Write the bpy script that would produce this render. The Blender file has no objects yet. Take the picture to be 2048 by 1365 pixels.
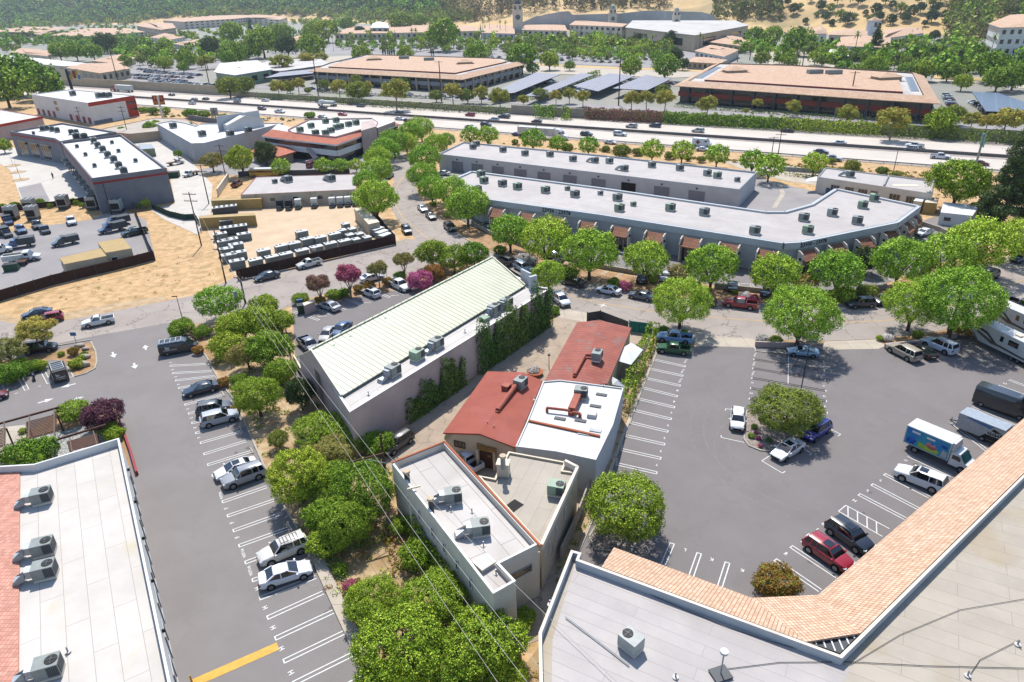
import bpy,bmesh,math,random
from mathutils import Vector,Matrix,noise
from mathutils.geometry import tessellate_polygon
random.seed(7)
R=math.radians
V=Vector
S=bpy.context.scene
# ---------------------------------------------------------------- camera, sky, sun, exposure
CAM_H,FPX,PITCH,ROLL=49.0,1380.0,R(26.8),R(1.6)
cam_data=bpy.data.cameras.new('camera')
cam=bpy.data.objects.new('camera',cam_data)
S.collection.objects.link(cam)
fwd=V((0,math.cos(PITCH),-math.sin(PITCH)))
r0=V((1,0,0));u0=r0.cross(fwd)
rgt=r0*math.cos(ROLL)-u0*math.sin(ROLL)
upv=u0*math.cos(ROLL)+r0*math.sin(ROLL)
m=Matrix((rgt,upv,-fwd)).transposed().to_4x4();m.translation=V((0,0,CAM_H))
cam.matrix_world=m
cam_data.sensor_width=36;cam_data.lens=36*FPX/2048
cam_data.clip_start=0.5;cam_data.clip_end=12000
S.camera=cam
SUN_EL,SUN_AZ=R(58),R(-7)  # azimuth measured from +Y towards +X
w=bpy.data.worlds.new("World");S.world=w;w.use_nodes=True
nt=w.node_tree;bg=nt.nodes['Background']
sky=nt.nodes.new('ShaderNodeTexSky');sky.sky_type='NISHITA';sky.sun_disc=False
sky.sun_elevation=SUN_EL;sky.sun_rotation=SUN_AZ;sky.altitude=250;sky.air_density=1.0;sky.dust_density=0.6;sky.ozone_density=1.5
nt.links.new(sky.outputs[0],bg.inputs[0]);bg.inputs[1].default_value=0.15
sl=bpy.data.lights.new('sun','SUN');sl.energy=4.4;sl.angle=R(0.5);sl.color=(1.0,0.955,0.89)
so=bpy.data.objects.new('sun',sl);S.collection.objects.link(so)
sd=V((math.sin(SUN_AZ)*math.cos(SUN_EL),math.cos(SUN_AZ)*math.cos(SUN_EL),math.sin(SUN_EL)))
so.rotation_euler=(-sd).to_track_quat('-Z','Y').to_euler();so.location=(0,60,120)
S.view_settings.view_transform='Standard';S.view_settings.look='None';S.view_settings.exposure=0.76;S.view_settings.gamma=1
S.render.engine='CYCLES'
S.cycles.max_bounces=5;S.cycles.diffuse_bounces=3;S.cycles.glossy_bounces=2;S.cycles.transmission_bounces=2;S.cycles.transparent_max_bounces=4;S.cycles.volume_bounces=0
S.render.resolution_x=1024;S.render.resolution_y=682

def ray(u,v):
 return(fwd*FPX+rgt*(u-1024)-upv*(v-682.5)).normalized()
def G(u,v,z=0.0):  # pixel of the photograph -> point at height z
 d=ray(u,v)
 return V((0,0,CAM_H))+d*((z-CAM_H)/d.z)
def ppm(p):  # photo pixels per metre at a point
 return FPX/(V(p)-V((0,0,CAM_H))).dot(fwd)
def hill_z(x,y):  # terrain behind the town
 xs=[-3200,-1300,-900,-500,-230,-150,0,60,135,215,290,335,400,460,560,2500];ys=[2300,2150,1950,1850,1500,1330,1150,1070,1030,985,930,850,775,735,690,760]
 b=ys[-1]
 for i in range(len(xs)-1):
  if x<xs[i+1]:
   t=max(0,(x-xs[i])/(xs[i+1]-xs[i]));b=ys[i]+(ys[i+1]-ys[i])*t;break
 d=y-b
 if d<=0:return-0.6
 s=0.22*d*(1-min(d,900)/2400)
 n=noise.noise(V((x/210,y/210,3.1)))*22+noise.noise(V((x/70,y/70,9.1)))*7
 return s+n*min(1,d/160)-0.6*max(0,1-d/20)
def GH(u,v):  # pixel -> point on the terrain (hill or flat)
 d=ray(u,v);t=300.0
 while t<6000:
  p=V((0,0,CAM_H))+d*t
  if p.z<=max(0.0,hill_z(p.x,p.y)):return V((p.x,p.y,max(0,hill_z(p.x,p.y))))
  t+=6
 return None

# ---------------------------------------------------------------- materials
def lin(c):
 if isinstance(c,str):
  c=[int(c[i:i+2],16)/255 for i in(0,2,4)]
  c=[x/12.92 if x<=0.04045 else((x+0.055)/1.055)**2.4 for x in c]
 return tuple(c)+(1,)
MATS={}
def mat(name,c,c2=None,rough=0.8,metal=0.0,scale=0.5,bump=0.0,detail=6,pat=None,patc=None,pats=(1,1),coat=0,spec=0.3,mort=0.03,stain=None,stains=0.15,stainw=(0.55,0.7),off=0.5):
 """procedural Principled material: two-tone noise, optional brick / wave / crack pattern in metre UVs, optional stains"""
 if name in MATS:return MATS[name]
 mt=bpy.data.materials.new(name);mt.use_nodes=True;N=mt.node_tree.nodes;L=mt.node_tree.links
 b=N['Principled BSDF'];b.inputs['Roughness'].default_value=rough;b.inputs['Metallic'].default_value=metal
 b.inputs['Specular IOR Level'].default_value=spec;b.inputs['Coat Weight'].default_value=coat
 c=lin(c);c=tuple(x*0.6 for x in c[:3])+(1,);c2=tuple(x*0.6 for x in lin(c2)[:3])+(1,)if c2 else tuple(x*0.82 for x in c[:3])+(1,)
 geo=N.new('ShaderNodeNewGeometry')
 nz=N.new('ShaderNodeTexNoise');nz.inputs['Scale'].default_value=scale;nz.inputs['Detail'].default_value=detail;nz.inputs['Roughness'].default_value=0.65
 L.new(geo.outputs['Position'],nz.inputs['Vector'])
 rp=N.new('ShaderNodeValToRGB');rp.color_ramp.elements[0].position=0.36;rp.color_ramp.elements[1].position=0.64
 rp.color_ramp.elements[0].color=c2;rp.color_ramp.elements[1].color=c
 L.new(nz.outputs[0],rp.inputs[0]);col=rp.outputs[0];hgt=nz.outputs[0]
 if patc:patc=tuple(x*0.6 for x in lin(patc)[:3])
 if stain:stain=tuple(x*0.6 for x in lin(stain)[:3])
 def mix(a,bcol,f):
  x=N.new('ShaderNodeMixRGB');L.new(a,x.inputs[1])
  if hasattr(bcol,'links')or hasattr(bcol,'is_linked'):L.new(bcol,x.inputs[2])
  else:x.inputs[2].default_value=bcol
  if isinstance(f,float):x.inputs[0].default_value=f
  else:L.new(f,x.inputs[0])
  return x.outputs[0]
 if stain:
  n2=N.new('ShaderNodeTexNoise');n2.inputs['Scale'].default_value=stains;n2.inputs['Detail'].default_value=5;n2.inputs['Distortion'].default_value=0.6
  L.new(geo.outputs['Position'],n2.inputs['Vector'])
  r2=N.new('ShaderNodeValToRGB');r2.color_ramp.elements[0].position=stainw[0];r2.color_ramp.elements[1].position=stainw[1]
  r2.color_ramp.elements[1].color=(0.75,0.75,0.75,1)
  L.new(n2.outputs[0],r2.inputs[0]);col=mix(col,lin(stain),r2.outputs[0])
 if pat in('brick','tile'):
  uv=N.new('ShaderNodeUVMap');bk=N.new('ShaderNodeTexBrick');L.new(uv.outputs[0],bk.inputs['Vector'])
  bk.offset=off;bk.inputs['Scale'].default_value=1;bk.inputs['Brick Width'].default_value=pats[0];bk.inputs['Row Height'].default_value=pats[1]
  bk.inputs['Mortar Size'].default_value=mort;bk.inputs['Mortar Smooth'].default_value=0.2;bk.inputs['Bias'].default_value=0
  bk.inputs['Color1'].default_value=(1,1,1,1);bk.inputs['Color2'].default_value=(0.72,0.72,0.72,1)if pat=='tile' else(0.93,0.93,0.93,1)
  pc=lin(patc)if patc else(0.3,0.3,0.3,1);bk.inputs['Mortar'].default_value=(1,1,1,1)
  mu=N.new('ShaderNodeMixRGB');mu.blend_type='MULTIPLY';mu.inputs[0].default_value=1;L.new(col,mu.inputs[1]);L.new(bk.outputs['Color'],mu.inputs[2])
  col=mix(mu.outputs[0],pc,bk.outputs['Fac']);hgt=bk.outputs['Fac']
 if pat=='seam':  # standing seams: thin lines across u
  uv=N.new('ShaderNodeUVMap');sp=N.new('ShaderNodeSeparateXYZ');L.new(uv.outputs[0],sp.inputs[0])
  dv=N.new('ShaderNodeMath');dv.operation='DIVIDE';L.new(sp.outputs[0 if pats[1]else 1],dv.inputs[0]);dv.inputs[1].default_value=pats[0]
  fr=N.new('ShaderNodeMath');fr.operation='FRACT';L.new(dv.outputs[0],fr.inputs[0])
  lt=N.new('ShaderNodeMath');lt.operation='LESS_THAN';L.new(fr.outputs[0],lt.inputs[0]);lt.inputs[1].default_value=mort
  col=mix(col,lin(patc),lt.outputs[0]);hgt=lt.outputs[0]
 if pat=='crack':
  vo=N.new('ShaderNodeTexVoronoi');vo.feature='DISTANCE_TO_EDGE';vo.inputs['Scale'].default_value=pats[0]
  nd=N.new('ShaderNodeTexNoise');nd.inputs['Scale'].default_value=0.6;nd.inputs['Detail'].default_value=4;L.new(geo.outputs['Position'],nd.inputs['Vector'])
  vm=N.new('ShaderNodeVectorMath');vm.operation='MULTIPLY_ADD';vm.inputs[1].default_value=(3,3,3);L.new(nd.outputs['Color'],vm.inputs[0]);L.new(geo.outputs['Position'],vm.inputs[2])
  L.new(vm.outputs[0],vo.inputs['Vector'])
  lt=N.new('ShaderNodeMath');lt.operation='LESS_THAN';L.new(vo.outputs[0],lt.inputs[0]);lt.inputs[1].default_value=mort
  ml=N.new('ShaderNodeMath');ml.operation='MULTIPLY';L.new(lt.outputs[0],ml.inputs[0]);ml.inputs[1].default_value=0.6
  col=mix(col,lin(patc),ml.outputs[0])
 L.new(col,b.inputs['Base Color'])
 if bump:
  bp=N.new('ShaderNodeBump');bp.inputs['Strength'].default_value=bump;bp.inputs['Distance'].default_value=0.05
  L.new(hgt,bp.inputs['Height']);L.new(bp.outputs[0],b.inputs['Normal'])
 MATS[name]=mt;return mt
def leafmat(name,cols,trans=0.12):
 """foliage: each leaf takes its own tone (random per island), each plant drifts a little (object random)"""
 if name in MATS:return MATS[name]
 mt=bpy.data.materials.new(name);mt.use_nodes=True;N=mt.node_tree.nodes;L=mt.node_tree.links
 b=N['Principled BSDF'];b.inputs['Roughness'].default_value=0.7;b.inputs['Specular IOR Level'].default_value=0.12
 g=N.new('ShaderNodeNewGeometry');oi=N.new('ShaderNodeObjectInfo')
 rp=N.new('ShaderNodeValToRGB');e=rp.color_ramp.elements
 while len(e)<len(cols):e.new(0.5)
 for i,c in enumerate(cols):e[i].position=i/(len(cols)-1);e[i].color=lin(c)
 L.new(g.outputs['Random Per Island'],rp.inputs[0])
 hs=N.new('ShaderNodeHueSaturation');L.new(rp.outputs[0],hs.inputs['Color'])
 mr=N.new('ShaderNodeMapRange');mr.inputs[3].default_value=0.466;mr.inputs[4].default_value=0.502;L.new(oi.outputs['Random'],mr.inputs[0]);L.new(mr.outputs[0],hs.inputs['Hue'])
 mv=N.new('ShaderNodeMapRange');mv.inputs[3].default_value=1.12;mv.inputs[4].default_value=0.85;L.new(oi.outputs['Random'],mv.inputs[0]);L.new(mv.outputs[0],hs.inputs['Value'])
 L.new(hs.outputs[0],b.inputs['Base Color'])
 tr=N.new('ShaderNodeBsdfTranslucent');L.new(hs.outputs[0],tr.inputs[0]);mx=N.new('ShaderNodeMixShader');mx.inputs[0].default_value=trans
 L.new(b.outputs[0],mx.inputs[1]);L.new(tr.outputs[0],mx.inputs[2]);L.new(mx.outputs[0],N['Material Output'].inputs[0])
 MATS[name]=mt;return mt
M=MATS
mat('soil','a88860','cdb48c',scale=0.5,detail=10,bump=0.3,stain='8f7440',stains=0.12,stainw=(.5,.68))
mat('straw','dbb684','bd9564',scale=0.55,detail=12,bump=0.4,stain='a98e5c',stains=0.5,stainw=(.5,.62))
mat('garden_soil','9c7650','b99468',scale=0.6,detail=10,bump=0.3,stain='76603a',stains=0.4)
mat('far_ground','8a8b80','9a9588',scale=0.05,stain='7f8a60',stains=0.02)
mat('hill_grass','e2bf80','c4a066',scale=0.02,detail=12,stain='8a7a45',stains=0.012,stainw=(.52,.66))
mat('asphalt','8b8583','837d7b',scale=0.12,detail=12,rough=0.95,spec=.15,bump=0.05,stain='7b7672',stains=0.35,stainw=(.56,.9),pat='crack',patc='837d79',pats=(.045,1),mort=0.003)
mat('asphalt_left','938d8a','8b8582',scale=0.12,detail=12,rough=0.95,spec=.15,bump=0.05,stain='85807c',stains=0.35,stainw=(.56,.9),pat='crack',patc='8a847f',pats=(.05,1),mort=0.003)
mat('asphalt_yard','95908f','a39e9b',scale=0.1,detail=9,rough=0.9,stain='aaa4a0',stains=0.09,stainw=(.45,.7))
mat('street_old','b1a69c','a2978e',scale=0.15,detail=9,rough=0.9,pat='crack',patc='5d544e',pats=(0.16,1),mort=0.010,stain='a0948c',stains=0.12,stainw=(.5,.8))
mat('freeway_concrete','ddd2c5','d0c6b9',scale=0.06,rough=0.9,pat='brick',patc='d6c9bb',pats=(9,3.66),mort=0.05,off=0,stain='e2d6ca',stains=0.05)
mat('concrete','cbbfac','bdb19f',scale=0.4,rough=0.85,pat='brick',patc='9d9283',pats=(3,3),mort=0.04,off=0)
mat('concrete_white','d9d2c8','cfc8be',scale=0.3,rough=0.85,pat='brick',patc='b5aea4',pats=(4,4),mort=0.04,off=0)
mat('court_concrete','bba894','a99884',scale=0.3,rough=0.9,pat='crack',patc='6b6053',pats=(0.2,1),mort=0.008,stain='9a8d7f',stains=0.25)
mat('yard_dirt','dcc3a4','cfb493',scale=0.2,detail=10,rough=0.95,bump=0.1)
mat('barrier','77706c','8a827c',scale=0.5)
mat('curb','c0b8a8','aca494',scale=1)
mat('paint_white','e9e9e4','d6d6d2',scale=2,rough=0.6)
mat('paint_yellow','e3b23c','d09f33',scale=2,rough=0.6)
mat('plaster_gray','a9abb2','9fa1a8',scale=0.3)
mat('plaster_lilac','d0bcb4','bfaaa4',scale=0.25,detail=8,stain='b5a3a6',stains=.2)
mat('plaster_white','f4f2ee','e6e4e1',scale=0.3)
mat('plaster_cream','f0e2ca','e2d3bb',scale=0.3)
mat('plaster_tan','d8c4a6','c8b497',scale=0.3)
mat('plaster_beige','d9c8b0','cab9a2',scale=0.4,detail=8,stain='a39179',stains=.5)
mat('plaster_pale','f2e6d4','e6dac8',scale=0.4,detail=8,stain='cfc6ba',stains=.35)
mat('plaster_blue','cbcfd2','c0c5c9',scale=0.3)
mat('store_gray','8b8c94','81828b',scale=0.3,pat='brick',patc='5a5b63',pats=(0.8,0.4),mort=0.02)
mat('stripe_red','a03030',rough=0.6);mat('orange_red','c23a1c','b03418',rough=0.6)
mat('roof_white','e6e3df','d9d6d2',scale=0.3,rough=0.7,stain='c2beb9',stains=.2,stainw=(.6,.75))
mat('roof_gray','cac3be','beb7b3',scale=0.3,detail=8,pat='brick',patc='aca5a1',pats=(11,1.05),mort=0.03,stain='b6aeaa',stains=.1,stainw=(.5,.7))
mat('roof_light','dcd6cf','d0cac4',scale=0.3,detail=8,pat='brick',patc='9a9590',pats=(9,1.6),mort=0.035,stain='bfb8b0',stains=.12,stainw=(.5,.7))
mat('roof_cream','ddd6cd','d2cbc2',scale=0.3,detail=8,pat='brick',patc='aca59b',pats=(8,1.7),mort=0.025,stain='d2c49c',stains=.16,stainw=(.62,.75))
mat('roof_tan','c2b8a8','b6ac9d',scale=0.3,detail=8,pat='brick',patc='998f81',pats=(7,1.4),mort=0.02,stain='b3a07e',stains=.14,stainw=(.54,.7))
mat('roof_far','cfcac4','bdb8b2',scale=0.1,stain='aaa39c',stains=.04)
mat('seam_green','d8d9bd','cccdb2',scale=0.3,rough=0.5,pat='seam',patc='60654f',pats=(0.85,1),mort=0.11,bump=0.4)
mat('seam_tan','d8d3bd','cbc6b0',rough=0.5,pat='seam',patc='77735f',pats=(0.5,1),mort=0.1)
mat('red_roof','a9543f','9a4a38',scale=0.4,rough=0.75,pat='seam',patc='98443a',pats=(0.35,1),mort=0.10,stain='a85a4c',stains=.3)
mat('red_corrugated','ac5d4a','984d3e',scale=0.6,rough=0.75,pat='seam',patc='6c4640',pats=(0.75,1),mort=0.12,stain='8c7066',stains=.5,stainw=(.55,.68))
mat('tile_peach','efd2b8','e2bfa0',scale=1.2,rough=0.85,pat='tile',patc='a87450',pats=(0.3,0.42),mort=0.03,bump=0.4,stain='e2b08c',stains=.7,stainw=(.6,.8),off=0)
mat('tile_far','e6c6a6','d8b492',scale=0.3,rough=0.85,pat='tile',patc='a56850',pats=(0.6,0.8),mort=0.04)
mat('tile_terra','dc8060','cc7254',scale=0.3,rough=0.8,pat='tile',patc='8f4a35',pats=(0.35,0.5),mort=0.03)
mat('tile_brown','b07a5c','a06c50',scale=1,rough=0.8,pat='tile',patc='5f2a1b',pats=(6,0.42),mort=0.05)
mat('tile_gold','d39a4a','b57c38',scale=1,rough=0.7,pat='tile',patc='7b5022',pats=(0.28,0.35),mort=0.03,bump=.6)
mat('tile_red','e8ae98','dc9c86',scale=1,rough=0.8,pat='tile',patc='b87764',pats=(0.3,0.4),mort=0.02,bump=.5,off=0)
mat('brick_red','9c4632','8a3c2b',scale=1)
mat('glass_dark','101a22','18242c',rough=0.08,spec=0.8,scale=0.3)
mat('glass_teal','2b6a70','215058',rough=0.08,spec=0.8)
mat('glass_car','0b1014','141b20',rough=0.05,spec=1.0)
mat('tyre','17171a','1d1d20',rough=0.9);mat('rim','a9acb0',rough=0.35,metal=0.8)
mat('black_trim','141416',rough=0.6);mat('lamp_clear','dfe6ea',rough=0.15);mat('lamp_red','8a1215',rough=0.3)
mat('chrome','c8ccd0',rough=0.25,metal=0.9)
mat('steel','a7adb0','969c9f',rough=0.45,metal=0.3,scale=2);mat('steel_dark','4b5054',rough=0.5)
mat('ac_body','9aa19c','8c938e',scale=1.5,rough=0.5);mat('ac_light','b9bdb9','a9ada9',scale=1.5,rough=0.5);mat('ac_green','9db39a','8fa68c',scale=1,rough=.5)
mat('ac_grille','2e3338','3b4146',scale=3,rough=0.6,pat='seam',patc='70767a',pats=(0.12,1),mort=0.25)
mat('unit_white','dfe0dc','d2d3cf',rough=0.45,scale=1.5);mat('unit_side','8d9896','7d8886',rough=0.5,scale=2,pat='seam',patc='59625f',pats=(0.2,0),mort=0.25)
mat('duct_red','b0604c','a0523f',scale=1.5,rough=0.7);mat('duct_silver','c3cad0','b2bac0',rough=0.4,metal=0.4,scale=2)
mat('wood_pole','4d3626','5e4432',scale=3,rough=0.9);mat('wood_brown','5b3d2d','4c3225',scale=3,rough=0.85)
mat('wood_gray','7b6a5c','6b5b4e',scale=3,rough=0.85)
mat('fence_brown','4a3026','3c261e',scale=1.5,detail=8,rough=0.95);mat('fence_green','1f3b2e','274a39',scale=1,rough=0.9)
mat('fence_teal','2d8a80','247469',scale=1,rough=0.9,pat='seam',patc='195048',pats=(0.8,1),mort=0.08)
mat('block_wall','c4b7a6','b3a796',scale=0.5,pat='brick',patc='7f7466',pats=(0.8,0.4),mort=0.02)
mat('wall_blueblock','8a8d93','7d8086',scale=0.5,pat='brick',patc='6d7076',pats=(0.8,0.4),mort=0.02)
mat('retaining','c9cac8','b3b4b2',scale=0.05,detail=10,rough=.9,stain='d8d8d4',stains=.03)
mat('container_tan','c3a465','b59759',rough=0.6,pat='seam',patc='97793f',pats=(0.35,1),mort=0.2,scale=.6)
mat('door_brown','4c3226',rough=0.6);mat('door_gray','8c8f9a','82858f',rough=0.6,pat='seam',patc='6d707b',pats=(0.5,0),mort=0.06)
mat('dark_room','14100e','241b16',scale=.6)
mat('solar','8c8c98','80808c',rough=0.6,spec=.3,pat='brick',patc='c5c8d2',pats=(5.5,2.1),mort=0.08,off=0)
mat('solar_dark','39404f','2f3644',rough=0.3,spec=.6,pat='brick',patc='757c8a',pats=(5,3),mort=0.1,off=0)
mat('canvas_white','e6e8e6','d9dbd9',rough=0.8);mat('rock','c2b5a3','a99b8a',scale=3,rough=.9,bump=.3)
mat('gravel','b9aba0','8f837c',scale=4,detail=3,rough=.95,bump=.6,pat='crack',patc='5d534c',pats=(2.2,1),mort=0.06)
mat('gravel_white','cfcdc6','8f9391',scale=3,detail=3,rough=.95,bump=.6,pat='crack',patc='55585a',pats=(1.5,1),mort=0.09)
mat('bark','6f5c4b','58483a',scale=4,rough=.95,bump=.4);mat('bark_pale','a8947c','8a755f',scale=2,rough=.9)
mat('sign_blue','5a86b5',rough=.5);mat('sign_green','4c8a78',rough=.5);mat('bin_green','1f4b38','27583f',rough=.5);mat('bin_blue','2a6a9a',rough=.5)
mat('terracotta','b5653f',rough=.8);mat('wire','c9c4b8',rough=.6);mat('wire_dark','3a3a3a',rough=.6);mat('skin','9a6b50',rough=.6)
mat('cloth_dark','2a2e38',rough=.9);mat('vent_white','dedad4',rough=.6);mat('teal_chair','2f9aa8',rough=.5)
leafmat('leaf_street',['3a5a10','5a861c','7ca62a','9cc240','badc5e'])
leafmat('leaf_bright',['304c10','4e7218','709622','94b034','b8ca50'])
leafmat('leaf_dense',['2a4410','446618','628820','82a630','a4c24a'])
leafmat('leaf_mid',['42541e','5c6e28','788a34','90a042','6e7c38'])
leafmat('leaf_dark',['26381e','334a26','42592e','526636','5c6a40'])
leafmat('leaf_olive',['56602f','6f7a38','8c8f45','a3974f','7d7440'])
leafmat('leaf_euc',['5d7030','82933a','a3ab45','b8a948','96803f'])
leafmat('leaf_grove',['48472c','5c5934','6b6540','7d704c','57603c'])
leafmat('leaf_pink',['6c2f3a','9c3f55','c25577','d87b98','5b6b33'])
leafmat('leaf_rust',['6b5a28','93602f','a8743a','6d7a2c','8b9a3a'])
leafmat('leaf_pinkdull',['6b5136','8f5a55','a5696b','71703a','84874a'])
leafmat('leaf_purple',['2b1a20','40262c','573039','6b4147','7a4f4c'],0.1)
leafmat('leaf_ivy',['1d3312','2e4c1a','426322','587a2c','6d9036'],0.1)
leafmat('leaf_white',['e8e6e0','f0eee8','d9b6bf','4f7a35','dcdcd2'])
leafmat('leaf_palm',['3e5a28','557334','6c8a3f','8a9a4c','9c8a50'])
def paint(hexc,metal=0.0):
 n='car_paint_'+hexc
 if n not in MATS:
  mat(n,hexc,hexc,rough=0.32,metal=metal,coat=0.6,spec=0.5)
 return MATS[n]

# ---------------------------------------------------------------- mesh and object helpers
def link(o):S.collection.objects.link(o);return o
def props(o,label=None,cat=None,group=None,kind=None):
 if label:o['label']=label
 if cat:o['category']=cat
 if group:o['group']=group
 if kind:o['kind']=kind
 return o
def thing(name,label,cat,loc=(0,0,0),rz=0.0,group=None):
 o=link(bpy.data.objects.new(name,None));o.empty_display_size=0.3
 o.location=loc;o.rotation_euler=(0,0,rz)
 return props(o,label,cat,group)
class MB:
 def __init__(s,ud=None):s.v=[];s.f=[];s.m=[];s.ud=ud
 def face(s,pts,m=0):
  i=len(s.v);s.v+=[V(p)for p in pts];s.f.append(tuple(range(i,i+len(pts))));s.m.append(m)
 def prism(s,poly,z0,z1,m=0,mt=None,bottom=False):
  n=len(poly);a=sum(poly[i][0]*poly[(i+1)%n][1]-poly[(i+1)%n][0]*poly[i][1]for i in range(n))
  if a<0:poly=list(reversed(poly))
  for i in range(n):
   p,q=poly[i],poly[(i+1)%n]
   s.face([(p[0],p[1],z0),(q[0],q[1],z0),(q[0],q[1],z1),(p[0],p[1],z1)],m)
  s.face([(p[0],p[1],z1)for p in poly],m if mt is None else mt)
  if bottom:s.face([(p[0],p[1],z0)for p in reversed(poly)],m)
 def box(s,c,sz,rz=0.0,m=0,mt=None,bottom=True,taper=1.0):
  x,y,z=sz[0]/2,sz[1]/2,sz[2]/2;cs,sn=math.cos(rz),math.sin(rz)
  def P(a,b,d,k=1.0):a*=k;b*=k;return V((c[0]+a*cs-b*sn,c[1]+a*sn+b*cs,c[2]+d))
  lo=[P(-x,-y,-z),P(x,-y,-z),P(x,y,-z),P(-x,y,-z)];hi=[P(-x,-y,z,taper),P(x,-y,z,taper),P(x,y,z,taper),P(-x,y,z,taper)]
  for i in range(4):j=(i+1)%4;s.face([lo[i],lo[j],hi[j],hi[i]],m)
  s.face(hi,m if mt is None else mt)
  if bottom:s.face(lo[::-1],m)
 def tube(s,p,q,r,r2=None,n=8,m=0,cap=True):
  p,q=V(p),V(q);r2=r if r2 is None else r2;d=(q-p).normalized();a=d.orthogonal().normalized();b=d.cross(a);i=len(s.v)
  for k in range(n):
   t=2*math.pi*k/n;o=a*math.cos(t)+b*math.sin(t);s.v.append(p+o*r);s.v.append(q+o*r2)
  for k in range(n):
   j=(k+1)%n;s.f.append((i+2*k,i+2*j,i+2*j+1,i+2*k+1));s.m.append(m)
  if cap:
   s.f.append(tuple(i+2*k+1 for k in range(n)));s.m.append(m);s.f.append(tuple(i+2*k for k in reversed(range(n))));s.m.append(m)
 def bar(s,p,q,w,h,m=0):  # box beam between two points
  p,q=V(p),V(q);d=(q-p).normalized();a=d.cross(V((0,0,1)))
  a=a.normalized()if a.length>1e-4 else V((1,0,0));b=a.cross(d).normalized();a*=w/2;b*=h/2
  A=[p-a-b,p+a-b,p+a+b,p-a+b];B=[q-a-b,q+a-b,q+a+b,q-a+b]
  for i in range(4):j=(i+1)%4;s.face([A[j],A[i],B[i],B[j]],m)
  s.face(A,m);s.face(B[::-1],m)
 def loft(s,rings,m=0,caps=True,closed=True):
  i0=len(s.v);n=len(rings[0])
  for rg in rings:s.v+=[V(p)for p in rg]
  for k in range(len(rings)-1):
   for j in range(n if closed else n-1):
    l=(j+1)%n;s.f.append((i0+k*n+j,i0+k*n+l,i0+(k+1)*n+l,i0+(k+1)*n+j));s.m.append(m)
  if caps:
   s.f.append(tuple(i0+j for j in reversed(range(n))));s.m.append(m)
   s.f.append(tuple(i0+(len(rings)-1)*n+j for j in range(n)));s.m.append(m)
 def text(s,txt,org,rd,up,size,m=0):  # flat lettering; org = centre, rd = reading direction, up = letter up
  cu=bpy.data.curves.new('t','FONT');cu.body=txt;cu.size=size;cu.align_x='CENTER';cu.align_y='CENTER';cu.resolution_u=1;cu.offset=size*.025
  o=bpy.data.objects.new('t',cu);link(o);bpy.context.view_layer.update()
  me=bpy.data.meshes.new_from_object(o.evaluated_get(bpy.context.evaluated_depsgraph_get()))
  rd=V(tuple(rd)+(0,)*(3-len(rd))).normalized();up=V(tuple(up)+(0,)*(3-len(up))).normalized();org=V(org);i=len(s.v)
  s.v+=[org+rd*v.co.x+up*v.co.y for v in me.vertices]
  for p in me.polygons:s.f.append(tuple(i+k for k in p.vertices));s.m.append(m)
  bpy.data.objects.remove(o);bpy.data.curves.remove(cu);bpy.data.meshes.remove(me)
 def mesh(s,name,mats,inv=None,smooth=None):
  me=bpy.data.meshes.new(name);vs=[inv@v for v in s.v]if inv else s.v
  me.from_pydata([tuple(v)for v in vs],[],s.f)
  for x in mats:me.materials.append(x if not isinstance(x,str)else M[x])
  me.polygons.foreach_set('material_index',s.m)
  uv=me.uv_layers.new(name='uv');ud=V(s.ud).to_3d().normalized()if s.ud else V((1,0,0));data=[]
  for f in s.f:
   p=[s.v[k]for k in f[:6]];n=V((0,0,0))
   for k in range(len(p)):
    a,b=p[k],p[(k+1)%len(p)];n+=V(((a.y-b.y)*(a.z+b.z),(a.z-b.z)*(a.x+b.x),(a.x-b.x)*(a.y+b.y)))
   n=n.normalized()if n.length>1e-9 else V((0,0,1))
   h=V((0,0,1)).cross(n);uu=ud if h.length<0.04 else h.normalized();vv=n.cross(uu)
   for k in f:data+=[s.v[k].dot(uu),s.v[k].dot(vv)]
  uv.data.foreach_set('uv',data);me.update()
  if smooth is not None:
   me.polygons.foreach_set('use_smooth',[True]*len(me.polygons))
   try:me.set_sharp_from_angle(angle=R(smooth))
   except Exception:pass
  return me
 def build(s,name,mats,parent=None,world=False,smooth=None):
  """world=True: vertices are in world space and get moved into the parent's frame"""
  if not isinstance(mats,(list,tuple)):mats=[mats]
  inv=None;org=None
  if parent is not None and world:inv=(Matrix.Translation(parent.location)@parent.rotation_euler.to_matrix().to_4x4()).inverted()
  if parent is None and s.v:
   org=V((sum(v.x for v in s.v)/len(s.v),sum(v.y for v in s.v)/len(s.v),min(v.z for v in s.v)));inv=Matrix.Translation(-org)
  o=link(bpy.data.objects.new(name,s.mesh(name,mats,inv,smooth)))
  if parent is not None:o.parent=parent
  elif org is not None:o.location=org
  return o
def copy_tree(o,parent=None):
 c=o.copy();link(c);c.parent=parent
 for ch in KIDS.get(o.name,[]):copy_tree(ch,c)
 return c
KIDS={}
def freeze(root):  # remember children so that copying stays fast
 allc=[root];i=0
 while i<len(allc):
  k=[c for c in allc[i].children];KIDS[allc[i].name]=k;allc+=k;i+=1
 return root
ORD=['first','second','third','fourth','fifth','sixth','seventh','eighth','ninth','tenth','eleventh','twelfth','thirteenth','fourteenth','fifteenth','sixteenth','seventeenth','eighteenth','nineteenth','twentieth','twenty-first','twenty-second','twenty-third','twenty-fourth','twenty-fifth','twenty-sixth','twenty-seventh','twenty-eighth','twenty-ninth','thirtieth']
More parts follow.
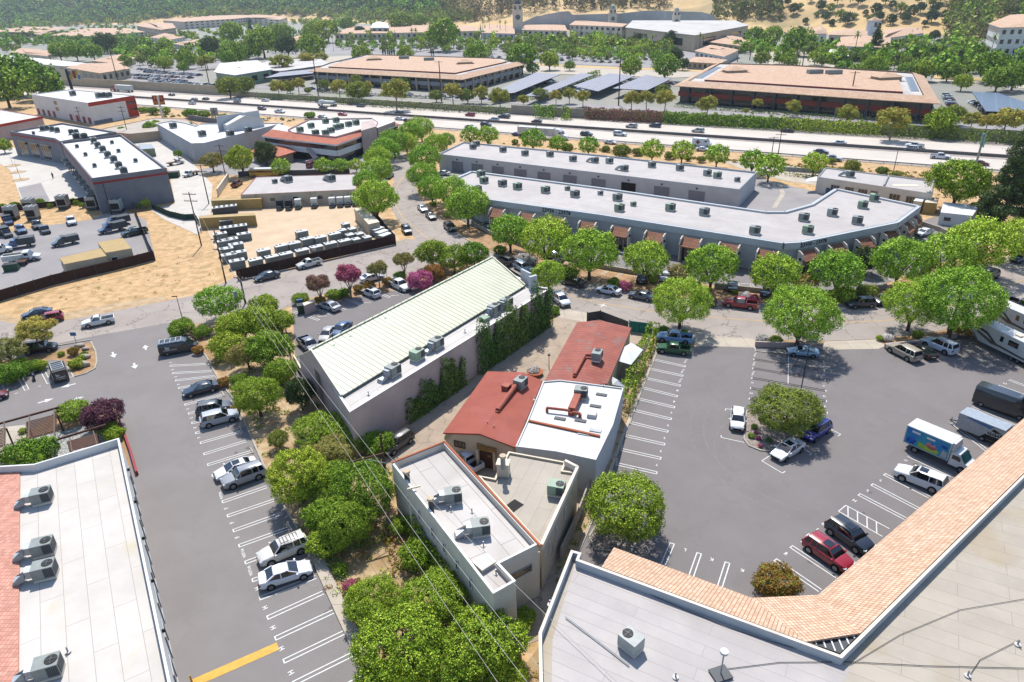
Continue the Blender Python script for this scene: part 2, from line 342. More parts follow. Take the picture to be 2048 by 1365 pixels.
def sheet(name,px,material,z=0.0,ud=None,kind='structure'):
 b=MB(ud);pts=[G(u,v,z)for u,v in px]
 a=sum(pts[i].x*pts[(i+1)%len(pts)].y-pts[(i+1)%len(pts)].x*pts[i].y for i in range(len(pts)))
 if a<0:pts.reverse()
 for t in tessellate_polygon([pts]):
  q=[pts[i]for i in t]
  if(q[1]-q[0]).cross(q[2]-q[0]).z<0:q.reverse()
  b.face(q,0)
 return props(b.build(name,material),kind=kind)
def line(b,p,q,w,z,m=0):  # painted line between two world points
 p=V((p[0],p[1],z));q=V((q[0],q[1],z));d=(q-p).normalized();a=V((-d.y,d.x,0))*w/2
 b.face([p-a,q-a,q+a,p+a],m)
def strip(name,px,width,h,material,label=None,cat=None,z0=0.0,kind=None,top=None):  # wall/curb following pixels on the ground
 b=MB();pts=[G(u,v)for u,v in px]
 for i in range(len(pts)-1):
  p,q=pts[i],pts[i+1];d=(q-p).normalized();e=d*width/2
  b.bar(p-e*.98+V((0,0,z0+h/2)),q+e*.98+V((0,0,z0+h/2+0.002*(i%2))),width,h)
 return props(b.build(name,[material]),label,cat,None,kind)
# ---------------------------------------------------------------- ground, roads, lots
def ground_sheet(name,x0,x1,y0,y1,z,material):
 b=MB();b.face([(x0,y0,z),(x1,y0,z),(x1,y1,z),(x0,y1,z)]);return props(b.build(name,material),kind='structure')
ground_sheet('ground',-2600,2200,-60,1700,-0.02,'straw')
def hills():
 b=MB();n0,n1=120,96;X0,X1,Y0,Y1=-3600,2600,380,3600
 for j in range(n1+1):
  for i in range(n0+1):
   x=X0+(X1-X0)*i/n0;y=Y0+(Y1-Y0)*(j/n1)**1.5;b.v.append(V((x,y,hill_z(x,y))))
 for j in range(n1):
  for i in range(n0):
   a=j*(n0+1)+i;b.f.append((a,a+1,a+n0+2,a+n0+1));b.m.append(0)
 o=b.build('hills','hill_grass',smooth=180);return props(o,kind='structure')
hills()
# freeway and its lanes
FW=dict(far=((137,172),(2048,288)),med=((272,196),(2011,316)),near=((275,212),(2048,351)))
def ext(a,b,t):return(a[0]+(b[0]-a[0])*t,a[1]+(b[1]-a[1])*t)
def wl(k,t):a,b=FW[k];A,B=G(*a),G(*b);return A+(B-A)*t
fdir=(wl('med',1)-wl('med',0)).normalized()
def fw_poly(k1,o1,k2,o2):  # strip between two freeway lines, offset in metres across
 nrm=V((fdir.y,-fdir.x,0));A=wl(k1,0.5)+nrm*o1;B=wl(k2,0.5)+nrm*o2
 return[A-fdir*900,A+fdir*600,B+fdir*600,B-fdir*900]
def wsheet(name,pts,material,z,ud=None):
 b=MB(ud);pts=[V((p[0],p[1],z))for p in pts];a=sum(pts[i].x*pts[(i+1)%len(pts)].y-pts[(i+1)%len(pts)].x*pts[i].y for i in range(len(pts)))
 b.face(pts if a>0 else pts[::-1]);return props(b.build(name,material),kind='structure')
nrm=V((fdir.y,-fdir.x,0))
_a=wl('far',.5);wsheet('far_district_ground',[_a-fdir*2400,_a+fdir*900,V((1900,900,0)),V((700,1300,0)),V((0,2400,0)),V((-2600,2800,0))],'far_ground',0.0)
wsheet('freeway_shoulder',fw_poly('far',0,'near',0),'street_old',0.02,fdir)
wsheet('freeway',fw_poly('far',7,'near',-3.5),'freeway_concrete',0.035,fdir)
b=MB(fdir)
A=wl('med',0.5)
b.bar(A-fdir*880+V((0,0,0.5)),A+fdir*580+V((0,0,0.5)),0.35,0.95);b.bar(A-fdir*880+V((0,0,0.1)),A+fdir*580+V((0,0,0.1)),0.8,0.3)
props(b.build('median_barrier','barrier'),'long grey concrete barrier down the middle of the freeway','barrier')
wsheet('freeway_median_shoulder',[A-fdir*880-nrm*2.6,A+fdir*580-nrm*2.6,A+fdir*580+nrm*3.2,A-fdir*880+nrm*3.2],'street_old',0.05,fdir)
b=MB()
wid1=(wl('med',.5)-wl('far',.5)).dot(nrm);wid2=(wl('near',.5)-wl('med',.5)).dot(nrm)
for base,o0,o1 in(('far',7.0,wid1-2.8),('med',3.4,wid2-3.8)):
 B=wl(base,0.5);nl=max(3,round((o1-o0)/3.7));lw=(o1-o0)/nl
 for k in range(nl+1):
  o=B+nrm*(o0+k*lw)
  if k in(0,nl):line(b,o-fdir*800,o+fdir*400,0.16,0.055)
  else:
   for q in range(-60,24):line(b,o+fdir*q*14.6,o+fdir*(q*14.6+3.6),0.14,0.055)
props(b.build('freeway_lane_markings','paint_white'),kind='structure')
b=MB()
for k in range(-30,12):
 q=wl('near',0.5)-nrm*0.3+fdir*k*30;b.bar(q+V((0,0,.65)),q+fdir*29.9+V((0,0,.65)),.08,.32)
 for j in range(8):b.box(q+fdir*j*3.75+V((0,0,.35)),(.12,.12,.7))
props(b.build('guard_rail','steel'),'long steel guard rail along the near shoulder of the freeway','guard rail')
# roads and lots of the near district
sheet('side_street',[(-500,690),(0,640),(60,652),(335,602),(400,588),(475,552),(600,535),(780,489),(812,478),(838,480),(960,520),(850,548),(640,590),(565,618),(570,700),(420,650),(345,645),(190,672),(0,712),(-500,800)],'street_old',0.004)
sheet('dirt_shoulder',[(-60,640),(0,628),(60,644),(160,618),(330,592),(338,601),(170,634),(60,654),(0,642)],'soil',0.008)
sheet('curved_street',[(745,318),(800,300),(835,330),(832,372),(836,392),(868,428),(915,470),(975,502),(1060,535),(1120,556),(1210,574),(1300,592),(1475,607),(1600,612),(1720,608),(1800,594),(1880,566),(1990,522),(2250,430),(2600,500),(2048,612),(1960,640),(1880,662),(1760,678),(1640,683),(1530,681),(1380,668),(1300,655),(1210,637),(1120,626),(1040,590),(960,556),(900,520),(835,482),(795,440),(775,400),(790,360)],'street_old',0.012)
b=MB()
yl=[(818,345),(800,362),(788,385),(788,405),(806,437),(846,470),(885,497),(960,530),(1110,585),(1200,606),(1320,626),(1500,641),(1600,645),(1700,645),(1790,640),(1880,620),(1960,590),(2048,560)]
yw=[G(*p)for p in yl]
for i in range(len(yw)-1):line(b,yw[i],yw[i+1],0.14,0.02)
props(b.build('street_centre_line','paint_yellow'),kind='structure')
sheet('left_parking_lot',[(-400,770),(0,712),(190,672),(345,645),(372,668),(392,690),(412,712),(440,760),(472,800),(530,935),(560,1000),(640,1130),(710,1290),(760,1400),(820,1560),(-400,1560)],'asphalt_left',0.016)
sheet('right_parking_lot',[(1310,690),(1390,693),(1530,695),(1640,697),(1757,694),(1880,672),(2000,640),(2700,560),(2700,1560),(1110,1560),(1140,1150),(1180,1040),(1228,900),(1270,790)],'asphalt',0.016)
sheet('driveway_apron',[(1378,667),(1532,681),(1524,696),(1392,692)],'concrete',0.02)
sheet('east_driveway_apron',[(1636,684),(1756,679),(1770,692),(1757,698),(1642,700)],'concrete',0.02)
sheet('courtyard_paving',[(1122,628),(1228,640),(1312,660),(1262,760),(1200,960),(1150,1080),(1080,1280),(1020,1300),(790,945),(745,905),(700,930),(813,854),(971,742),(1108,640)],'court_concrete',0.02)
sheet('courtyard_entry_apron',[(1126,617),(1225,636),(1180,646),(1112,634)],'concrete',0.024)
sheet('rear_parking_lot',[(583,604),(640,604),(700,588),(760,575),(850,556),(985,520),(1000,560),(720,800),(590,760),(590,690)],'asphalt',0.02)
sheet('storage_yard_ground',[(400,425),(480,405),(560,402),(712,396),(772,440),(800,482),(640,520),(470,552),(430,500)],'yard_dirt',0.02)
sheet('equipment_yard_paving',[(-300,690),(-300,480),(0,468),(90,452),(180,440),(240,418),(292,440),(312,521),(195,550),(109,571),(0,604)],'asphalt_yard',0.02)
sheet('plaza_concrete',[(-60,300),(30,296),(120,296),(200,340),(215,395),(170,408),(48,414),(20,340),(-10,322)],'concrete_white',0.03)
sheet('plaza_asphalt',[(36,376),(82,366),(100,402),(50,412)],'asphalt_yard',0.036)
sheet('service_yard_concrete',[(245,270),(320,262),(380,320),(425,370),(420,440),(395,470),(330,440),(300,420),(350,408),(338,340)],'concrete_white',0.028)
sheet('office_lot',[(385,345),(470,318),(700,312),(790,300),(790,330),(715,350),(560,352),(420,350)],'asphalt_yard',0.028)
sheet('warehouse_alley',[(862,352),(905,330),(1480,395),(1500,350),(1560,368),(1640,385),(1650,400),(1590,420),(1530,430),(1200,385),(940,352),(905,366)],'asphalt_yard',0.024)
sheet('rear_alley',[(1440,320),(1560,330),(1700,345),(1640,372),(1570,362),(1500,345)],'concrete',0.026)
b=MB();q=[G(*p)for p in((1548,416),(1566,388),(1557,365))]
line(b,q[0],q[1],1.1,0.034);line(b,q[1],q[2],1.1,0.034);props(b.build('drain_channel','concrete'),kind='structure')
sheet('front_row_lot',[(905,400),(960,430),(1000,480),(1230,470),(1600,510),(1800,490),(1850,440),(1880,430),(1990,470),(1900,520),(1820,545),(1750,578),(1600,582),(1440,572),(1260,548),(1150,528),(1080,505),(1010,478),(940,452),(905,430)],'asphalt_left',0.02)
sheet('planter_strip',[(868,412),(905,436),(940,456),(1010,482),(1080,509),(1150,532),(1260,552),(1440,578),(1600,588),(1750,582),(1820,552),(1900,526),(1985,500),(1990,520),(1880,562),(1800,590),(1720,604),(1600,608),(1475,603),(1300,588),(1210,570),(1120,552),(1060,531),(975,498),(915,466),(870,426)],'garden_soil',0.03)
sheet('strip_garden_soil',[(560,625),(600,700),(598,760),(680,845),(705,925),(780,1000),(830,1120),(960,1270),(1000,1400),(1080,1290),(1140,1120),(1165,1130),(1100,1400),(1080,1560),(800,1560),(700,1290),(640,1130),(560,1000),(525,925),(470,800),(412,705),(385,650),(440,640)],'soil',0.012)
sheet('island_garden_soil',[(0,722),(90,708),(182,684),(190,700),(196,722),(192,735),(170,745),(150,752),(138,738),(128,722),(100,720),(0,757)],'garden_soil',0.024)
sheet('entry_garden_soil',[(350,650),(392,648),(420,700),(440,745),(425,735),(398,688),(372,665)],'garden_soil',0.024)
sheet('bank_garden_soil',[(583,598),(640,596),(740,572),(850,545),(930,510),(985,522),(900,560),(800,580),(712,594),(640,610)],'garden_soil',0.028)
sheet('front_tree_bed',[(1512,678),(1650,684),(1642,697),(1510,693)],'garden_soil',0.03)
sheet('east_tree_bed',[(1765,678),(1840,672),(1920,655),(1975,640),(1990,660),(1920,672),(1850,688),(1770,698)],'garden_soil',0.03)
sheet('west_strip_bed',[(1310,690),(1318,692),(1248,860),(1190,1020),(1150,1090),(1128,1140),(1115,1130),(1175,1000),(1240,830)],'soil',0.03)
# far side: boulevards, lots and lawns
sheet('boulevard',[(560,118),(700,112),(1040,128),(1120,134),(1420,145),(1430,152),(1350,156),(1100,148),(1040,143),(700,125),(560,128)],'concrete',0.22)
sheet('frontage_road',[(500,176),(1024,208),(1130,214),(1640,240),(2048,262),(2300,280),(2300,270),(2048,254),(1640,233),(1130,206),(1024,200),(500,169)],'asphalt_yard',0.10)
sheet('east_boulevard',[(1865,158),(2200,178),(2200,186),(1865,166)],'concrete',0.10)
sheet('village_lot',[(1500,100),(1600,92),(1700,112),(1680,140),(1560,135),(1510,120)],'concrete',0.20)
sheet('car_lot_paving',[(252,160),(270,130),(330,100),(440,96),(470,130),(405,140),(400,165),(442,182)],'asphalt_yard',0.12)
sheet('mall_lot',[(520,110),(640,84),(1040,78),(1380,80),(1400,110),(1340,138),(1040,124),(700,108)],'asphalt_yard',0.12)
for nm,px in(('boulevard_verge',[(1040,124),(1120,130),(1420,141),(1425,145),(1120,134),(1040,128)]),('east_lawn',[(1870,150),(2200,168),(2200,176),(1868,157)])):
 sheet(nm,px,'leaf_mid' if 0 else 'hill_grass',0.3)
# curbs
strip('street_curb',[(0,712),(182,681)],.18,.14,'curb',kind='structure')
strip('entry_curb',[(345,647),(372,668),(392,690),(412,712),(440,765),(472,805),(530,937),(562,1003),(612,1085)],.2,.15,'curb',kind='structure')
strip('walkway',[(612,1085),(640,1130),(705,1270),(725,1320),(770,1420)],1.1,.16,'concrete',kind='structure')
strip('strip_curb',[(1318,692),(1250,862),(1192,1022),(1140,1140)],.35,.12,'concrete',kind='structure')
strip('far_street_curb',[(868,428),(915,470),(975,502),(1060,535),(1120,556),(1210,574),(1300,592),(1475,607),(1600,612),(1720,608),(1800,594),(1880,566),(1990,522)],.25,.14,'curb',kind='structure')
strip('near_street_curb',[(1225,640),(1300,656),(1380,668)],.3,.14,'curb',kind='structure')
strip('island_curb',[(182,684),(192,705),(194,725),(190,738),(172,748),(150,754)],.2,.15,'curb',kind='structure')

# ---------------------------------------------------------------- parking stalls
LOT=MB()
def stall(b,p,q,z=0.03,gap=0.42,w=0.11,cap='q'):  # the double hairpin line between two stalls
 p,q=G(*p),G(*q);d=(q-p).normalized();a=V((-d.y,d.x,0))*gap/2
 line(b,p+a,q+a,w,z);line(b,p-a,q-a,w,z)
 if cap:line(b,q+a*1.25,q-a*1.25,w,z+0.004)
def lerp(a,b,t):return tuple(a[i]+(b[i]-a[i])*t for i in range(len(a)))
q2=lambda x,y:(1200+x/4.55,700+y/4.55)
q3=lambda x,y:(1600+x/4.55,700+y/4.55)
WEST=[((490,90),(775,153)),((460,175),(752,238)),((430,262),(730,328)),((398,350),(703,425)),((362,450),(678,525)),((325,555),(648,632)),((285,665),(618,745)),((245,785),(588,862)),((200,910),(553,990)),((155,1040),(517,1122)),((100,1180),(475,1262))]
for a,c in WEST:stall(LOT,q2(*a),q2(*c))
MID=[((1412,8),(2035,104)),((1400,88),(2040,188)),((1390,170),(2048,280)),((1382,258),(2055,375)),((1370,350),(2060,470)),((1358,447),(2068,575))]
for a,c in MID:stall(LOT,q2(*a),q2(*c));stall(LOT,q2(*c),q2(*a))
line(LOT,G(1577.5,706),G(1576,768),.11,.034)
line(LOT,G(1509,693),G(1511,702),.11,.034);line(LOT,G(1511,702),G(1640,712),.11,.034)
for pts in([(1140,555),(1145,538),(1200,545)],[(1100,780),(1105,800),(1310,845)],[(1550,962),(1472,1013),(1660,1125),(1685,1108)],[(1850,900),(1925,945),(1905,960)]):
 g=[G(*q2(*p))for p in pts]
 for i in range(len(g)-1):line(LOT,g[i],g[i+1],.11,.03+.003*i)
g=[G(*q3(*p))for p in[(280,725),(370,770),(345,787)]]
for i in range(2):line(LOT,g[i],g[i+1],.11,.03+.003*i)
EAST=[((1900,272),(2300,430),0),((2200,470),(1808,330),1),((1950,690),(1562,522),0),((1750,960),(1378,662),1),((1680,1130),(1300,880),0),((1380,1150),(985,965),0),((1180,1345),(770,1135),1),((1080,1450),(655,1228),1),((960,1540),(538,1318),1)]
for a,c,k in EAST:stall(LOT,q3(*a),q3(*c),cap=k)
q8=lambda x,y:(1550+x/3.2125,940+y/3.2125)
for a,c in[((735,380),(455,230)),((690,430),(408,268)),((590,530),(310,345)),((490,600),(210,418)),((400,690),(105,495)),((290,778),(3,580))]:
 if a[0]>650:line(LOT,G(*q8(*a)),G(*q8(*c)),.11,.03)
 else:stall(LOT,q8(*a),q8(*c))
line(LOT,G(*q8(455,230)),G(*q8(408,268)),.11,.034)
for k in range(1,5):line(LOT,G(*q8(*lerp((408,268),(690,430),k/4.6))),G(*q8(*lerp((455,230),(735,380),k/4.6-.17))),.11,.034)
q7=lambda x,y:(1100+x/3.2125,940+y/3.2125)
for a,c in[((725,615),(785,475)),((905,690),(958,538)),((1090,755),(1140,598))]:stall(LOT,q7(*a),q7(*c))
def letter(b,t,p,d,size=.55,z=.03):b.text(t,G(*p,z=z),d,V((-d[1],d[0],0)),size)
wd=(G(1370,734)-G(1307,720)).normalized()
for(x,y),t in zip([(780,105),(752,195),(732,280),(705,372),(675,472),(652,573),(622,688),(590,803),(556,922),(520,1050)],['VISITOR','VISITOR','VISITOR','B','B','L','L','L','L','L']):
 if t=='VISITOR':letter(LOT,t,q2(x,y),(-wd.y,wd.x),.36)
 else:letter(LOT,t,q2(x,y),(wd.x,wd.y))
for(x,y),t in zip([(1413,45),(1403,128),(1393,215),(1386,300),(1375,396),(1364,498)],['VISITOR','VISITOR','VISITOR','O','H','I']):letter(LOT,t,q2(x,y),(-wd.y,wd.x)if len(t)>1 else(wd.x,wd.y),.36 if len(t)>1 else.55)
for(x,y),t in[((210,232),'H'),((215,328),'C'),((222,424),'D'),((226,517),'E'),((235,627),'A'),((1866,308),'N'),((1532,562),'T'),((1488,592),'M'),((1442,632),'L'),((962,1008),'O'),((895,1048),'S'),((732,1190),'S'),((616,1282),'S')]:letter(LOT,t,q3(x,y),(wd.x,wd.y))
ed=(G(*q8(400,690))-G(*q8(105,495))).normalized()
for(x,y),t in[((510,198),'H'),((368,308),'H'),((272,382),'I'),((172,460),'I'),((68,540),'P')]:letter(LOT,t,q8(x,y),(ed.x,ed.y))
for(x,y),t in[((680,446),'L'),((868,513),'L'),((1040,575),'K'),((1236,645),'K'),((1398,630),'J'),((1516,540),'J')]:letter(LOT,t,q7(x,y),(-wd.x,-wd.y))
TM=MB()
for ti_,(cx_,cy_,r_,a0,a1)in enumerate(((8,0,9,1.2,3.6),(8,0,10.6,1.3,3.5),(11,3,14,2.2,4.2),(11,3,15.6,2.1,4.1),(3,-6,11,.2,1.7),(3,-6,12.5,.1,1.6),(16,-8,9,3.3,5.2),(16,-8,10.5,3.2,5.1))):
 c_=G(1480,920);q=[c_+V((cx_+r_*math.cos(a),cy_+r_*math.sin(a),0))for a in[a0+(a1-a0)*k/24 for k in range(25)]]
 for k in range(24):line(TM,q[k],q[k+1],.22,.018+.0004*ti_+.0002*(k%2))
props(TM.build('tyre_marks',mat('tyre_mark','918b85','847f79',rough=.95,spec=.1,scale=1.5)),kind='structure')
OS=MB()
for k in range(46):
 (u,v)=[(1290+(k%11)*-9,735+(k%11)*24),(470+(k%12)*22,860+(k%12)*40),(1560+(k%9)*40,1160-(k%9)*34),(1560+(k%5)*9,712+(k%5)*20)][k%4];c_=G(u+random.uniform(-22,22),v+random.uniform(-8,8));n_=9;rr=random.uniform(.15,.5)
 OS.face([(c_.x+rr*random.uniform(.6,1.2)*math.cos(6.283*j/n_),c_.y+rr*random.uniform(.6,1.2)*math.sin(6.283*j/n_),.0225+k*.00012)for j in range(n_)])
props(OS.build('oil_stains',mat('oil','6d6864','5f5a57',rough=.7,scale=3)),kind='structure')
props(LOT.build('parking_stall_markings','paint_white'),kind='structure')
LL=MB();q5=lambda x,y:(350+x/3.2125,940+y/3.2125);qz=lambda x,y:(x/5.12,700+y/5.12);qy=lambda x,y:(400+x/5.12,700+y/5.12)
LEFT=[(qy(105,145),qz(1745,165)),(qy(120,220),qz(1770,240)),(qy(150,270),qz(1800,315)),(qy(175,330),qz(1830,393)),(qy(240,460),qz(1895,565)),(qy(275,560),qz(1930,655)),(qy(330,660),qz(1965,752)),(qy(380,740),qz(2005,855)),(qy(430,835),qy(5,955)),(qy(475,935),qy(40,1070)),(qy(530,1040),qy(80,1180)),(qy(600,1160),qy(125,1290)),(q5(590,110),q5(305,208)),(q5(640,195),q5(338,298)),(q5(690,280),q5(375,393)),(q5(740,372),q5(412,490)),(q5(790,470),q5(452,598)),(q5(840,585),q5(498,712)),(q5(905,690),q5(545,828)),(q5(952,790),q5(595,952)),(q5(1018,912),q5(645,1085)),(q5(1090,1045),q5(700,1232)),(q5(1155,1180),q5(762,1375)),(q5(1225,1325),q5(830,1530))]
for a,c in LEFT:stall(LL,a,c)
for a,c in[((205,275),(275,412)),((440,225),(505,345)),((0,340),(40,485)),((665,165),(735,280))]:stall(LL,qz(*a),qz(*c),gap=.5)
for a in[((0,322),(110,293)),((215,268),(340,240))]:line(LL,G(*qz(*a[0])),G(*qz(*a[1])),.11,.03)
ld=(G(*q5(905,690))-G(*q5(545,828))).normalized()
for(x,y),t in[((330,247),'F'),((367,340),'F'),((402,433),'F'),((440,535),'VISITOR'),((483,648),'VISITOR'),((530,762),'H'),((580,885),'H'),((632,1013),'H'),((686,1147),'H'),((747,1302),'H'),((295,165),'VISITOR')]:
 p=q5(x,y);letter(LL,t,p,(-ld.y,ld.x)if len(t)>1 else(-ld.x*.2-ld.y,ld.x*1.0),.4 if len(t)>1 else.6)
for(x,y)in[(1745,130),(1768,203),(1800,276),(1828,355),(1925,605),(1960,697),(1997,797),(2035,900),(170,445),(405,372)]:letter(LL,'E',qz(x,y),(-ld.y,ld.x),.5)
def arrow(b,p,q,z=.032,w=1.0):  # painted direction arrow from tail p to tip q
 p,q=G(*p),G(*q);p.z=q.z=z;d=q-p;L=d.length;d.normalize();a=V((-d.y,d.x,0));h=q-d*L*.55
 b.face([p-a*.14,h-a*.14,h+a*.14,p+a*.14]);b.face([h-a*w/2,q,h+a*w/2])
for a,c in[((225,705),(229,716)),((292,700),(290,691)),((268,727),(271,738)),((151.6,768),(121,776)),((76,807),(108,797.5)),((140,803),(168,794))]:arrow(LL,a,c)
props(LL.build('left_lot_markings','paint_white'),kind='structure')
b=MB();line(b,G(385,1368),G(556,1293),.85,.03);props(b.build('yellow_lot_stripe','paint_yellow'),kind='structure')
b=MB();z3=lambda x,y:(400+x/5.12,460+y/5.12)
for a,c in[((945,835),(1215,925)),((1190,810),(1340,862)),((1440,790),(1500,812)),((1475,700),(1650,770)),((1625,655),(1790,730)),((1845,655),(1940,692)),((1925,590),(2100,665))]:stall(b,z3(*a),z3(*c),gap=.45)
stall(b,z3(1075,870),z3(1190,815),gap=.3)
for x,y in[(1250,885),(1560,790),(1705,747),(1995,672)]:letter(b,'VISITOR',z3(x,y),(1,.1),.42)
z5=lambda x,y:(1200+x/5.12,460+y/5.12);z6=lambda x,y:(1600+x/4.571,460+y/4.571)
for a,c in[(z5(20,460),z5(130,380)),(z5(165,495),z5(262,405)),(z5(330,520),z5(370,470)),(z5(490,550),z5(525,475)),(z5(1290,640),z5(1230,560)),(z5(1450,655),z5(1405,545)),(z5(1610,655),z5(1545,555)),(z6(660,540),z6(550,480)),(z6(770,510),z6(630,450)),(z6(900,490),z6(820,450)),(z6(1185,90),z6(1300,50)),((1130,528),(1160,510)),((1165,535),(1195,517))]:stall(b,a,c,gap=.45)
letter(b,'VISITOR',z5(1483,552),(1,0),.42);letter(b,'VISITOR',z5(205,395),(1,-.1),.42)
b.text('X',G(*z5(30,775),z=.03),(1,.2,0),(-.2,1,0),1.6)
props(b.build('visitor_stall_markings','paint_white'),kind='structure')
def stops(coords,name,label,group):  # concrete wheel stops
 n=len(coords)
 me=None
 for i,(p,q)in enumerate(coords):
  P_,Q_=G(*p),G(*q);c=(P_+Q_)/2;rz=math.atan2((Q_-P_).y,(Q_-P_).x)
  if me is None:
   bb=MB();bb.box((0,0,.07),(1.7,.17,.13),taper=.9);me=bb.mesh('wheel_stop',['curb'])
  o=link(bpy.data.objects.new('wheel_stop',me));o.location=(c.x,c.y,.02);o.rotation_euler=(0,0,rz)
  props(o,label.format(ORD[i]),'wheel stop',group)
stops([(q2(x-2,y-32),q2(x+2-12,y+8))for(x,y),_ in WEST],'wheel_stop','{} concrete wheel stop from the back along the west row of stalls','wheel stops of the west stalls')
stops([(qy(62,118),qy(98,168)),(qy(145,265),qy(180,320)),(qy(220,422),qy(255,488)),(qy(402,785),qy(445,865)),(qy(508,995),qy(552,1075)),(q5(722,335),q5(755,400))],'wheel_stop','{} concrete wheel stop from the back in the left lot','wheel stops of the left lot')

# ---------------------------------------------------------------- buildings
def ccw(p):
 a=sum(p[i][0]*p[(i+1)%len(p)][1]-p[(i+1)%len(p)][0]*p[i][1]for i in range(len(p)));return p if a>0 else p[::-1]
def inset(poly,d):
 n=len(poly);out=[]
 for i in range(n):
  a,b_,c=poly[i-1],poly[i],poly[(i+1)%n]
  e1=(b_-a).to_2d().normalized();e2=(c-b_).to_2d().normalized();n1=V((-e1.y,e1.x));n2=V((-e2.y,e2.x));k=n1+n2
  k=k/max(0.35,(1+n1.dot(n2)));out.append(V((b_.x+k.x*d,b_.y+k.y*d,0)))
 return out
class Bld:pass
def building(name,label,px,h,par=.5,wall='plaster_gray',roof='roof_gray',cat='building',cap=None,thick=.25,ud=None,group=None,roofz=None,base=0.0,world=None):
 pts=ccw([V(p).to_3d()for p in world]if world else[G(u,v,h)for u,v in px]);pts=[V((p.x,p.y,0))for p in pts];n=len(pts)
 c=sum(pts,V((0,0,0)))/n;t=thing(name,label,cat,(c.x,c.y,base),0,group)
 if ud is None:i=max(range(n),key=lambda k:(pts[(k+1)%n]-pts[k]).length);ud=pts[(i+1)%n]-pts[i]
 inn=inset(pts,thick);rz=h-par if roofz is None else roofz
 w_=MB(ud)
 for i in range(n):
  j=(i+1)%n;p,q,r,s=pts[i],pts[j],inn[j],inn[i]
  w_.face([(p.x,p.y,base),(q.x,q.y,base),(q.x,q.y,h),(p.x,p.y,h)])
  if par>.02:
   w_.face([(p.x,p.y,h),(q.x,q.y,h),(r.x,r.y,h),(s.x,s.y,h)],1)
   w_.face([(r.x,r.y,rz-.05),(s.x,s.y,rz-.05),(s.x,s.y,h),(r.x,r.y,h)])
 w_.build('wall',[wall,cap or wall],t,True)
 r_=MB(ud);q=[V((p.x,p.y,rz))for p in(inn if par>.02 else pts)]
 for tr in tessellate_polygon([q]):
  z=[q[k]for k in tr]
  if(z[1]-z[0]).cross(z[2]-z[0]).z<0:z.reverse()
  r_.face(z)
 r_.build('roof',roof,t,True)
 b=Bld();b.t=t;b.p=pts;b.inn=inn;b.h=h;b.rz=rz;b.base=base;b.ud=V(ud).normalized();return b
def edge(b,px1,px2,h=None):  # closest wall edge (world) to two pixels at roof height
 a,c=G(*px1,z=h or b.h),G(*px2,z=h or b.h);a.z=c.z=0;m_=(a+c)/2;n=len(b.p)
 def dist(i):
  p,q=b.p[i],b.p[(i+1)%n];d=q-p;t=max(0,min(1,(m_-p).dot(d)/d.dot(d)));return(p+d*t-m_).length
 i=min(range(n),key=dist);p,q=b.p[i],b.p[(i+1)%n]
 return(p,q)if(p-a).length<(q-a).length else(q,p)
def wallbox(b,e,t0,t1,z0,z1,name,material,frame=None,out=.06,fw=.08,lab=None,sub=None):
 """a door / window / band on a wall edge; t in fractions of the edge"""
 p,q=e;d=(q-p);L=d.length;d.normalize();nn=V((d.y,-d.x,0))
 c=sum(b.p,V((0,0,0)))/len(b.p)
 if nn.dot((p+q)/2-c)<0:nn=-nn
 a=p+d*L*t0;z=p+d*L*t1;m_=(a+z)/2;w_=(z-a).length;rz=math.atan2(d.y,d.x)
 o=MB();o.box((m_.x+nn.x*out/2,m_.y+nn.y*out/2,(z0+z1)/2),(w_,out,z1-z0),rz)
 ob=o.build(name,material,b.t,True)
 if lab:ob['label']=lab
 if frame:
  f=MB()
  for(u_,v_,sx,sz)in((0,(z1-z0)/2,w_+fw,fw),(0,-(z1-z0)/2,w_+fw,fw),(-w_/2,0,fw,z1-z0+fw*.9),(w_/2,0,fw,z1-z0+fw*.9)):
   cc=m_+d*u_+nn*(out*.5+.03);f.box((cc.x,cc.y,(z0+z1)/2+v_),(sx,out+.02,sz),rz)
  if sub:
   for k in range(1,sub):cc=m_+d*(w_*(k/sub-.5))+nn*(out*.5+.02);f.box((cc.x,cc.y,(z0+z1)/2),(fw*.7,out+.01,z1-z0),rz)
  fo=f.build('frame',frame,None);fo.parent=ob;fo.matrix_parent_inverse=Matrix.Identity(4)
  fo.location=fo.location-b.t.location
 return ob
def band(b,z0,z1,material,name='band',out=.04,edges=None):
 o=MB()
 for i in range(len(b.p)):
  if edges is not None and i not in edges:continue
  p,q=b.p[i],b.p[(i+1)%len(b.p)];d=(q-p).normalized();nn=V((d.y,-d.x,0))*out
  o.face([p+nn+V((0,0,z0)),q+nn+V((0,0,z0)),q+nn+V((0,0,z1)),p+nn+V((0,0,z1))]);o.face([p+nn+V((0,0,z1)),q+nn+V((0,0,z1)),q+V((0,0,z1)),p+V((0,0,z1))])
 return o.build(name,material,b.t,True)
def slab_quad(mb,pts,th=.18,m=0,mu=None):  # thick sloping slab from 4 (or n) top points
 pts=[V(p)for p in pts];n=(pts[1]-pts[0]).cross(pts[2]-pts[0])
 if n.z<0:pts.reverse()
 lo=[p-V((0,0,th))for p in pts];mb.face(pts,m);mb.face(lo[::-1],m if mu is None else mu)
 for i in range(len(pts)):j=(i+1)%len(pts);mb.face([lo[i],lo[j],pts[j],pts[i]],m if mu is None else mu)

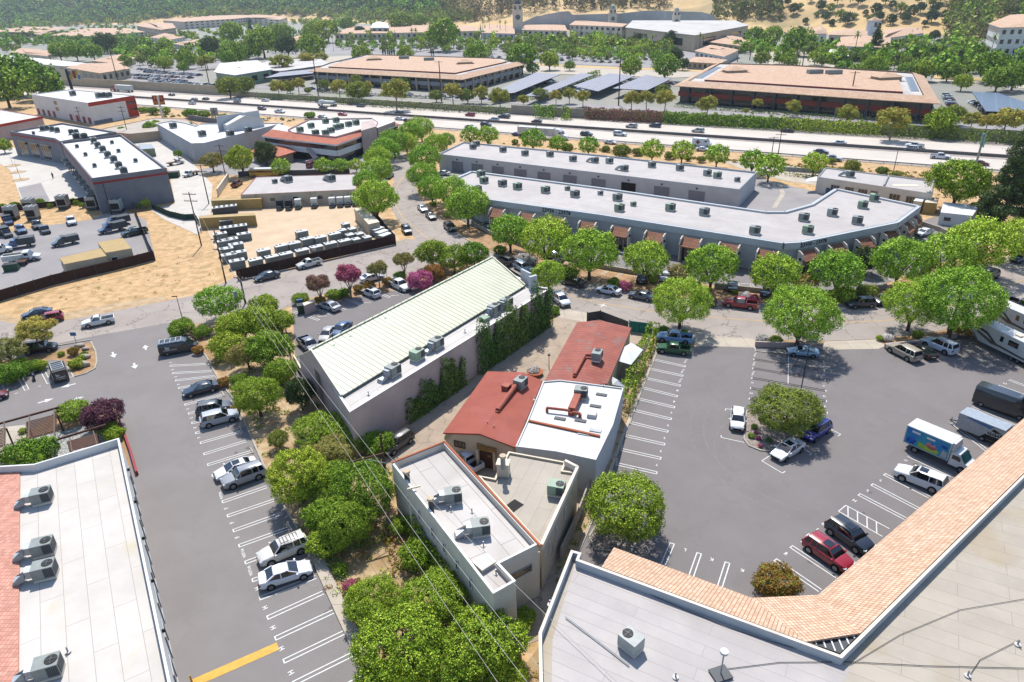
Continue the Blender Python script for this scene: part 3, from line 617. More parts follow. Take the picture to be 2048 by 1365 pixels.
# --- long lilac building with green metal roof (centre left)
H1=6.4
b1=building('lilac_building','long lilac walled building with sloping pale green metal roof and ivy on its right wall',[(699,825),(1101,577),(1063,571),(985,519),(620,705)],H1,.35,'plaster_lilac','roof_light',cap='plaster_white',thick=.3)
p1,p2,p3,p4=G(683,792,H1+.1),G(1050,571,H1+.1),G(985,515,H1+2.2),G(622,700,H1+2.2)
r=MB();slab_quad(r,[p1,p2,p3,p4],.15);r.build('metal_roof','seam_green',b1.t,True)
dl=(p4-p1).normalized();lo1=G(597,712,6.6);lo2=lo1+(p3-p4)
r=MB();slab_quad(r,[p4,p3,lo2,lo1],.15);r.build('mansard','seam_green',b1.t,True)
r=MB()
for a,c in((p1,p4),(p2,p3)):
 r.face([(a.x,a.y,H1-.5),(c.x,c.y,H1-.5),(c.x,c.y,c.z-.16),(a.x,a.y,a.z-.16)])
r.face([(p4.x,p4.y,0),(p3.x,p3.y,0),(p3.x,p3.y,p3.z-.16),(p4.x,p4.y,p4.z-.16)]);l1=lo1+(p1-p4).normalized()*.3
r.face([(p4.x,p4.y,0),(lo1.x,lo1.y,0),(lo1.x,lo1.y,lo1.z-.16),(p4.x,p4.y,p4.z-.16)])
r.face([(lo1.x,lo1.y,0),(lo2.x,lo2.y,0),(lo2.x,lo2.y,2.4),(lo1.x,lo1.y,2.4)])
r.build('gable_wall','plaster_lilac',b1.t,True)
r=MB();r.bar(p1+V((0,0,.1)),p4+V((0,0,.1)),.22,.16);r.bar(p4+V((0,0,.1)),p3+V((0,0,.1)),.3,.14);r.bar(p2+V((0,0,.1)),p3+V((0,0,.1)),.22,.16);r.build('roof_trim','seam_green',b1.t,True)
r=MB();q=G(1052,556,7.2);r.box((q.x,q.y,6.9),(2.6,.35,3.0),math.atan2((p2-p3).y,(p2-p3).x));q=G(1066,566,7.2);r.box((q.x,q.y,6.9),(.5,1.4,3.0),math.atan2((p2-p3).y,(p2-p3).x));r.build('roof_screen','plaster_blue',b1.t,True)
r=MB();a=G(990,519,7.6);c=G(1048,556,6.6);d=(a-c).cross(V((0,0,1))).normalized()*-1.3;slab_quad(r,[a,c,c-d-V((0,0,1.7)),a-d-V((0,0,1.7))],.1);r.build('end_mansard','fence_green',b1.t,True)
for(u,v)in((668,690),(700,673),(731,655),(770,637),(955,532),(900,560)):g_=G(u,v,8.3);r=MB();r.box((g_.x,g_.y,g_.z-.1),(.35,.5,.35));r.build('roof_vent','ac_green',b1.t,True)
# --- central property: parapet building, beige link, red and white roofs
b2=building('corner_restaurant_building','narrow pale stucco building with grey flat roof and terracotta parapet trim beside the power pole',[(783,926),(889,884),(1077,1088),(999,1127),(1032,1162),(986,1188)],6.2,.7,'plaster_pale','roof_light',cap='plaster_white',thick=.22,ud=G(1081,1092)-G(889,884))
r=MB()
for a,c in(((889,884),(1081,1092)),((783,926),(889,884))):
 a,c=G(*a,6.25),G(*c,6.25);r.bar(a,c,.2,.12)
a,c=G(1081,1092,6.3),G(1096,1106,5.9);slab_quad(r,[G(889,884,6.3),G(1081,1092,6.3),G(1086,1095,6.0),G(891,882,6.0)],.06)
r.build('tile_coping','terracotta',b2.t,True)
e=edge(b2,(783,926),(986,1188))
for t0 in(.18,.3,.44,.56,.68,.8):wallbox(b2,e,t0,t0+.02,3.4,4.6,'window','glass_dark','plaster_white')
wallbox(b2,edge(b2,(1077,1088),(999,1127)),.2,.75,3.6,4.3,'window','glass_dark','steel',sub=2,lab='wide slider window high on the south wall')
wallbox(b2,edge(b2,(1077,1088),(999,1127)),.6,.78,0.1,2.2,'door','door_brown','plaster_white')
r=MB();g_=G(1078,1104,5);r.tube((g_.x,g_.y,.2),(g_.x,g_.y,5),.07);r.build('drainpipe','plaster_cream',b2.t,True);r=MB();g_=G(824,978,6.4);r.tube((g_.x-.35,g_.y-.2,.2),(g_.x-.35,g_.y-.2,6.6),.09);r.bar((g_.x-.35,g_.y-.2,6.55),(g_.x+.8,g_.y+.2,6.55),.16,.14);r.build('drainpipe','plaster_cream',b2.t,True)
b3=building('beige_roofed_building','low stucco building with beige flat roof and square light well between the parapet building and alley',[(1017,903),(1132,924),(1126,941),(1155,945),(1083,1094),(956,951),(989,957),(994,945)],5.2,.25,'plaster_beige','roof_tan',cap='plaster_cream',thick=.2,ud=G(1155,938)-G(1083,1094))
# cut corner: courtyard notch is left open by the polygon below
b3.t['label']='low stucco building with beige flat roof beside the narrow alley'
e=edge(b3,(1155,938),(1083,1094))
for t0 in(.35,.62,.8):wallbox(b3,e,t0,t0+.03,2.6,3.9,'window','glass_dark','plaster_white')
r=MB();g_=G(1027,1012,5.0);r.box((g_.x,g_.y,4.965),(1.6,1.2,.05),.8);r.build('light_well','dark_room',b3.t,True)
r=MB();a,c=G(1155,938,5.6),G(1083,1094,5.6);r.bar(a,c,.3,.6);a2=G(1130,925,5.6);r.bar(a2,a,.3,.6);r.build('parapet','plaster_pale',b3.t,True)
# red shed roof
HR=4.2
def gable(name,label,px_w,zs,material,wallm,cat='building',ud=None,th=.2):  # px ring with per-point heights; walls below
 pts=[G(u,v,z)for(u,v),z in zip(px_w,zs)];c=sum(pts,V((0,0,0)))/len(pts);t=thing(name,label,cat,(c.x,c.y,0));return t,pts
t4,q=gable('red_roof_building','beige building with red painted gabled roof and big duct',[(886,866),(959,868),(1030,895),(1085,762),(1046,745),(975,743)],[3.6,4.6,3.9,3.9,4.6,3.6],None,None)
r=MB();slab_quad(r,[q[0],q[1],q[4],q[5]],.18);slab_quad(r,[q[1],q[2],q[3],q[4]],.18);r.build('roof','red_roof',t4,True)
r=MB();qi=[p+(V((t4.location.x,t4.location.y,p.z))-p)*.035 for p in q]
for i in range(6):
 j=(i+1)%6;a,c=qi[i],qi[j];r.face([(a.x,a.y,0),(c.x,c.y,0),(c.x,c.y,c.z-.17),(a.x,a.y,a.z-.17)])
r.build('wall','plaster_beige',t4,True)
f4=Bld();f4.t=t4;f4.p=[V((p.x,p.y,0))for p in qi];f4.h=4
wallbox(f4,(f4.p[0],f4.p[1]),.25,.55,1.9,2.7,'window','glass_dark','wood_brown',sub=3)
# entrance porch with gold tiles
g_=G(975,925);pr=thing('entrance_porch','small entrance porch with golden tile roof and brown double door','porch',(g_.x,g_.y,0));d=(f4.p[2]-f4.p[1]).normalized();nn=V((d.y,-d.x,0))
if nn.y>0:nn=-nn
a,c=G(955,880,3.3),G(997,886,3.3);wdt=(c-a);a2,c2=G(953,897,2.75),G(990,905,2.75)
r=MB();slab_quad(r,[a,c,c2,a2],.15);r.build('porch_roof','tile_gold',pr,True)
r=MB();m_=(a2+c2)/2;dd=(c-a).normalized();rz=math.atan2(dd.y,dd.x);mw=(a+c)/2*.35+m_*.65
for s in(-1,1):r=MB();r.box((mw.x+dd.x*s*1.0,mw.y+dd.y*s*1.0,1.35),(.3,1.0,2.6),rz);r.build('pillar','plaster_beige',pr,True)
r=MB();r.box((mw.x,mw.y,1.2),(1.7,.1,2.3),rz);dr=r.build('door','door_brown',pr,True)
r=MB();nv=V((dd.y,-dd.x,0));r.box((mw.x+dd.x*.3+nv.x*.07,mw.y+dd.y*.3+nv.y*.07,1.75),(.45,.03,.25),rz);r.build('door_plate','tile_gold',pr,True)
# white roofed block
b5=building('white_roof_building','flat white roofed kitchen building with red ducts and skylights beside the alley',[(1031,893),(1052,847),(1086,763),(1120,760),(1170,766),(1247,776),(1226,850),(1192,920),(1112,903)],4.4,.18,'plaster_blue','roof_white',cap='roof_white',thick=.15)
e=edge(b5,(1192,920),(1031,893));wallbox(b5,(b5.p[0],b5.p[1]),.02,.03,.1,.2,'vent','steel')
r=MB();a,c=G(1035,884,4.3),G(1192,919,4.3);a.z=c.z=0;d=(c-a).normalized();nn=V((d.y,-d.x,0))*.08;r.face([a+nn+V((0,0,.05)),c+nn+V((0,0,.05)),c+nn+V((0,0,4.0)),a+nn+V((0,0,4.0))]);r.build('tan_wall_panel','plaster_tan',b5.t,True)  # tan plaster sheet standing just proud of the near wall
for u,v,wpx in((1118,918,0),(1182,930,0)):
 a=G(u-17,v-6,2.9);c=G(u+17,v+6,2.9)
sk=[(1203,790),(1191,813),(1120,838),(1161,842),(1191,862),(1168,868)]
for u,v in sk:
 g_=G(u,v,4.25);r=MB();r.box((g_.x,g_.y,4.27),(1.35,.55,.12),-.35);r.build('skylight','steel_dark' if v<860 else 'steel',b5.t,True)
r=MB();a,c=G(1058,842,4.35),G(1200,873,4.35);r.bar(a,c,.28,.22);r.build('roof_beam','terracotta',b5.t,True)
g_=G(1184,829,4.5);r=MB();r.box((g_.x,g_.y,4.45),(1.1,1.0,.5),-.3,taper=.9);r.build('roof_hatch','vent_white',b5.t,True)
# corrugated red roof at the back
t6,q=gable('corrugated_roof_shed','long shed with weathered red corrugated gable roof beside the driveway gate',[(1088,764),(1160,770),(1215,768),(1263,656),(1200,641),(1154,645)],[3.4,4.0,3.4,3.4,4.0,3.4],None,None)
r=MB();slab_quad(r,[q[0],q[1],q[4],q[5]],.15);slab_quad(r,[q[1],q[2],q[3],q[4]],.15);r.build('roof','red_corrugated',t6,True)
r=MB();qi=[p+(V((t6.location.x,t6.location.y,p.z))-p)*.03 for p in q]
for i in range(6):
 j=(i+1)%6;a,c=qi[i],qi[j];r.face([(a.x,a.y,0),(c.x,c.y,0),(c.x,c.y,c.z-.14),(a.x,a.y,a.z-.14)])
r.build('wall','plaster_beige',t6,True)
# patio canopies between shed and hedge
for i,pts in enumerate(([(1238,700),(1263,686),(1286,700),(1262,730),(1235,722)],[(1222,752),(1240,763),(1252,775),(1225,770)])):
 z=[2.9,3.3,2.9,2.7,2.9];q=[G(u,v,z[k])for k,(u,v)in enumerate(pts)];c=sum(q,V((0,0,0)))/len(q)
 t=thing('patio_canopy',('large white fabric canopy over the patio beside the corrugated red roof','small white shade sail at the corner of the white roof')[i],'canopy',(c.x,c.y,0))
 r=MB();top=c+V((0,0,.35))
 for k in range(len(q)):r.face([q[k],q[(k+1)%len(q)],top])if(q[(k+1)%len(q)]-q[k]).cross(top-q[k]).z>0 else r.face([q[(k+1)%len(q)],q[k],top])
 r.build('fabric','canvas_white',t,True)
 for k in range(0,len(q),2):r=MB();r.tube((q[k].x,q[k].y,0),q[k],.05);r.build('post','steel',t,True)
# --- lower right building with peach tile skirt roof
HB=7.0
b7=building('tile_skirt_building','large flat grey roofed building with peach tile skirt facing the right parking lot',[(1077,1266),(1142,1100),(1163,1106),(1158,1119),(1680,1310),(2500,505),(2700,1900),(1100,1900),(1080,1420)],HB,.75,'plaster_blue','roof_tan',cap='plaster_pale',thick=.24,ud=G(1680,1310)-G(1160,1118))
r=MB(G(1680,1310)-G(1160,1118));q=[G(u,v,HB-.745)for u,v in((1105,1280),(1150,1128),(1676,1322),(1700,1340),(1560,1600),(1100,1600))];r.face(q if(q[1]-q[0]).cross(q[2]-q[1]).z>0 else q[::-1]);r.build('roof_membrane','roof_gray',b7.t,True)
r=MB()
A1,A2,A3,A4=G(1164,1117,HB-.35),G(1683,1300,HB-.35),G(2500,842,HB-.35),None
B1,B2,B3,B0=G(1228,1095,3.6),G(1504,1196,3.6),G(1636,1190,3.6),G(2500,449,3.6)
A1=G(1203,1134,HB-.3)
dirA=(G(1660,1290,HB-.35)-G(1203,1131,HB-.35));K1=G(1612,1284,HB-.3);K2=G(1722,1266,HB-.3);KF=G(2500,502,HB-.3)
slab_quad(r,[A1,K1,B2,B1],.2);slab_quad(r,[K1,K2,B3,B2],.2);slab_quad(r,[K2,KF,B0,B3],.2)
r.build('tile_skirt','tile_peach',b7.t,True)
r=MB();a,c,d_=G(1614,1284,HB-.6),G(1680,1307,HB-.6),G(1720,1267,HB-.6);r.face([a,c,d_]if(c-a).cross(d_-a).z>0 else[d_,c,a]);r.build('corner_deck','steel_dark',b7.t,True)
r=MB()
for k in range(1,7):s=lerp(tuple(a),tuple(d_),k/7);r.bar(V(s)+V((0,0,.05)),V(lerp(tuple(a if k<4 else c),tuple(c if k<4 else d_),k/3.5 if k<4 else(k-3.5)/3.5))+V((0,0,.05)),.1,.08)
r.build('deck_beam','plaster_white',b7.t,True)
# --- bottom left building
b8=building('white_roof_office','long white flat roofed office with red tiled strip along the left edge, bottom left',[(238,876),(366,1480),(-300,1560),(-300,960),(0,932),(68,928)],6.0,.9,'plaster_white','roof_cream',cap='plaster_white',thick=.2,ud=G(366,1480)-G(238,876))
r=MB();q=[G(40,934,5.25),G(36,1480,5.25),G(-300,1560,5.6),G(-300,950,5.6)];slab_quad(r,q,.12);r.build('tile_strip','tile_red',b8.t,True)
e=edge(b8,(238,876),(366,1480))
for k in range(9):wallbox(b8,e,.06+k*.1,.11+k*.1,1.2,3.6,'window','glass_dark','steel')
for k in range(6):wallbox(b8,e,.12+k*.15,.123+k*.15,4.6,4.9,'wall_lamp','black_trim',out=.25)
# --- grey business park: curved row building with awnings and the long warehouse behind
b9=building('awning_row_building','long grey row building that bends at its right end, with brown awnings along the front',[(909,358),(944,343),(1200,376),(1532,424),(1572,424),(1626,409),(1674,378),(1836,412),(1792,444),(1600,483),(1567,485),(1200,428),(964,396)],6.3,.35,'plaster_blue','roof_gray',cap='steel',thick=.25,ud=G(1532,424)-G(944,343))
band(b9,6.3-1.35,6.28,'plaster_blue','fascia',out=.55)
fe=[((964,396),(1200,428)),((1200,428),(1567,485)),((1567,485),(1600,483)),((1600,483),(1792,444)),((1792,444),(1836,412))]
def awning(i,p,q):
 p,q=G(*p,z=4.75),G(*q,z=4.75);d=(q-p);L=d.length;d.normalize();nn=V((d.y,-d.x,0));c=(p+q)/2
 t=thing('entrance_awning','{} brown tiled entrance awning from the left along the front of the grey row building'.format(ORD[i]),'awning',(c.x,c.y,0),math.atan2(d.y,d.x),'brown awnings along the grey row building')
 hw=L/2;r=MB()
 slab_quad(r,[(-hw,0.1,4.75),(hw,0.1,4.75),(hw,-1.9,3.35),(-hw,-1.9,3.35)],.12);r.build('awning_roof','tile_brown',t)
 for s in(-1,1):
  r=MB();x=s*(hw+.12);prof=[(0,0),(-1.3,0),(-1.3,3.6),(-1.7,3.6),(-1.2,4.6),(-.4,5.0),(0,5.0)]
  a=[(x-.12,y,z)for y,z in prof];c2=[(x+.12,y,z)for y,z in prof];r.loft([a,c2]);r.build('side_wall','plaster_pale',t)
  r=MB();r.box((x+s*.25,-.9,3.6),(.25,.35,.4));r.build('lantern','black_trim',t)
 r=MB();r.box((0,.0,1.35),(2*hw,.2,2.7));st=r.build('storefront','glass_dark',t)
 r=MB();[r.box((x,-.12,1.35),(.1,.06,2.6))for x in(-hw*.3,)];r.build('mullion','plaster_cream',t)
 r=MB();[r.box((x,-.12,1.35),(.1,.06,2.6))for x in(hw*.3,)];r.build('mullion','plaster_cream',t)
AW=[((985,410),(1010,414)),((1043,419),(1070,423)),((1102,427),(1130,431)),((1162,436),(1192,440)),((1227,446),(1260,451)),((1295,456),(1330,462)),((1367,467),(1403,473)),((1442,479),(1479,485)),((1519,492),(1556,498)),((1598,497),(1628,491)),((1655,485),(1684,479)),((1711,474),(1739,467)),((1763,460),(1786,450)),((1803,444),(1815,436)),((1821,430),(1830,422))]
AW=[((a[0],a[1]+7),(c[0],c[1]+7))for a,c in AW]
for i,(a,c)in enumerate(AW):awning(i,a,c)
r=MB();
for txt,px in(('23930 - 23978',(1117,423)),('23930 - 23978',(1600,491))):
 g_=G(*px,z=5.6)
d1=(b9.inn[0]-b9.inn[0])
def fascia_text(b,txt,e,t,z,size,mname='black_trim',out=.6):
 p,q=e;d=(q-p);L=d.length;d.normalize();nn=V((d.y,-d.x,0));c=sum(b.p,V((0,0,0)))/len(b.p)
 if nn.dot(p-c)<0:nn=-nn
 if V((-nn.y,nn.x,0)).dot(d)<0:d=-d;p,q=q,p;t=1-t
 o=p+d*L*t+nn*out;r=MB();r.text(txt,(o.x,o.y,z),d,(0,0,1),size);return r.build('address_lettering',mname,b.t,True)
fascia_text(b9,'23930 - 23978',edge(b9,(964,396),(1200,428)),.66,5.6,1.2)
fascia_text(b9,'23930 - 23978',edge(b9,(1600,483),(1792,444)),.12,5.6,1.1)
b10=building('grey_warehouse','long grey warehouse with roller doors behind the row building, beside the freeway',[(877,308),(927,284),(1200,310),(1514,344),(1479,379)],4.9,.45,'plaster_blue','roof_gray',cap='steel',thick=.25,ud=G(1479,379)-G(877,308))
e=edge(b10,(877,308),(1479,379))
for k,t0 in enumerate((.075,.155,.235,.32,.405,.495,.59,.685,.785,.885)):
 op=k==7
 wallbox(b10,e,t0-.02,t0+.025,.05,3.2,'roller_door' if not op else 'open_doorway','dark_room' if op else 'door_gray','steel',lab='open doorway showing stacked boxes inside' if op else None)
 wallbox(b10,e,t0,t0+.004,3.7,4.0,'wall_lamp','black_trim',out=.3)
b11=building('small_office_row','low pale office row with wide windows beside the freeway on the right',[(1635,354),(1651,335),(1869,362),(1866,388)],4.2,.3,'plaster_pale','roof_gray',cap='steel')
e=edge(b11,(1635,354),(1866,388))
for t0,t1 in((.14,.22),(.27,.35),(.39,.47),(.5,.56),(.66,.75),(.8,.88)):wallbox(b11,e,t0,t1,1.0,2.8,'window','glass_dark','plaster_cream',sub=3)
r=MB();g_=G(1774,366,4.1);a,c=G(1768,371,4.2),G(1777,352,4.2);r.bar(a,c,.3,.35);r.build('roof_divider','steel',b11.t,True)
r=MB();g_=G(1811,371,3.97);r.box((g_.x,g_.y,3.94),(6,2.0,.04),-.1);r.build('roof_patch','plaster_cream',b11.t,True)
r=MB();slab_quad(r,[G(1613,358,3),G(1634,353,3.2),G(1636,362,3.0),G(1611,364,2.8)],.08);r.build('entry_canopy','canvas_white',b11.t,True)
# --- office with orange tile skirt (upper left middle)
b12=building('tile_skirt_office','two storey office with white roof and orange tile skirt, set behind street trees',[(575,259),(619,238),(744,236),(757,245),(752,253),(724,259),(671,274),(584,265)],8.2,.5,'plaster_lilac','roof_white',cap='stripe_red',thick=.35)
r=MB();o1=[G(u,v,6.6)for u,v in((523,272),(565,278),(672,290),(725,272))];i1=[G(u,v,8.1)for u,v in((545,259),(584,265),(671,273),(722,258))]
for k in range(3):slab_quad(r,[o1[k],o1[k+1],i1[k+1],i1[k]],.5,mu=1)
o2=[G(u,v,6.6)for u,v in((753,264),(799,249))];i2=[G(u,v,8.1)for u,v in((752,252),(781,241))];slab_quad(r,[o2[0],o2[1],i2[1],i2[0]],.5,mu=1)
r.build('tile_skirt',['tile_terra','plaster_white'],b12.t,True)
def prism_px(name,px,h,z0,material,t,top=None):
 r=MB();p=[G(u,v,h)for u,v in px];r.prism([(q.x,q.y)for q in p],z0,h,0,1);return r.build(name,[material,top or material],t,True)
prism_px('wing',[(540,262),(584,266),(584,256),(556,248)],7.6,0,'plaster_lilac',b12.t,'roof_white')
prism_px('stair_block',[(722,262),(753,253),(747,240),(722,244)],8.6,0,'plaster_lilac',b12.t)
prism_px('east_wing',[(755,256),(790,243),(745,236),(740,247)],8.0,0,'plaster_lilac',b12.t,'roof_white')
def ribbon(t,pts,z0,z1,material,name='window_band',out=0.0):
 r=MB()
 for k in range(len(pts)-1):
  a,c=pts[k],pts[k+1];r.bar((a.x,a.y,(z0+z1)/2),(c.x,c.y,(z0+z1)/2),.5+out,z1-z0)
 return r.build(name,material,t,True)
c_=V((b12.t.location.x,b12.t.location.y,0))
k1=[V((p.x,p.y,0))for p in o1];k1=[p+(c_-p)*.04 for p in k1]
ribbon(b12.t,k1,4.6,6.3,'glass_dark');ribbon(b12.t,k1,2.8,4.6,'plaster_white','balcony_band',.5);k3=[p+(c_-p)*.05 for p in k1];ribbon(b12.t,k3,0,2.8,'glass_dark','ground_floor_glass')
k2=[V((p.x,p.y,0))+(c_-V((p.x,p.y,0)))*.04 for p in o2];ribbon(b12.t,k2,4.6,6.3,'glass_dark','east_window_band');ribbon(b12.t,k2,0,4.6,'plaster_white','east_wall',.3)
r=MB();r.bar(G(616,297,4.4),G(633,318,1.6),1.4,.9);r.bar(G(633,318,1.4),G(612,325,.5),1.4,.9);r.build('outside_stair','plaster_lilac',b12.t,True)
r=MB();slab_quad(r,[G(500,303,3.3),G(520,291,4.2),G(570,291,4.2),G(593,303,3.3),G(556,314,3.0),G(520,312,3.0)],.4);r.build('entry_roof','tile_terra',b12.t,True)
prism_px('entry_wing',[(505,305),(522,297),(572,296),(585,304),(556,311)],3.0,0,'plaster_tan',b12.t)
# --- white building with the gabled sign wall
b13=building('white_gable_building','white flat roofed building with a blank gabled sign wall beside the freeway',[(313,247),(345,241),(372,246),(392,252),(400,247),(566,246),(409,286),(383,287)],6.3,.4,'plaster_blue','roof_white',cap='plaster_white',thick=.3)
r=MB();g1,g2=G(456,262,6.4),G(531,250,6.4);dx=(g2-g1).normalized();wd_=(g2-g1).length;nv=V((dx.y,-dx.x,0))
def gp(t,z):return g1+dx*wd_*t+V((0,0,z-g1.z))
prof=[gp(.03,5),gp(.97,5),gp(.97,8.3),gp(.5,10.6),gp(.03,8.3)]
r.loft([[p-nv*-.0 for p in prof],[p-nv*4 for p in prof]]);r.build('gable_block','plaster_white',b13.t,True)
r=MB();r.bar(gp(-.02,8.2)+nv*.3,gp(.5,10.7)+nv*.3,.5,.35);r.bar(gp(.5,10.75)+nv*.3,gp(1.02,8.2)+nv*.3,.5,.35);r.build('gable_trim','plaster_white',b13.t,True)
r=MB();
c4=[gp(-.08,5)-nv*4.5,gp(1.04,5)-nv*4.5];r.bar(c4[0]+V((0,0,3)),c4[1]+V((0,0,3)),.4,6.4);r.build('sign_screen','plaster_blue',b13.t,True)
# --- grey store with red stripe (left)
b14=building('striped_store','grey block store building with red stripe and white roof, nearest the plaza',[(121,284),(242,269),(333,336),(183,357)],9.3,.7,'store_gray','roof_white',cap='store_gray',thick=.35)
band(b14,7.6,8.15,'stripe_red','red_stripe',.05)
e=edge(b14,(121,284),(183,357))
for k in range(8):
 wallbox(b14,e,.06+k*.115,.14+k*.115,.2,4.2,'shop_window','glass_dark','black_trim')
 p,q=e;d=(q-p);L=d.length;d.normalize();nn=V((d.y,-d.x,0));nn=nn if nn.x<0 else-nn;m_=p+d*L*(.1+k*.115)
 r=MB();slab_quad(r,[m_-d*1.8+V((0,0,4.8)),m_+d*1.8+V((0,0,4.8)),m_+d*1.8+nn*1.8+V((0,0,4.6)),m_-d*1.8+nn*1.8+V((0,0,4.6))],.12);r.build('shop_awning','black_trim',b14.t,True)
b15=building('striped_store_wing','grey store wing with tall glass bays and red stripe behind the plaza',[(19,263),(125,246),(232,264),(119,283),(109,277)],8.6,.6,'store_gray','roof_white',cap='store_gray',thick=.35)
band(b15,7.2,7.7,'stripe_red','red_stripe',.05)
e=edge(b15,(19,263),(109,277))
for t0 in(.12,.38,.64):wallbox(b15,e,t0,t0+.17,.5,5.6,'glass_bay','glass_dark','plaster_white',sub=4);wallbox(b15,e,t0+.19,t0+.21,4.8,5.4,'wall_lamp','black_trim',out=.5)
# --- storage buildings
b16=building('storage_building','white four storey storage building with orange red corner beside the freeway',[(62.5,189),(141,179),(269,191),(175,206)],9.6,.4,'plaster_white','roof_white',cap='plaster_white',thick=.3)
e1=edge(b16,(175,206),(269,191));e2=edge(b16,(62,189),(175,206))
wallbox(b16,e1,.0,.99,7.9,9.5,'orange_band','orange_red',out=.08);wallbox(b16,e1,.77,.995,.3,7.88,'orange_panel','orange_red',out=.09)
wallbox(b16,e1,.8,.985,6.2,7.2,'window','glass_dark',out=.14);wallbox(b16,e1,.83,.985,3.2,4.2,'window','glass_dark',out=.14);wallbox(b16,e1,.02,.4,.1,1.6,'lower_band','store_gray',out=.08)
for t0 in(.02,.12,.22,.32,.62,.73,.84,.93):wallbox(b16,e2,t0,t0+.045,.2,3.0,'roller_door','stripe_red')
for z in(3.6,6.4):wallbox(b16,e2,.4,.45,z,z+1.7,'window','glass_dark')
b17=building('orange_band_storage','low storage building with white roof and orange band at the far left edge',[(-120,226),(0,219),(84,233),(-10,251),(-120,268)],6.5,.3,'plaster_lilac','roof_cream',cap='orange_red',thick=.3);band(b17,5.5,6.48,'orange_red','orange_band',.05)
b18=building('storage_annex','low storage annex with peach roof and orange band between the storage building and freeway',[(190,262),(208,257),(310,236),(372,238),(398,250),(320,262),(260,268)],3.6,.2,'plaster_tan','roof_tan',cap='orange_red')
# --- low building behind the storage yard
b19=building('low_yard_office','low grey roofed office along the back of the storage yard',[(481,390),(512,354),(711,348),(714,379)],3.6,.15,'plaster_beige','roof_gray',cap='stripe_red',thick=.2)
e=edge(b19,(481,390),(714,379))
for t0 in(.24,.44,.65):wallbox(b19,e,t0,t0+.05,1.4,2.5,'window','glass_dark','plaster_white')
def shed(name,label,px,h,wall,roof,cat,over=.0,doors=()):
 b=building(name,label,px,h,.02,wall,roof,cat,thick=.05);return b
for nm,lb,px,h,wl_,rf in(
 ('shipping_container','long tan shipping container at the back left corner of the storage yard',[(421,398),(524,394),(522,398),(422,402)],2.7,'container_tan','container_tan'),
 ('shipping_container','second tan shipping container behind the chiller trailers in the yard',[(398,432),(508,426),(511,431),(398,437)],2.7,'container_tan','container_tan'),
 ('site_shed','long beige site shed along the right side of the storage yard',[(708,417),(727,413),(759,444),(737,449)],2.9,'plaster_tan','plaster_cream'),
 ('site_office','long tan flat roofed site office behind the brown screen fence',[(119,516),(204,496),(213,512),(128,529)],2.8,'plaster_tan','container_tan'),
 ('site_office','tan square site office at the right end behind the brown screen fence',[(195,485),(246,476),(263,497),(211,506)],3.1,'plaster_tan','container_tan'),
 ('storage_shed','pale green storage shed among the stored equipment behind the store',[(276,289),(303,289),(309,297),(281,299)],2.8,'ac_green','steel'),
 ('shipping_container','tan shipping container standing end on beside the large tree at right',[(1855,395),(1878,396),(1874,407),(1849,405)],2.7,'container_tan','plaster_cream'),
 ('shipping_container','white shipping container standing between the tan one and the office row',[(1832,396),(1849,397),(1845,404),(1827,402)],2.7,'plaster_cream','plaster_white'),
 ('white_shed','white shed with double doors under the tall tree on the right',[(1887,405),(1960,410),(1945,432),(1881,425)],2.8,'plaster_white','canvas_white'),
 ('dumpster_enclosure','pink block enclosure around green bins at the parking corner',[(605,606),(627,599),(630,603),(608,612)],1.9,'plaster_lilac','plaster_cream')):
 b=building(nm,lb,px,h,.02,wl_,rf,nm.split('_')[-1],thick=.05)
 if 'site_office' in nm or 'shed' in nm:
  i=max(range(4),key=lambda k:-(b.p[k]+b.p[(k+1)%4]).y);e=(b.p[i],b.p[(i+1)%4]);wallbox(b,e,.15,.38,1.0,1.9,'window','glass_dark','plaster_white');
 if nm=='shipping_container':
  i=min(range(4),key=lambda k:(b.p[(k+1)%4]-b.p[k]).length+(b.p[k].y*.01));wallbox(b,(b.p[i],b.p[(i+1)%4]),.05,.48,.1,2.6,'door','container_tan',out=.05);wallbox(b,(b.p[i],b.p[(i+1)%4]),.52,.95,.1,2.6,'door','container_tan',out=.05)
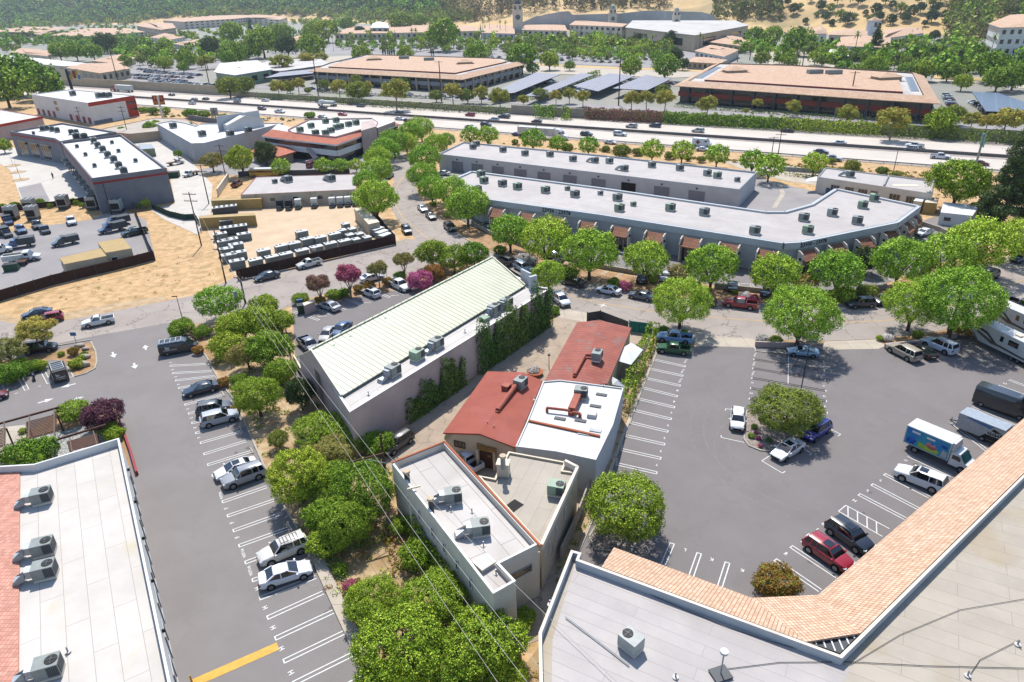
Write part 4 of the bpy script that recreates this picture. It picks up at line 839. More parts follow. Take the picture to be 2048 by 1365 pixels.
# --- the two big tiled office buildings beyond the freeway
def tiled_office(name,label,px,h,skirt,panel,post,inner,eqp):
 out=ccw([G(u,v,h)for u,v in px]);out=[V((p.x,p.y,0))for p in out];inn=inset(out,skirt);n=len(out);c=sum(out,V((0,0,0)))/n
 t=thing(name,label,'office building',(c.x,c.y,0));r=MB(out[1]-out[0])
 for i in range(n):
  j=(i+1)%n;slab_quad(r,[out[i]+V((0,0,h)),out[j]+V((0,0,h)),inn[j]+V((0,0,h+1.9)),inn[i]+V((0,0,h+1.9))],.25)
 r.build('tile_skirt','tile_far',t,True)
 r=MB(out[1]-out[0]);q=[V((p.x,p.y,h+1.2))for p in inn]
 for tr in tessellate_polygon([q]):
  z=[q[k]for k in tr];z=z if(z[1]-z[0]).cross(z[2]-z[0]).z>0 else z[::-1];r.face(z)
 r.build('flat_roof','roof_far',t,True)
 core=inset(out,2.2)
 for nm,z0,z1,mt_,ins in(('ground_floor_glass',0,2.9,'glass_dark',3.0),('wall',2.9,5.0,panel,2.2),('window_band',5.0,h-.3,'glass_dark',2.6)):
  pl=inset(out,ins);r=MB();r.prism([(p.x,p.y)for p in pl],z0,z1);r.build(nm,mt_,t,True)
 for i in range(n):
  p,q=core[i],core[(i+1)%n];L=(q-p).length;k=max(1,int(L/9))
  if(p.y+q.y)/2>c.y+4:continue
  for s in range(k):
   m_=p+(q-p)*((s+.5)/k);r=MB();r.box((m_.x,m_.y,h/2),(.9,.9,h),math.atan2((q-p).y,(q-p).x));r.build('column',post,t,True)
 pl=inset(out,skirt+5.5);ri=MB(out[1]-out[0]);a,b_=pl[0],pl[1]
 r=MB();r.prism([(p.x,p.y)for p in inset(out,skirt+7)],h+1.2,h+2.0,0,1);r.build('roof_island',['brick_red','tile_far'],t,True)
 for(u,v,w_)in inner:
  g_=G(u,v,h+3);r=MB();r.box((g_.x,g_.y,h+2.2),(w_,w_*.8,2.4),.1);r.build('penthouse','plaster_tan',t,True)
  r=MB();r.box((g_.x,g_.y,h+3.9),(w_*1.25,w_*1.05,1.6),.1,taper=.05);r.build('pyramid_roof','tile_far',t,True)
 for(u,v)in eqp:
  g_=G(u,v,h+3);r=MB();r.box((g_.x,g_.y,h+2.6),(7,3.5,2.4),.05,0,1);r.build('chiller',['ac_body','ac_grille'],t,True)
 rd=MB(out[1]-out[0]);k=0
 pl=inset(out,skirt+2.2);
 for i in range(n):
  p,q=pl[i],pl[(i+1)%n];L=(q-p).length
  if L>40:
   m_=(p+q)/2;d=(q-p).normalized();r=MB(d);r.bar(m_-d*L*.32+V((0,0,h+1.32)),m_+d*L*.32+V((0,0,h+1.32)),3.0,.12);r.build('solar_array','solar_dark',t,True)
 return t
tiled_office('tiled_office_building','long two storey office with peach tile skirt roof left of the solar carports',[(617,143),(924,160),(1052,129),(1010,121),(730,113),(650,131)],7.2,4.5,'plaster_gray','plaster_tan',[(748,117,9),(930,124,9)],[(808,115),(858,118)])
tiled_office('red_panel_office_building','two storey office with red wall panels and peach tile skirt roof beyond the freeway',[(1347,172),(1484,181),(1711,197),(1882,208),(1848,152),(1600,136),(1424,131)],7.6,5.5,'brick_red','steel_dark',[(1470,140,10),(1773,153,10)],[(1630,143),(1668,144)])
# --- solar carports
def carport(label,px,h,material,n=4):
 q=[G(u,v,h+(0.8 if i in(0,1)else 0))for i,(u,v)in enumerate(px)];c=sum(q,V((0,0,0)))/4;t=thing('solar_carport',label,'carport',(c.x,c.y,0),0,'solar carports beyond the freeway')
 r=MB(q[1]-q[0]);slab_quad(r,q,.3,0,1);r.build('solar_roof',[material,'steel_dark'],t,True)
 for k in range(n):
  s=(k+.5)/n;a=q[0].lerp(q[1],s).lerp(q[3].lerp(q[2],s),.5);r=MB();r.tube((a.x,a.y,0),(a.x,a.y,a.z-.2),.35);r.build('post','steel',t,True)
carport('solar carport nearest the left office, longest of the four',[(975,190),(1072,145),(1121,149),(1028,186)],4.0,'solar')
carport('narrow solar carport beside the clipped green hedge',[(1048,192),(1160,147),(1189,149),(1080,193)],3.5,'solar')
carport('solar carport third from the left office',[(1146,172),(1218,147),(1270,152),(1196,183)],4.0,'solar')
carport('solar carport nearest the red panelled office',[(1225,177),(1293,150),(1342,158),(1294,181)],4.0,'solar')
carport('dark solar carport right of the red panelled office',[(1944,184),(1997,186),(2110,226),(1972,223)],4.0,'solar_dark')
carport('pale solar carport left of the long peach roofed office',[(529,156),(560,145),(640,137),(625,147)],4.0,'solar')
# --- sound walls and other walls beside the freeway
def wall_thing(name,label,px,h,material,th=.4,cat='wall',post=None):
 o=strip(name,px,th,h,material,label,cat);return o
wall_thing('sound_wall','pale concrete sound wall along the far side of the freeway, left',[(-200,151),(137,171),(300,181),(440,190)],5,'plaster_tan')
wall_thing('sound_wall','low pale wall with creeper along the freeway below the left office',[(440,190),(762,211),(1024,228)],2.6,'plaster_tan')
wall_thing('sound_wall','grey wall with purple creeper above the freeway, centre',[(1024,228),(1209,239),(1540,256),(2048,286)],3.8,'block_wall')
wall_thing('block_wall','grey block wall behind the storage annex beside the freeway',[(378,240),(420,246),(520,256)],2.2,'wall_blueblock')
wall_thing('block_wall','dark block wall between the store yard and the white gable building',[(262,280),(300,272),(322,270)],2.0,'wall_blueblock')
wall_thing('block_wall','pale block wall on the left side of the low yard office',[(437,393),(458,362)],2.2,'plaster_cream')
wall_thing('lot_wall','low tan wall between the row building lot and the tree planter',[(944,450),(985,472),(1080,508),(1200,537),(1320,558),(1400,572)],.9,'block_wall',.3)
wall_thing('lot_wall','low tan wall at the right end of the row building lot',[(1430,576),(1560,590),(1700,590),(1770,578)],.9,'block_wall',.3)
wall_thing('lot_wall','low tan wall beside the concrete path behind the parked white sedan',[(1838,450),(1880,464),(1912,480)],1.0,'block_wall',.3)
wall_thing('tree_bed_wall','low pinkish retaining wall of the bed under the front street tree',[(1511,694),(1643,698)],.9,'plaster_lilac',.25)
wall_thing('tree_bed_wall','low pinkish retaining wall behind the silver and white parked cars',[(1770,698),(1850,690),(1911,676)],.9,'plaster_lilac',.25)
wall_thing('property_fence','thin pale block wall between the narrow alley and the west stalls',[(1236,826),(1212,900),(1178,985),(1150,1060),(1122,1120)],1.6,'block_wall',.15)
wall_thing('lot_edge_wall','low red painted wall beside the purple shrub and white office',[(240,845),(262,905),(275,950)],.6,'stripe_red',.25)
wall_thing('bank_wall','low pale wall at the top left corner of the lilac building',[(590,725),(604,750)],1.2,'plaster_cream',.25)
# --- fences
def fence(name,label,px,h,material,post='steel_dark',gap=3.0,th=.06):
 pts=[G(*p)for p in px];c=pts[0];t=thing(name,label,'fence',(c.x,c.y,0))
 r=MB()
 for i in range(len(pts)-1):r.bar(pts[i]+V((0,0,h/2)),pts[i+1]+V((0,0,h/2)),th,h-.1)
 r.build('screen',material,t,True)
 tot=0
 for i in range(len(pts)-1):
  L=(pts[i+1]-pts[i]).length;k=max(1,int(L/gap))
  for s in range(k):
   if tot>60:break
   p=pts[i].lerp(pts[i+1],s/k);r=MB();r.tube((p.x,p.y,0),(p.x,p.y,h+.15),.06,n=6);r.build('post',post,t,True);tot+=1
fence('screen_fence','brown screened fence along the street side of the storage yard',[(476,561),(560,542),(640,523),(720,505),(792,489)],2.2,'fence_brown')
fence('screen_fence','brown screened fence up the right side of the storage yard',[(792,489),(775,470),(745,432),(724,408)],2.2,'fence_brown')
fence('screen_fence','brown screened fence across the back of the storage yard',[(535,408),(620,404),(715,399)],2.0,'brick_red')
fence('screen_fence','old brown screened fence below the equipment yard, above the dry bank',[(-60,618),(0,604),(109,571),(195,550),(250,537),(311,521)],2.2,'fence_brown')
fence('screen_fence','brown fence up the right side of the equipment yard',[(311,521),(300,500),(285,462),(272,428),(266,402)],1.8,'fence_brown')
fence('screen_fence','brown fence at the back of the equipment yard below the plaza',[(266,400),(205,400),(140,412),(60,420),(-60,432)],1.7,'fence_brown')
fence('green_fence','green screened fence curving below the grey store',[(305,418),(340,434),(370,441),(392,440),(400,452)],1.6,'fence_green')
fence('black_fence','black fence behind the yellow bus below the office lot',[(478,355),(520,352),(600,352),(700,349)],1.8,'steel_dark')
fence('teal_gate_fence','teal corrugated fence panel behind the shed on the street',[(1258,664),(1304,670)],2.0,'fence_teal')
fence('metal_fence','dark metal fence with gate at the courtyard entrance',[(1174,644),(1200,640),(1256,662)],1.7,'steel_dark',th=.03)
fence('rail_fence','thin grey rail fence along the freeway bank on the right',[(1560,342),(1700,352),(1880,370),(2048,385)],1.3,'steel',gap=5,th=.03)
fence('board_fence','dark board fence along the left edge of the tree strip',[(592,752),(578,700),(572,655)],1.2,'wood_brown')
# --- town beyond the freeway: simple but complete buildings
def town(name,label,px,h,wall,roof='tile_far',hip=0.0,nwin=6,floors=1,cat='building',zb=0.0,over=1.0,winm='glass_dark'):
 pts=ccw([G(u,v,h+zb)for u,v in px]);pts=[V((p.x,p.y,0))for p in pts];n=len(pts);c=sum(pts,V((0,0,0)))/n
 t=thing(name,label,cat,(c.x,c.y,0));r=MB();pi=inset(pts,over);r.prism([(p.x,p.y)for p in pi],-1,h+zb-.05,0);r.build('wall',wall,t,True)
 r=MB(pts[1]-pts[0])
 if hip:
  k=min((pts[(i+1)%n]-pts[i]).length for i in range(n))*.38;q=inset(pts,k)
  for i in range(n):
   j=(i+1)%n;r.face([pts[i]+V((0,0,h+zb)),pts[j]+V((0,0,h+zb)),q[j]+V((0,0,h+zb+hip)),q[i]+V((0,0,h+zb+hip))])
  r.face([p+V((0,0,h+zb+hip))for p in q]);r.face([p+V((0,0,h+zb-.04))for p in pts[::-1]])
 else:r.prism([(p.x,p.y)for p in pts],h+zb-.04,h+zb+.4)
 r.build('roof',roof,t,True)
 f=Bld();f.t=t;f.p=pi;f.h=h
 for i in range(n):
  p,q=pi[i],pi[(i+1)%n];d=q-p
  if d.length<7 or V((d.y,-d.x,0)).dot(V((-c.x,-c.y,0)))<0:continue
  kk=max(2,min(nwin,int(d.length/4)))
  for fl in range(floors):
   fh=h/floors
   for s in range(kk):wallbox(f,(p,q),(s+.28)/kk,(s+.72)/kk,zb+fl*fh+fh*.3,zb+fl*fh+fh*.75,'window',winm,out=.12)
 return t
TOWN=[
 ('office_building','two storey white office with peach roof and dark window bands, upper left',[(100,71),(190,73),(290,64),(255,56),(165,57)],8,'plaster_white','tile_far',1.6,8,2),
 ('shop_building','brown roofed shop building behind the white office at the far upper left',[(8,63),(95,71),(112,60),(50,54)],6,'plaster_tan','tile_far',2,6,1),
 ('apartment_block','long cream three storey apartment block with tiled roof, upper left',[(325,41),(365,44),(470,38),(520,33),(500,30),(400,34)],14,'plaster_cream','tile_far',2,10,3),
 ('apartment_block','cream apartment wing at the left end of the long block',[(272,52),(322,60),(352,56),(345,47),(290,46)],12,'plaster_tan','tile_far',1.6,8,3),
 ('apartment_block','cream apartment block at the right end of the long block',[(478,35),(560,40),(575,35),(500,30)],13,'plaster_cream','tile_far',2,8,3),
 ('shop_building','low white shop with peach hip roof left of the big tree',[(299,75),(340,80),(371,74),(330,68)],5,'plaster_white','tile_far',2,5,1),
 ('shop_building','low white shop with long peach roof beside the car lot',[(346,88),(380,93),(405,86),(402,79)],5,'plaster_white','tile_far',1.5,6,1),
 ('shop_building','low peach roofed shop right of the long white strip of shops',[(182,122),(235,128),(272,116),(240,109)],5,'plaster_tan','tile_far',1.2,5,1),
 ('shop_building','beige shop with peach roof above the freeway sound wall',[(132,136),(200,147),(262,137),(235,126),(150,128)],6.5,'plaster_beige','tile_far',1.0,5,1),
 ('shop_strip','long white roofed strip of shops at the upper left edge',[(-80,118),(40,126),(130,134),(190,130),(60,116),(-80,104)],6.5,'plaster_cream','roof_white',0,5,1),
 ('shop_building','peach roofed shop above the white strip of shops',[(20,105),(95,113),(115,104),(40,97)],6,'plaster_cream','tile_far',1.2,5,1),
 ('green_shop_building','grey green shop building with white roof beside the car lot',[(428,146),(470,152),(545,140),(515,122),(440,128)],7,'ac_green','roof_white',0,3,1),
 ('grey_shop_building','grey flat roofed building left of the peach roofed office',[(500,137),(560,144),(662,130),(640,118),(540,122)],5,'plaster_gray','roof_far',0,3,1),
 ('mall_building','long shopping mall with peach roof behind the car park trees',[(668,68),(800,66),(960,62),(950,52),(820,50),(700,54)],7.5,'plaster_cream','tile_far',1.2,14,1),
 ('mall_building','white gabled mall front with three small windows',[(741,56),(778,56),(776,47),(745,47)],12.5,'plaster_blue','roof_white',3,3,2),
 ('mall_building','pale mall wing with peach roof between palms and tower',[(962,66),(1030,68),(1028,52),(975,50)],7,'plaster_blue','tile_far',1.4,6,1),
 ('mall_building','pale mall wing right of the white tower',[(1043,60),(1135,62),(1130,50),(1050,50)],7,'plaster_cream','tile_far',1.4,8,1),
 ('mall_building','cream mall building with white columned porch and peach roof',[(1138,50),(1245,54),(1256,48),(1150,42)],12,'plaster_cream','tile_far',1.6,10,2),
 ('department_store','big windowless beige department store below the retaining wall',[(1250,56),(1390,72),(1498,52),(1470,42),(1265,42)],13,'plaster_tan','roof_far',0,0,1),
 ('mall_building','pale arched roof mall entrance beside the palm trees',[(1300,60),(1322,62),(1322,55),(1302,54)],10,'plaster_cream','ac_green',1.5,2,1),
 ('restaurant_building','peach roofed restaurant beneath the tall trees near the village',[(1412,84),(1480,92),(1508,80),(1440,70)],6,'plaster_tan','tile_far',2.2,6,1),
 ('restaurant_building','white restaurant with covered terrace and peach roofs',[(1388,102),(1448,114),(1480,100),(1420,90)],5.5,'plaster_white','tile_far',2,6,1),
 ('restaurant_building','low beige restaurant behind the red panelled office',[(1372,124),(1440,128),(1455,120),(1390,114)],4.5,'plaster_beige','tile_far',1.6,6,1),
 ('village_building','white village building with gabled peach roof at the foot of the golden hill',[(1568,66),(1622,70),(1640,60),(1600,54)],9,'plaster_white','tile_far',2.5,5,1),
 ('village_building','white gabled village house with small arched window',[(1622,68),(1656,68),(1652,58),(1630,57)],10,'plaster_white','tile_far',2.6,2,1),
 ('village_building','long white village building with plain peach roof, two storeys',[(1672,92),(1780,96),(1782,76),(1682,74)],9,'plaster_blue','tile_far',2.0,8,2),
 ('village_building','peach roofed village hall right of the bell tower',[(1765,78),(1850,66),(1840,56),(1768,60)],9,'plaster_white','tile_far',2.5,5,1),
 ('village_building','low peach roofed village wing left of the bell tower',[(1656,70),(1735,72),(1735,62),(1665,62)],9,'plaster_cream','tile_far',2.0,5,1),
 ('village_building','pale low village wing beside the small parked cars',[(1655,110),(1700,114),(1702,104),(1660,100)],5,'plaster_blue','roof_white',0,4,1),
 ('corner_office_tower','white four storey office with arched top windows and tiled roof at the right edge',[(1976,48),(2000,56),(2150,52),(2150,34),(2020,30)],22,'plaster_white','tile_far',2,9,4),
 ('shop_building','small white shop between trees left of the mall',[(545,80),(600,86),(640,78),(600,72)],6,'plaster_white','tile_far',1.8,6,1),
 ('hillside_house','pale house with tiled roof among the trees above the mall',[(810,34),(850,36),(856,30),(815,28)],8,'plaster_cream','tile_far',2,4,2),
 ('hillside_house','pale house among trees at the top centre left',[(855,12),(880,14),(882,8),(858,7)],10,'plaster_cream','tile_far',2,3,2),
 ('hillside_house','white roofed houses in the trees above the apartments',[(625,24),(670,26),(668,20),(630,18)],8,'plaster_white','roof_white',0,4,1)]
for a in TOWN:town(*a)
# towers of the mall and the village
def tower(label,u,v,w_,h,dome,material='plaster_cream'):
 g_=G(u,v,0);t=thing('clock_tower',label,'tower',(g_.x,g_.y,0));r=MB();r.box((0,0,h*.35),(w_,w_,h*.7));r.build('shaft',material,t)
 r=MB();r.box((0,0,h*.78),(w_*.8,w_*.8,h*.16));r.box((0,0,h*.71),(w_*1.1,w_*1.1,h*.02));r.box((0,0,h*.87),(w_*.95,w_*.95,h*.02));r.build('belfry',material,t)
 for s in(-.25,.25):r=MB();r.box((s*w_,-w_*.41,h*.78),(w_*.2,.2,h*.11));r.build('arch_opening','glass_dark',t)
 r=MB();r.tube((0,-w_/2-.02,h*.5),(0,-w_/2-.2,h*.5),w_*.25,n=16);r.build('clock_face','glass_teal',t)
 r=MB();r.loft([[(math.cos(a)*w_*.38*math.cos(e_),math.sin(a)*w_*.38*math.cos(e_),h*.88+w_*.5*math.sin(e_))for a in[k*math.pi/5 for k in range(10)]]for e_ in(0,.4,.8,1.2,1.5)]);r.tube((0,0,h*.88+w_*.4),(0,0,h),.2);r.build('dome',dome,t)
tower('white mall tower with arched window and dark dome',1036,68,13,40,'steel_dark');tower('pale mall tower with green dome',1224,62,10,30,'ac_green');tower('slim white mall spire in front of the department store',1350,68,8,28,'ac_light')
t=thing('bell_tower','white village bell tower with tiled cap','tower',G(1742,76));r=MB();r.box((0,0,8),(9,9,16));r.build('shaft','plaster_white',t);r=MB();r.box((0,0,17.2),(11,11,3),taper=.1);r.build('roof','tile_far',t);r=MB();r.box((0,-4.55,12),(2.5,.2,4));r.build('arch_opening','glass_dark',t)
wall=MB();px=[(1040,48),(1070,34),(1120,24),(1136,23),(1145,30),(1240,28),(1290,22),(1400,25),(1424,31),(1434,44)]
def wall_top(u,v):
 g_=G(u,61);z=0
 while z<60:
  q_=V((g_.x,g_.y,z))-V((0,0,CAM_H));vv=682.5-FPX*q_.dot(upv)/q_.dot(fwd)
  if vv<=v:break
  z+=.5
 return g_,z
for i in range(len(px)-1):
 (a,h0),(c,h1)=wall_top(*px[i]),wall_top(*px[i+1]);o_=V((0,1.5,0));wall.face([a,c,c+V((0,0,h1)),a+V((0,0,h0))]);wall.face([a+V((0,0,h0)),c+V((0,0,h1)),c+V((0,0,h1))+o_,a+V((0,0,h0))+o_]);wall.face([c+o_,a+o_,a+o_+V((0,0,h0)),c+o_+V((0,0,h1))])
props(wall.build('retaining_wall','retaining'),'tall curved concrete retaining wall at the foot of the wooded hill','wall')
# ---------------------------------------------------------------- trees and plants
import numpy as np
RNG=np.random.default_rng(11)
def leaf_mesh(name,cen,nrm_,size,mats,mi=None):
 """one mesh of small leaf quads: centres, rough normals, sizes"""
 n=len(cen);nr=nrm_+RNG.normal(0,.55,(n,3));nr/=np.linalg.norm(nr,axis=1)[:,None]+1e-9
 t=np.cross(nr,RNG.normal(0,1,(n,3)));t/=np.linalg.norm(t,axis=1)[:,None]+1e-9;b_=np.cross(nr,t)
 s=(size*RNG.uniform(.6,1.25,n))[:,None];l=s*RNG.uniform(.55,.9,n)[:,None]
 co=np.stack([cen-t*s,cen-b_*l,cen+t*s,cen+b_*l],1).reshape(-1,3)
 me=bpy.data.meshes.new(name);me.vertices.add(4*n);me.vertices.foreach_set('co',co.astype(np.float32).ravel())
 me.loops.add(4*n);me.loops.foreach_set('vertex_index',np.arange(4*n,dtype=np.int32))
 me.polygons.add(n);me.polygons.foreach_set('loop_start',np.arange(0,4*n,4,dtype=np.int32));me.polygons.foreach_set('loop_total',np.full(n,4,np.int32))
 for x in mats:me.materials.append(M[x])
 if mi is not None:me.polygons.foreach_set('material_index',mi.astype(np.int32))
 me.update(calc_edges=True);me.validate();return me
def cloud(lobes,n,per,jit,shell=(.72,1.03)):
 """clumps of leaves near the surfaces of overlapping lobes"""
 L=np.array([[*c,*r]for c,r in lobes]);w_=(L[:,3]*L[:,4])**.9;k=RNG.choice(len(L),n//per,p=w_/w_.sum());d=RNG.normal(0,1,(len(k),3));d[:,2]=d[:,2]*.9+.18
 d/=np.linalg.norm(d,axis=1)[:,None];rr=RNG.uniform(shell[0],shell[1],len(k))[:,None];c=L[k,:3]+d*L[k,3:]*rr
 keep=np.ones(len(k),bool)
 for q in L:  # drop clumps buried inside another lobe
  keep&=((((c-q[:3])/(q[3:]*.68))**2).sum(1)>1)
 c,d=c[keep],d[keep];cc=np.repeat(c,per,0)+RNG.normal(0,jit,(len(c)*per,3));return cc,np.repeat(d,per,0)
SPEC={  # zc, rz (crown centre and half height, in crown widths), lobes, lobe radius, leaf material, trunk material, trunk style
 'street':(.58,.42,30,.20,'leaf_street','bark','vase'),'bright':(.56,.42,16,.21,'leaf_bright','bark','vase'),'dense':(.50,.42,16,.22,'leaf_dense','bark','single'),
 'mid':(.52,.42,14,.22,'leaf_mid','bark','single'),'dark':(.55,.48,14,.20,'leaf_dark','bark','single'),'olive':(.58,.42,12,.2,'leaf_olive','bark','single'),
 'euc':(.85,.50,10,.17,'leaf_euc','bark_pale','tall'),'myrtle':(.95,.36,11,.2,'leaf_pink','bark_pale','vase'),'myrtle_dull':(.95,.36,11,.2,'leaf_pinkdull','bark_pale','vase'),'myrtle_olive':(1.0,.36,10,.2,'leaf_olive','bark_pale','vase'),
 'bush':(.33,.32,9,.24,'leaf_dense','bark','single'),'bush_bright':(.33,.32,9,.24,'leaf_bright','bark','single'),'bush_olive':(.4,.38,9,.24,'leaf_rust','bark','single'),'bush_mid':(.33,.32,9,.24,'leaf_mid','bark','single'),
 'bush_pink':(.4,.36,8,.24,'leaf_pink','bark','single'),'flower':(.35,.3,7,.24,'leaf_white','bark','single'),'plum':(.55,.42,10,.22,'leaf_purple','bark','vase'),'conifer':(1.1,.95,26,.16,'leaf_dark','bark','tall'),'shrubtree':(.42,.42,14,.22,'leaf_bright','bark','single')}
PROTO={}
def tree_proto(kind,lod,var):
 key=(kind,lod,var)
 if key in PROTO:return PROTO[key]
 zc,rz,nl,lr,lm,tm,style=SPEC[kind];lobes=[]
 for i in range(nl):
  a=i*2.399+var*1.3+RNG.uniform(-.3,.3);t=(i+.5)/nl
  if kind=='conifer':z=-1+2*t;rad=.42*(1-t)**.8*RNG.uniform(.5,1.15);lobes.append(((rad*math.cos(a),rad*math.sin(a),zc+z*rz*.92),(lr*(1.3-t),lr*(1.3-t),lr*.55)))
  else:
   z=1-1.7*t;rad=math.sqrt(max(0,1-z*z));k=RNG.uniform(.82,1.05);R_=.5-lr*.72
   r_=lr*RNG.uniform(.85,1.2);lobes.append(((R_*rad*k*math.cos(a),R_*rad*k*math.sin(a),zc+(rz-lr*.85)*z*k),(r_,r_,r_*RNG.uniform(.75,.95))))
 if kind not in('conifer','euc','myrtle','myrtle_dull','myrtle_olive'):lobes.append(((0,0,zc),(.36,.36,rz*.8)))
 n,per,sz,jit={'near':(76000,24,.0102,.019),'mid':(30000,18,.0165,.025),'low':(7000,10,.033,.034),'far':(1200,6,.068,.05)}[lod]
 if kind in('euc','myrtle_olive','olive'):n=int(n*.6)
 c,d=cloud(lobes,n,per,jit)
 cr=leaf_mesh('crown',c,d,sz,[lm]);b=MB();H_=zc
 if style=='vase':
  b.tube((0,0,-.01),(.005,0,H_*.32),.035,.028,7);k=5 if lod!='far' else 3
  for i in range(k):a=i*6.283/k+var;r_=.2*RNG.uniform(.7,1.2);m_=V((r_*.5*math.cos(a),r_*.5*math.sin(a),H_*.58));b.tube((0,0,H_*.28),m_,.024,.015,6);b.tube(m_,(r_*1.3*math.cos(a),r_*1.3*math.sin(a),H_*1.02),.015,.006,5)
 elif style=='tall':
  b.tube((0,0,-.01),(.02,.01,H_*.8),.028,.018,7);b.tube((.02,.01,H_*.8),(0,0,H_+rz*.7),.018,.005,6)
  for i in range(5):a=i*2.4+var;z=H_*(.5+.12*i);b.tube((.01,0,z),(.24*math.cos(a),.24*math.sin(a),z+.16),.012,.004,5)
 else:
  b.tube((0,0,-.01),(0,0,H_),.035 if 'bush' not in kind else.02,.015,7)
  for i in range(4):a=i*1.6+var;b.tube((0,0,H_*.45),(.25*math.cos(a),.25*math.sin(a),H_*1.05),.018,.006,5)
 PROTO[key]=(cr,b.mesh('trunk',[tm]));return PROTO[key]
NT=[0]
def tree(kind,u,v,wpx,label,group=None,lod='mid',asp=1.0,name='tree',hill=False,base=None,cat=None):
 zc=SPEC[kind][0]if kind in SPEC else.5
 if hill:
  p=GH(u,v)
  if p is None:return
  W=wpx if wpx<0 else wpx/ppm(p);W=abs(W)
 else:
  W=wpx/10.0
  for _ in range(6):p=G(u,v,zc*W*asp);W=wpx/ppm(p)
  p=V((p.x,p.y,0.0))
 NT[0]+=1;v_=NT[0]%3;cr,tk=tree_proto(kind,lod,v_)
 t=thing(name,label,cat or('bush' if 'bush' in kind or kind=='flower' else 'tree'),p,RNG.uniform(0,6.28),group);t.scale=(W,W,W*asp)
 for nm,me in(('crown',cr),('trunk',tk)):o=link(bpy.data.objects.new(nm,me));o.parent=t
 return t
def row(kind,pts,label,group,lod='mid',asp=1.0,name='tree',**k):
 for i,p in enumerate(sorted(pts)):tree(kind,p[0],p[1],p[2],label.format(ORD[i]if i<len(ORD)else 'small'),group,lod,asp,name,**k)
# street trees
row('street',[(1020,462,80),(1091,478,100),(1180,503,106),(1292,517,88),(1425,530,99),(1551,548,94),(1679,541,98),(1803,519,106),(1891,512,104),(1965,487,122),(2040,476,90)],'{} dense round street tree from the left in the planter before the grey row building','street trees before the grey row building','mid',name='street_tree')
row('street',[(893,280,34),(872,287,46),(849,315,64),(846,352,62),(863,376,58),(900,383,70),(934,408,82)],'{} dense round street tree from the left around the left end of the row building','street trees curving round the row building','mid',name='street_tree')
for u,v,w_,lb,ld_ in((1364,602,114,'dense round street tree behind the blue and green pickups','near'),(1605,628,138,'large round street tree over the parked light blue coupe','near'),(1829,606,108,'round street tree with forked trunk behind the silver wagon','near'),(1918,598,156,'widest round street tree, beside the motorhomes','near'),(1097,549,68,'light green street tree beside the right end of the lilac building','mid'),
 (751,396,84,'round street tree with bare forked trunk beside the site shed','mid')):tree('street',u,v,w_,lb,None,ld_,name='street_tree')
row('dense',[(864,506,66),(908,517,62),(948,508,62)],'{} bushy deep green tree from the left behind the green metal roof','bushy trees behind the green metal roof')
row('street',[(787,284,56),(769,299,58),(755,315,52),(732,362,52),(752,341,60),(821,264,52),(842,256,50),(812,285,44)],'{} street tree from the left on the bend beside the tile skirted office','street trees on the bend beside the office','mid',name='street_tree')
row('street',[(646,331,36),(681,331,34),(712,330,29),(561,333,37)],'{} small round tree from the left in front of the tile skirted office','small round trees before the office','low',.95)
tree('dark',529,305,44,'dark drooping tree beside the office entry roof',None,'mid',1.15);tree('bright',481,318,56,'sparse light green tree above the yellow bus',None,'mid',1.1);tree('olive',423,322,50,'olive tree beside the white gable building',None,'mid',.8)
# freeway bank
row('street',[(940,268,37),(975,270,42),(1066,278,46),(1115,286,34),(1177,290,40),(1305,299,45),(1365,301,46),(1435,309,47),(1506,321,48),(1540,332,58),(1630,325,48)],'{} small street tree from the left on the dry bank below the freeway','trees on the dry bank below the freeway','low',name='bank_tree')
row('bush_mid',[(1030,284,14),(1134,296,24),(1212,298,16),(1244,302,34),(1274,304,20),(1339,311,20),(1376,318,12),(1403,319,17),(1705,332,31),(1765,342,22),(1790,350,18),(1664,322,16)],'{} low bush from the left on the dry bank below the freeway','bushes on the dry freeway bank','low',1.1,'bush')
tree('bright',1920,362,110,'big bright yellow green tree over the white shed beside the freeway',None,'mid',.95);tree('conifer',2034,345,112,'tall dark evergreen tree at the right edge beside the freeway',None,'mid',.95,'conifer');tree('conifer',2090,300,120,'second dark evergreen cut by the right picture edge',None,'mid',1.0,'conifer');tree('dark',1733,519,52,'dark thin tree behind the street trees near the bend of the row building',None,'low',1.1)
tree('olive',1358,543,46,'grey green shrub tree beside the white car in the row building lot',None,'low',.8);tree('olive',1611,566,52,'grey green shrub tree between two street trees near the red pickup',None,'low',.8);tree('bush_mid',1960,420,46,'feathery shrub beside the white shed',None,'low')
for u,v,w_,k,lb in((1410,487,26,'bush_bright','round clipped shrub against the row building between two awnings'),(1834,447,18,'bush','clipped shrub at the right end of the row building'),(1820,462,26,'bush','dark shrub below the last awnings of the row building'),(866,408,14,'bush_bright','small yellow bush behind the silver parked car'),(894,430,13,'bush_bright','small yellow bush behind the black parked car'),(1307,560,18,'bush_bright','yellow green bush at the planter corner by the row lot'),(1470,583,14,'bush_bright','yellow green bush behind the red pickup'),(1000,500,26,'bush','low shrub at the lot entrance beside the first row tree'),
 (1047,517,34,'flower','white flowering bush in the planter behind the black parked suv'),(1065,521,24,'flower','small white flowering bush in the planter'),(1228,567,30,'bush','green bush in the planter behind the white sedan'),(1250,572,26,'bush_pink','pinkish bush in the planter behind the white sedan'),(1490,592,24,'flower','pale flowering bush behind the red pickup'),(1508,596,20,'bush_pink','pink flowering bush behind the tail of the red pickup'),(1138,548,40,'bush','dark bush in the planter behind the black sedan'),(1690,590,46,'bush','dark shrub in the planter behind the dark suv'),(1735,583,40,'bush_mid','grey green shrub in the planter near the dark suv'),(1960,532,36,'flower','pale flowering bush under the widest far street tree')):tree(k,u,v,w_,lb,None,'low')
